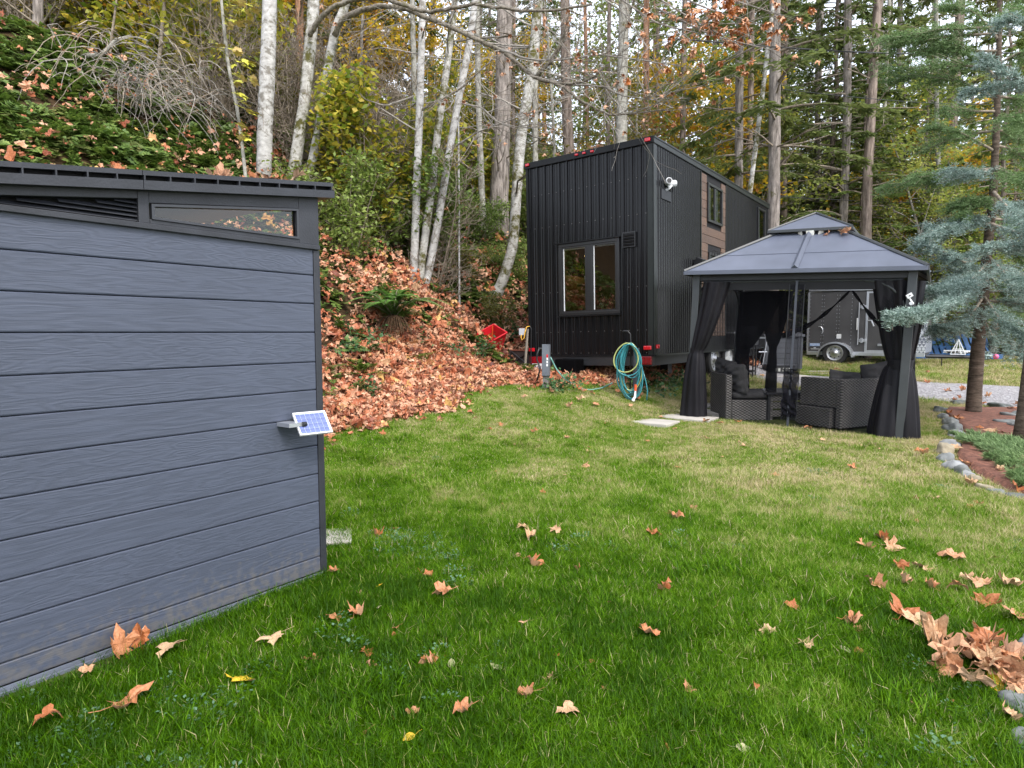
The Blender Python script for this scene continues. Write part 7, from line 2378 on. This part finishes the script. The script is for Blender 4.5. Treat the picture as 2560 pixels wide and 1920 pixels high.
CB = [
    ([(2470, 700), (2400, 745), (2330, 775), (2222, 790)], [Yc, 8.3, 7.8, 7.5], 1, 1.5, .20),
    ([(2465, 660), (2430, 700), (2370, 715), (2340, 730)], [Yc, 8.7, 8.6, 8.5], 1, 1.6, .40),
    ([(2470, 640), (2520, 690), (2580, 720)], [Yc, 8.7, 8.4], 1, 1.5, .40),
    ([(2480, 600), (2420, 660), (2340, 620), (2300, 600)], [Yc, 9.2, 9.3, 9.4], 1, 1.1, .35),
    ([(2480, 560), (2410, 560), (2360, 590), (2320, 560)], [Yc, 9.4, 9.6, 9.7], 1, 1.0, .35),
    ([(2460, 740), (2420, 800), (2380, 820), (2340, 815)], [Yc, 9.0, 8.9, 8.9], 1, 1.3, .34),
    ([(2460, 740), (2500, 800), (2560, 850)], [Yc, 8.8, 8.6], 1, 1.3, .36),
    ([(2455, 790), (2480, 840), (2530, 880), (2580, 900)], [Yc, 9.2, 9.1, 9.0], 1, .9, .30),
    ([(2480, 560), (2520, 575), (2580, 590), (2640, 640)], [8.9, 8.3, 8.0, 7.9], 1, 1.2, .30),
    ([(2640, 630), (2560, 615), (2500, 617), (2440, 627)], [8.0, 8.0, 7.9, 7.9], 1, 1.1, .18),
    ([(2485, 480), (2520, 520), (2580, 570), (2640, 600)], [8.9, 8.2, 7.9, 7.8], 1, 1.4, .30),
    ([(2640, 250), (2570, 210), (2500, 170), (2460, 150)], [8.4, 8.4, 8.5, 8.5], 1, 1.2, .22),
    ([(2640, 215), (2560, 205), (2480, 220), (2410, 235)], [8.6, 8.6, 8.7, 8.7], 1, 1.1, .20),
    ([(2640, 60), (2560, 50), (2500, 60)], [8.4, 8.5, 8.6], 1, 1.1, .22),
    ([(2490, 420), (2420, 440), (2360, 430), (2300, 450)], [Yc, 9.8, 10.0, 10.2], 0, .9, .5),
    ([(2490, 380), (2400, 330), (2330, 320)], [Yc, 9.8, 10.0], 0, .8, .5),
    ([(2495, 250), (2400, 200), (2300, 190), (2230, 210)], [Yc, 10, 10.4, 10.6], 0, .8, .55),
    ([(2495, 200), (2420, 120), (2330, 130)], [Yc, 9.9, 10.2], 0, .8, .5),
    ([(2497, 100), (2440, 30), (2360, 20)], [Yc, 9.8, 10.1], 0, .9, .5),
    ([(2497, 60), (2550, 20), (2600, 40)], [Yc, 8.9, 8.6], 0, 1, .5),
    ([(2492, 300), (2540, 290), (2600, 330)], [Yc, 8.9, 8.6], 0, 1.1, .5),
    ([(2488, 420), (2540, 440), (2600, 470)], [Yc, 9.0, 8.8], 0, 1.1, .5),
    ([(2488, 500), (2430, 500), (2380, 520)], [Yc, 9.5, 9.7], 0, .9, .45),
    ([(2480, 560), (2540, 640), (2600, 680)], [Yc, 9.6, 9.8], 0, .9, .45),
    ([(2495, 160), (2550, 130), (2620, 150)], [Yc, 9.6, 9.8], 0, 1, .5),
    ([(2470, 680), (2510, 740), (2560, 770)], [Yc, 9.7, 9.9], 0, .8, .4),
]
for k, (a, b, blue, dn, wd) in enumerate(CB): cedar_branch(a, b, blue, 500 + k, dn * (.9 if blue else 1.1), wd)
gg = random.Random(61)
for k in range(16):
    y0 = gg.uniform(330, 800); x0 = 2480 - (y0 - 560) * .12; L_ = gg.uniform(60, 170) * (1 if k % 2 else -1)
    cedar_branch([(x0, y0), (x0 - L_ * .5, y0 + gg.uniform(-20, 20)), (x0 - L_, y0 + gg.uniform(-10, 60))], [Yc, Yc - gg.uniform(.1, .5), Yc - gg.uniform(.2, .9)], k % 5 > 0, 840 + k, .9, .36)
for k in range(16):
    y0 = gg.uniform(-40, 560); x0 = 2480 + (560 - y0) * .035; L_ = gg.uniform(120, 300) * (1 if k % 3 else -.5)
    dy_ = gg.uniform(-10, 90)
    cedar_branch([(x0, y0), (x0 - L_ * .5, y0 + dy_ * .2), (x0 - L_, y0 + dy_)], [Yc, Yc + gg.uniform(0, .5), Yc + gg.uniform(-.2, 1.2)], 0, 800 + k, .8, .5)
# second cedar trunk half out of the view
c2 = thing('cedar_trunk', 'dark banded cedar trunk cut by the right edge above the juniper', 'tree', tuple(ground(2558, 1118)))
mb = MB(); mb.tube([(0, 0, -.1), (0.02, 0, .4), (.09, .02, 1.4), (.14, 0, 3.0), (.16, 0, 6)], [.13, .10, .09, .08, .05], 14, jit=.06); mb.build('trunk', MATS['cedar_bark'], c2, smooth=True)
oc2 = np.array(c2.location)
cedar_branch([(2600, 620), (2680, 660), (2760, 700)], [7.6, 7.4, 7.2], 1, 900, .8, .3, c2, oc2)
# juniper on the mulch
jn = thing('juniper', 'low spreading blue-green juniper over the mulch and edging stones at the right', 'shrub', tuple(ground(2540, 1150)))
oj = np.array(jn.location)
for k, (a, b) in enumerate((((2560, 1150), (2420, 1100)), ((2560, 1150), (2400, 1118)), ((2565, 1160), (2450, 1140)), ((2560, 1140), (2470, 1110)), ((2570, 1165), (2470, 1165)), ((2570, 1170), (2500, 1185)), ((2600, 1190), (2530, 1215)), ((2570, 1140), (2520, 1120)), ((2590, 1150), (2545, 1135)), ((2600, 1210), (2545, 1235)), ((2565, 1155), (2385, 1105)))):
    p, q_ = ground(*a), ground(*b)
    m_ = at((a[0] + b[0]) / 2, (a[1] + b[1]) / 2 - 22, (p[1] + q_[1]) / 2)
    g = np.random.default_rng(700 + k)
    B = np.array([p + (0, 0, .03), m_, q_ + (0, 0, .10)]) - oj
    t = g.random(420) ** .8; c_ = np.stack([np.interp(t * 2, [0, 1, 2], B[:, i]) for i in range(3)], 1)
    d = unit(B[-1] - B[0]); C = c_ + g.normal(0, 1, (420, 3)) * np.array([.07, .10, .035]) * (1.1 - t)[:, None]
    C = np.repeat(C, 3, 0); D = d + g.normal(0, .42, C.shape); D[:, 2] += .25
    quads_mesh('spray', cards(C, D, g.uniform(.05, .10, len(C)), .007), CEDARG, jn)

# ================================================================ INDIVIDUAL FALLEN LEAVES
LB = leaf_litter_mat('brown_leaf', [(0, (.34, .11, .035)), (.35, (.44, .17, .065)), (.7, (.50, .26, .14)), (1, (.56, .38, .22))])
LY = leaf_litter_mat('yellow_leaf', [(0, (.62, .38, .02)), (1, (.68, .46, .03))])
LG = leaf_litter_mat('pale_green_leaf', [(0, (.30, .33, .13)), (1, (.42, .40, .22))])
big = [leaf_mesh(100 + k, .55 + .2 * (k % 6), size=1).build('maple_leaf', LB) for k in range(14)]
bigy = [leaf_mesh(120 + k, .45, size=1).build('maple_leaf', LY) for k in range(2)]
small = [leaf_mesh(130 + k, .9, 'oval', size=1).build('small_leaf', LB) for k in range(4)]
smallg = [leaf_mesh(140 + k, .4, 'oval', size=1).build('small_leaf', LG) for k in range(2)]
smally = [leaf_mesh(150 + k, .5, 'oval', size=1).build('small_leaf', LY) for k in range(1)]
PROTOS = big + bigy + small + smallg + smally
for p in PROTOS: COL.objects.unlink(p)
NLEAF = [0]


def put_leaf(protos, pos, size, label, cat, group, rz=None, tilt=.2, nm=None, rot=None, up=0.02):
    p = random.choice(protos)
    c = p.copy(); COL.objects.link(c); c.name = nm or p.name.split('.')[0]
    size *= .95
    c.scale = (size * random.uniform(.85, 1.15), size * random.uniform(.85, 1.15), size * random.uniform(.6, 1.1))
    rz = random.uniform(0, 6.28) if rz is None else rz
    e = slope_euler(np.array([pos[0]]), np.array([pos[1]]), np.array([rz]))[0]
    c.rotation_euler = rot if rot else (e[0] + random.gauss(0, tilt), e[1] + random.gauss(0, tilt), rz)
    c.location = (pos[0], pos[1], pos[2] + up)
    tag(c, label, cat, group)
    NLEAF[0] += 1
    return c


V = 1.1573
GL = 'brown maple leaves lying on the lawn'
# (x, y in view pixels, size m, protos, label or None)
named = [
    (955, 1300, .15, big, 'large crumpled orange-brown maple leaf in the grass midway between shed and centre'),
    (775, 1345, .13, big, 'upright folded tan maple leaf on the lawn, tallest of its pair'),
    (720, 1350, .09, big, 'small curled tan leaf beside the upright folded one'),
    (820, 1325, .06, smallg, 'small pale green oval leaf right of the upright folded leaf'),
    (822, 1278, .055, smally, 'small orange-yellow leaf standing in bluish weeds right of the shed corner'),
    (520, 1490, .13, bigy, 'bright yellow maple leaf on the lawn below the shed wall'),
    (283, 1540, .16, big, 'large rusty brown maple leaf in dry grass near the left bottom'),
    (590, 1405, .12, big, 'broad frilled tan maple leaf between the shed wall and the yellow leaf'),
    (670, 1440, .08, big, 'small crumpled tan leaf right of the broad frilled one'),
    (370, 1425, .12, big, 'flat tan maple leaf lying right of the leaves against the shed'),
    (720, 1248, .09, big, 'curled brown leaf in the grass at the shed corner'),
    (1145, 1172, .12, big, 'curled pinkish maple leaf in mid-lawn, left of a close pair'),
    (1200, 1158, .11, big, 'rust maple leaf in mid-lawn, right of a close pair'),
    (1150, 1230, .13, big, 'spread rust maple leaf below the close pair in mid-lawn'),
    (1410, 1163, .12, big, 'upright red-brown maple leaf alone in mid-lawn'),
    (1495, 1107, .10, big, 'small tan leaf on the dry part of the lawn'),
    (1462, 1128, .11, big, 'curled pinkish leaf left of the small tan one on the dry lawn'),
    (1440, 1290, .11, big, 'pale star-shaped leaf right of the middle of the lawn'),
    (1400, 1385, .13, big, 'greyish withered maple leaf with a long stalk low in mid-lawn'),
    (1000, 1560, .10, big, 'curled orange leaf near the bottom centre'),
    (887, 1608, .06, smally, 'small orange-yellow leaf near the bottom, left of the curled orange one'),
    (975, 1455, .07, smallg, 'small yellowish folded leaf left of the bottom centre'),
    (1075, 1458, .07, smallg, 'small yellow-green leaf right of the folded yellowish one'),
    (1600, 1632, .07, smallg, 'pale cream oval leaf at the bottom edge right of centre'),
    (1710, 1325, .09, big, 'curled tan leaf on the lawn left of the right-hand leaf drift'),
    (1845, 1363, .11, big, 'folded tan leaf at the left end of the right-hand leaf drift'),
    (1825, 1415, .08, smallg, 'pale leaf with a red tip below the folded tan leaf'),
    (1868, 1193, .12, big, 'curled orange leaf on the right lawn, left of a spread one'),
    (1928, 1195, .16, big, 'broad pinkish spread maple leaf on the right lawn'),
    (1905, 1175, .11, big, 'orange leaf just above the broad pinkish spread one'),
    (2055, 1218, .15, big, 'orange-brown folded maple leaf at the right above the drift'),
    (1945, 1240, .12, big, 'curled tan leaf above the middle of the right-hand drift'),
    (1990, 1240, .13, big, 'rolled brown leaf right of the curled tan one above the drift'),
    (1885, 1277, .14, big, 'long curled brown leaf at the left of the second row of leaves'),
    (1950, 1275, .11, big, 'tan and orange leaf in the middle of the second row of leaves'),
    (2010, 1282, .10, big, 'small orange leaf right of the tan and orange one in the second row'),
    (2068, 1292, .12, big, 'brown leaf with a yellow patch at the right of the second row'),
    (1960, 1345, .19, big, 'large dry spread maple leaf in the right-hand drift, the broadest'),
    (1985, 1360, .16, big, 'large brown leaf overlapping the broadest one in the drift'),
    (2115, 1275, .16, big, 'long rolled pale leaf at the upper right of the drift'),
    (2135, 1318, .16, big, 'pinkish star-shaped leaf right of the drift'),
    (2180, 1280, .15, big, 'crisp rolled rust leaf at the right edge above the star-shaped one'),
    (2195, 1350, .15, big, 'dark folded leaf at the right edge by the boulder'),
    (2010, 1398, .19, big, 'large golden-tan maple leaf with a long pale stalk, left end of the leaf heap'),
    (2160, 1500, .17, bigy, 'yellow maple leaf on top of the leaf heap by the boulders'),
    (2172, 1568, .11, big, 'brown folded leaf beside the boulder below the leaf heap'),
    (1990, 988, .18, big, 'long brown curled leaf on the grass before the edging stones'),
    (2020, 1085, .09, big, 'small orange leaf on the dry grass below the edging stones'),
    (2095, 1054, .13, big, 'curled brown leaf lying by the lowest edging stones'),
    (1630, 1502, .06, small, 'small dark brown leaf low right of centre'),
    (1132, 1360, .055, small, 'small grey-brown leaf in the middle of the lawn'),
    (855, 1372, .05, small, 'small folded brown leaf below the upright folded leaf'),
    (105, 1585, .10, big, 'curled brown leaf in dry grass at the far left bottom'),
    (190, 1468, .09, big, 'curled brown leaf against the base track of the shed at the left'),
]
for (x, y, s, pr, lb) in named:
    p = ground(x * V, y * V)
    put_leaf(pr, p, s, lb, 'leaf', GL, up=.028 + .014 * random.random(), tilt=.22)
# leaves leaning on the shed wall
p = ground(258 * V, 1418 * V)
put_leaf(big, p, .15, 'curled orange maple leaf propped against the shed wall in the grass', 'leaf', GL, rot=(rad(62), rad(12), SHED_A + .3), up=.06)
p = ground(305 * V, 1398 * V)
put_leaf(big, p, .13, 'pale brown leaf against the shed wall right of the propped orange one', 'leaf', GL, rot=(rad(50), rad(-20), SHED_A - .6), up=.05)
# heap by the boulders
for k in range(30):
    x = random.gauss(2128, 36); y = 1448 + (x - 2120) * .35 + random.gauss(0, 22)
    p = ground(x * V, y * V)
    put_leaf(big, p, random.uniform(.11, .17), 'dry tan maple leaf in the heap by the boulders', 'leaf', 'leaves heaped against the boulders', up=.03 + .05 * random.random(), tilt=.4)
# anonymous small leaves
for k in range(118):
    x = random.uniform(710, 2230); y = 905 + 740 * random.random() ** 1.5
    p = ground(x * V, y * V)
    if not bool(lawn_mask(np.array([p[0]]), np.array([p[1]]))[0]): continue
    isb = random.random() < .4
    put_leaf(big if isb else small, p, random.uniform(.06, .12) if isb else random.uniform(.035, .07), 'little dry brown leaf fallen in the lawn grass', 'leaf', 'small fallen leaves scattered over the lawn', up=.02, tilt=.25)
# far grass and gravel
for k in range(30):
    y = random.uniform(10.5, 19.5); x = random.uniform(.30, .82) * y
    gx_, gy_ = frame_local(x, y, GAZ_O, GAZ_A); hx_, hy_ = frame_local(x, y, HOUSE_O, HOUSE_A)
    if (abs(gx_) < 1.5 and abs(gy_) < 1.5) or (-2.7 < hx_ < .4 and -.1 < hy_ < 7.2): continue
    put_leaf(big, (x, y, float(terr(x, y))), random.uniform(.10, .17), 'dead brown leaf by the driveway beyond the gazebo', 'leaf', 'fallen leaves around the driveway', up=.04)
# mulch leaves
for (x, y) in ((2372, 1040), (2385, 1052), (2395, 1056), (2450, 1080), (2480, 1088), (2510, 1092), (2480, 1098), (2530, 1030), (2545, 1018), (2385, 1130), (2395, 1100), (2410, 1170), (2540, 1240), (2500, 1190)):
    p = ground(x, y); put_leaf(big, p, random.uniform(.10, .17), 'curled orange leaf on the bark mulch by the edging stones', 'leaf', 'leaves on the mulch bed', up=.05)
# around hose and jack post
for (x, y) in ((1452, 978), (1458, 985), (1586, 992), (1592, 1003), (1580, 985), (1600, 996), (1450, 1008), (1488, 1018), (1575, 1020), (1425, 1025), (1380, 985), (1310, 1000), (1440, 972), (1395, 965), (1410, 968), (1530, 975), (1545, 985), (1660, 980), (1480, 990), (1800, 1066), (1845, 1062), (1765, 1060)):
    p = ground(x, y); put_leaf(big, p, random.uniform(.10, .16), 'orange leaf strewn in the grass below the tiny house', 'leaf', 'leaves strewn below the tiny house', up=.04)
# on the shed roof
Rs = Matrix.Rotation(SHED_A, 4, 'Z')
for k in range(10):
    lx = random.uniform(-.75, .0) if k < 8 else random.uniform(-1.6, -.8)
    q = Rs @ Vector((lx, random.uniform(.0, .25), roofz(lx) + .085)) + Vector(SHED_O)
    put_leaf(big, q, random.uniform(.08, .14), 'dry tan leaf lying on the black shed roof', 'leaf', 'leaves on the shed roof', rot=(random.uniform(-.9, .9), random.uniform(-.7, .7), random.uniform(0, 6)), up=.01)
# on the tiny house roof
for k in range(20):
    q = on_house((random.uniform(-2.1, -.9), random.uniform(.0, .5), HH + .02))
    put_leaf(big, q, random.uniform(.10, .17), 'orange leaf lying on the roof edge of the tiny house', 'leaf', 'leaves on the tiny house roof', rot=(random.uniform(-.6, .6), random.uniform(-.6, .6), random.uniform(0, 6)), up=.02)
# caught between the roof tiers of the gazebo
for k in range(7):
    q = on_gaz((random.uniform(.20, .55), -.52 - random.uniform(0, .12), 2.90 + random.uniform(-.04, .02)))
    put_leaf(big, q, random.uniform(.09, .13), 'orange leaf caught between the two roof tiers of the gazebo', 'leaf', 'leaves between the gazebo roof tiers', rot=(random.uniform(-.6, .6), random.uniform(-.6, .6), random.uniform(0, 6)), up=.0)
# on the deck box
for k in range(12):
    q = (6.35 + random.uniform(0, .85), 16.1 + random.uniform(-.1, .4), 1.46)
    put_leaf(big, q, .15, 'orange leaf on the lid of the grey deck box', 'leaf', 'leaves on the deck box', up=.0)
print('leaves', NLEAF[0])

# ================================================================ labels of alike things made particular: where they stand, then their order
WORDS = ['first', 'second', 'third', 'fourth', 'fifth', 'sixth', 'seventh', 'eighth', 'ninth', 'tenth', 'eleventh', 'twelfth', 'thirteenth', 'fourteenth', 'fifteenth', 'sixteenth', 'seventeenth', 'eighteenth', 'nineteenth', 'twentieth']
def to_px(p):
    z = p[1] * math.cos(PITCH) - (p[2] - HC) * math.sin(PITCH); y = p[1] * math.sin(PITCH) + (p[2] - HC) * math.cos(PITCH)
    return (1280 + FPX * p[0] / z, 960 - FPX * y / z) if z > .1 else (-1, -1)
MARKS = [(300, 'over the left shed roof'), (700, 'over the right shed roof'), (1000, 'between shed and alders'), (1200, 'behind the alder clump'), (1320, 'behind the mossy-footed alder'), (1650, 'above the house front'), (1920, 'above the house side'), (2060, 'left of the gazebo peak'), (2250, 'right of the gazebo peak'), (2400, 'between gazebo and blue cedar'), (9999, 'behind the blue cedar')]
alike = {}
for n_ in range(21, 41): WORDS.append('%dth' % n_ if n_ % 10 not in (1, 2, 3) else {1: '%dst', 2: '%dnd', 3: '%drd'}[n_ % 10] % n_)
for o in list(COL.objects):
    if o.get('group') == 'small fallen leaves scattered over the lawn':
        x, y = to_px(o.location)
        o['label'] = 'little dry brown %s leaf in the %s %s of the lawn' % ('maple' if o.name.startswith('maple') else 'oval', 'upper' if y < 1220 else 'middle' if y < 1480 else 'lower', 'left' if x < 1240 else 'centre' if x < 1850 else 'right')
for o in list(COL.objects):
    if o.parent is not None or not o.get('category') or not o.get('group'): continue
    lab = o['label']
    if 'near side' in lab: continue
    if o['category'] in ('tree', 'shrub') and (' wood' in lab or 'growing between the tall' in lab or 'thicket' in lab or 'undergrowth' in lab):
        x = to_px(o.location)[0]
        mk = [m for lim, m in MARKS if x < lim][0]
        for cut in (' standing in the wood behind', ' in the wood behind', ' growing between the tall trunks', ' in the thicket beyond the far grass', ' in the undergrowth beyond the tiny house', ' in the thicket on the hill crest', ' with a high crown'):
            lab = lab.replace(cut, '').replace('leaved vine', 'leaved').replace('tall dark', 'dark').replace('-barked', '')
        lab = '%s %s, %s' % ('near' if o.location[1] < 24 else 'farther' if o.location[1] < 34 else 'far', lab, mk)
        o['label'] = lab
    alike.setdefault(lab, []).append(o)
for lab, os_ in alike.items():
    if len(os_) < 2: continue
    os_.sort(key=lambda o: to_px(o.location)[0])
    for i, o in enumerate(os_):
        if i < 40: o['label'] = lab + ', %s from left' % WORDS[i]

for o in COL.objects:
    if o.parent is None and len(str(o.get('label', '')).split()) > 16: print('LONG', o.name, o['label'])
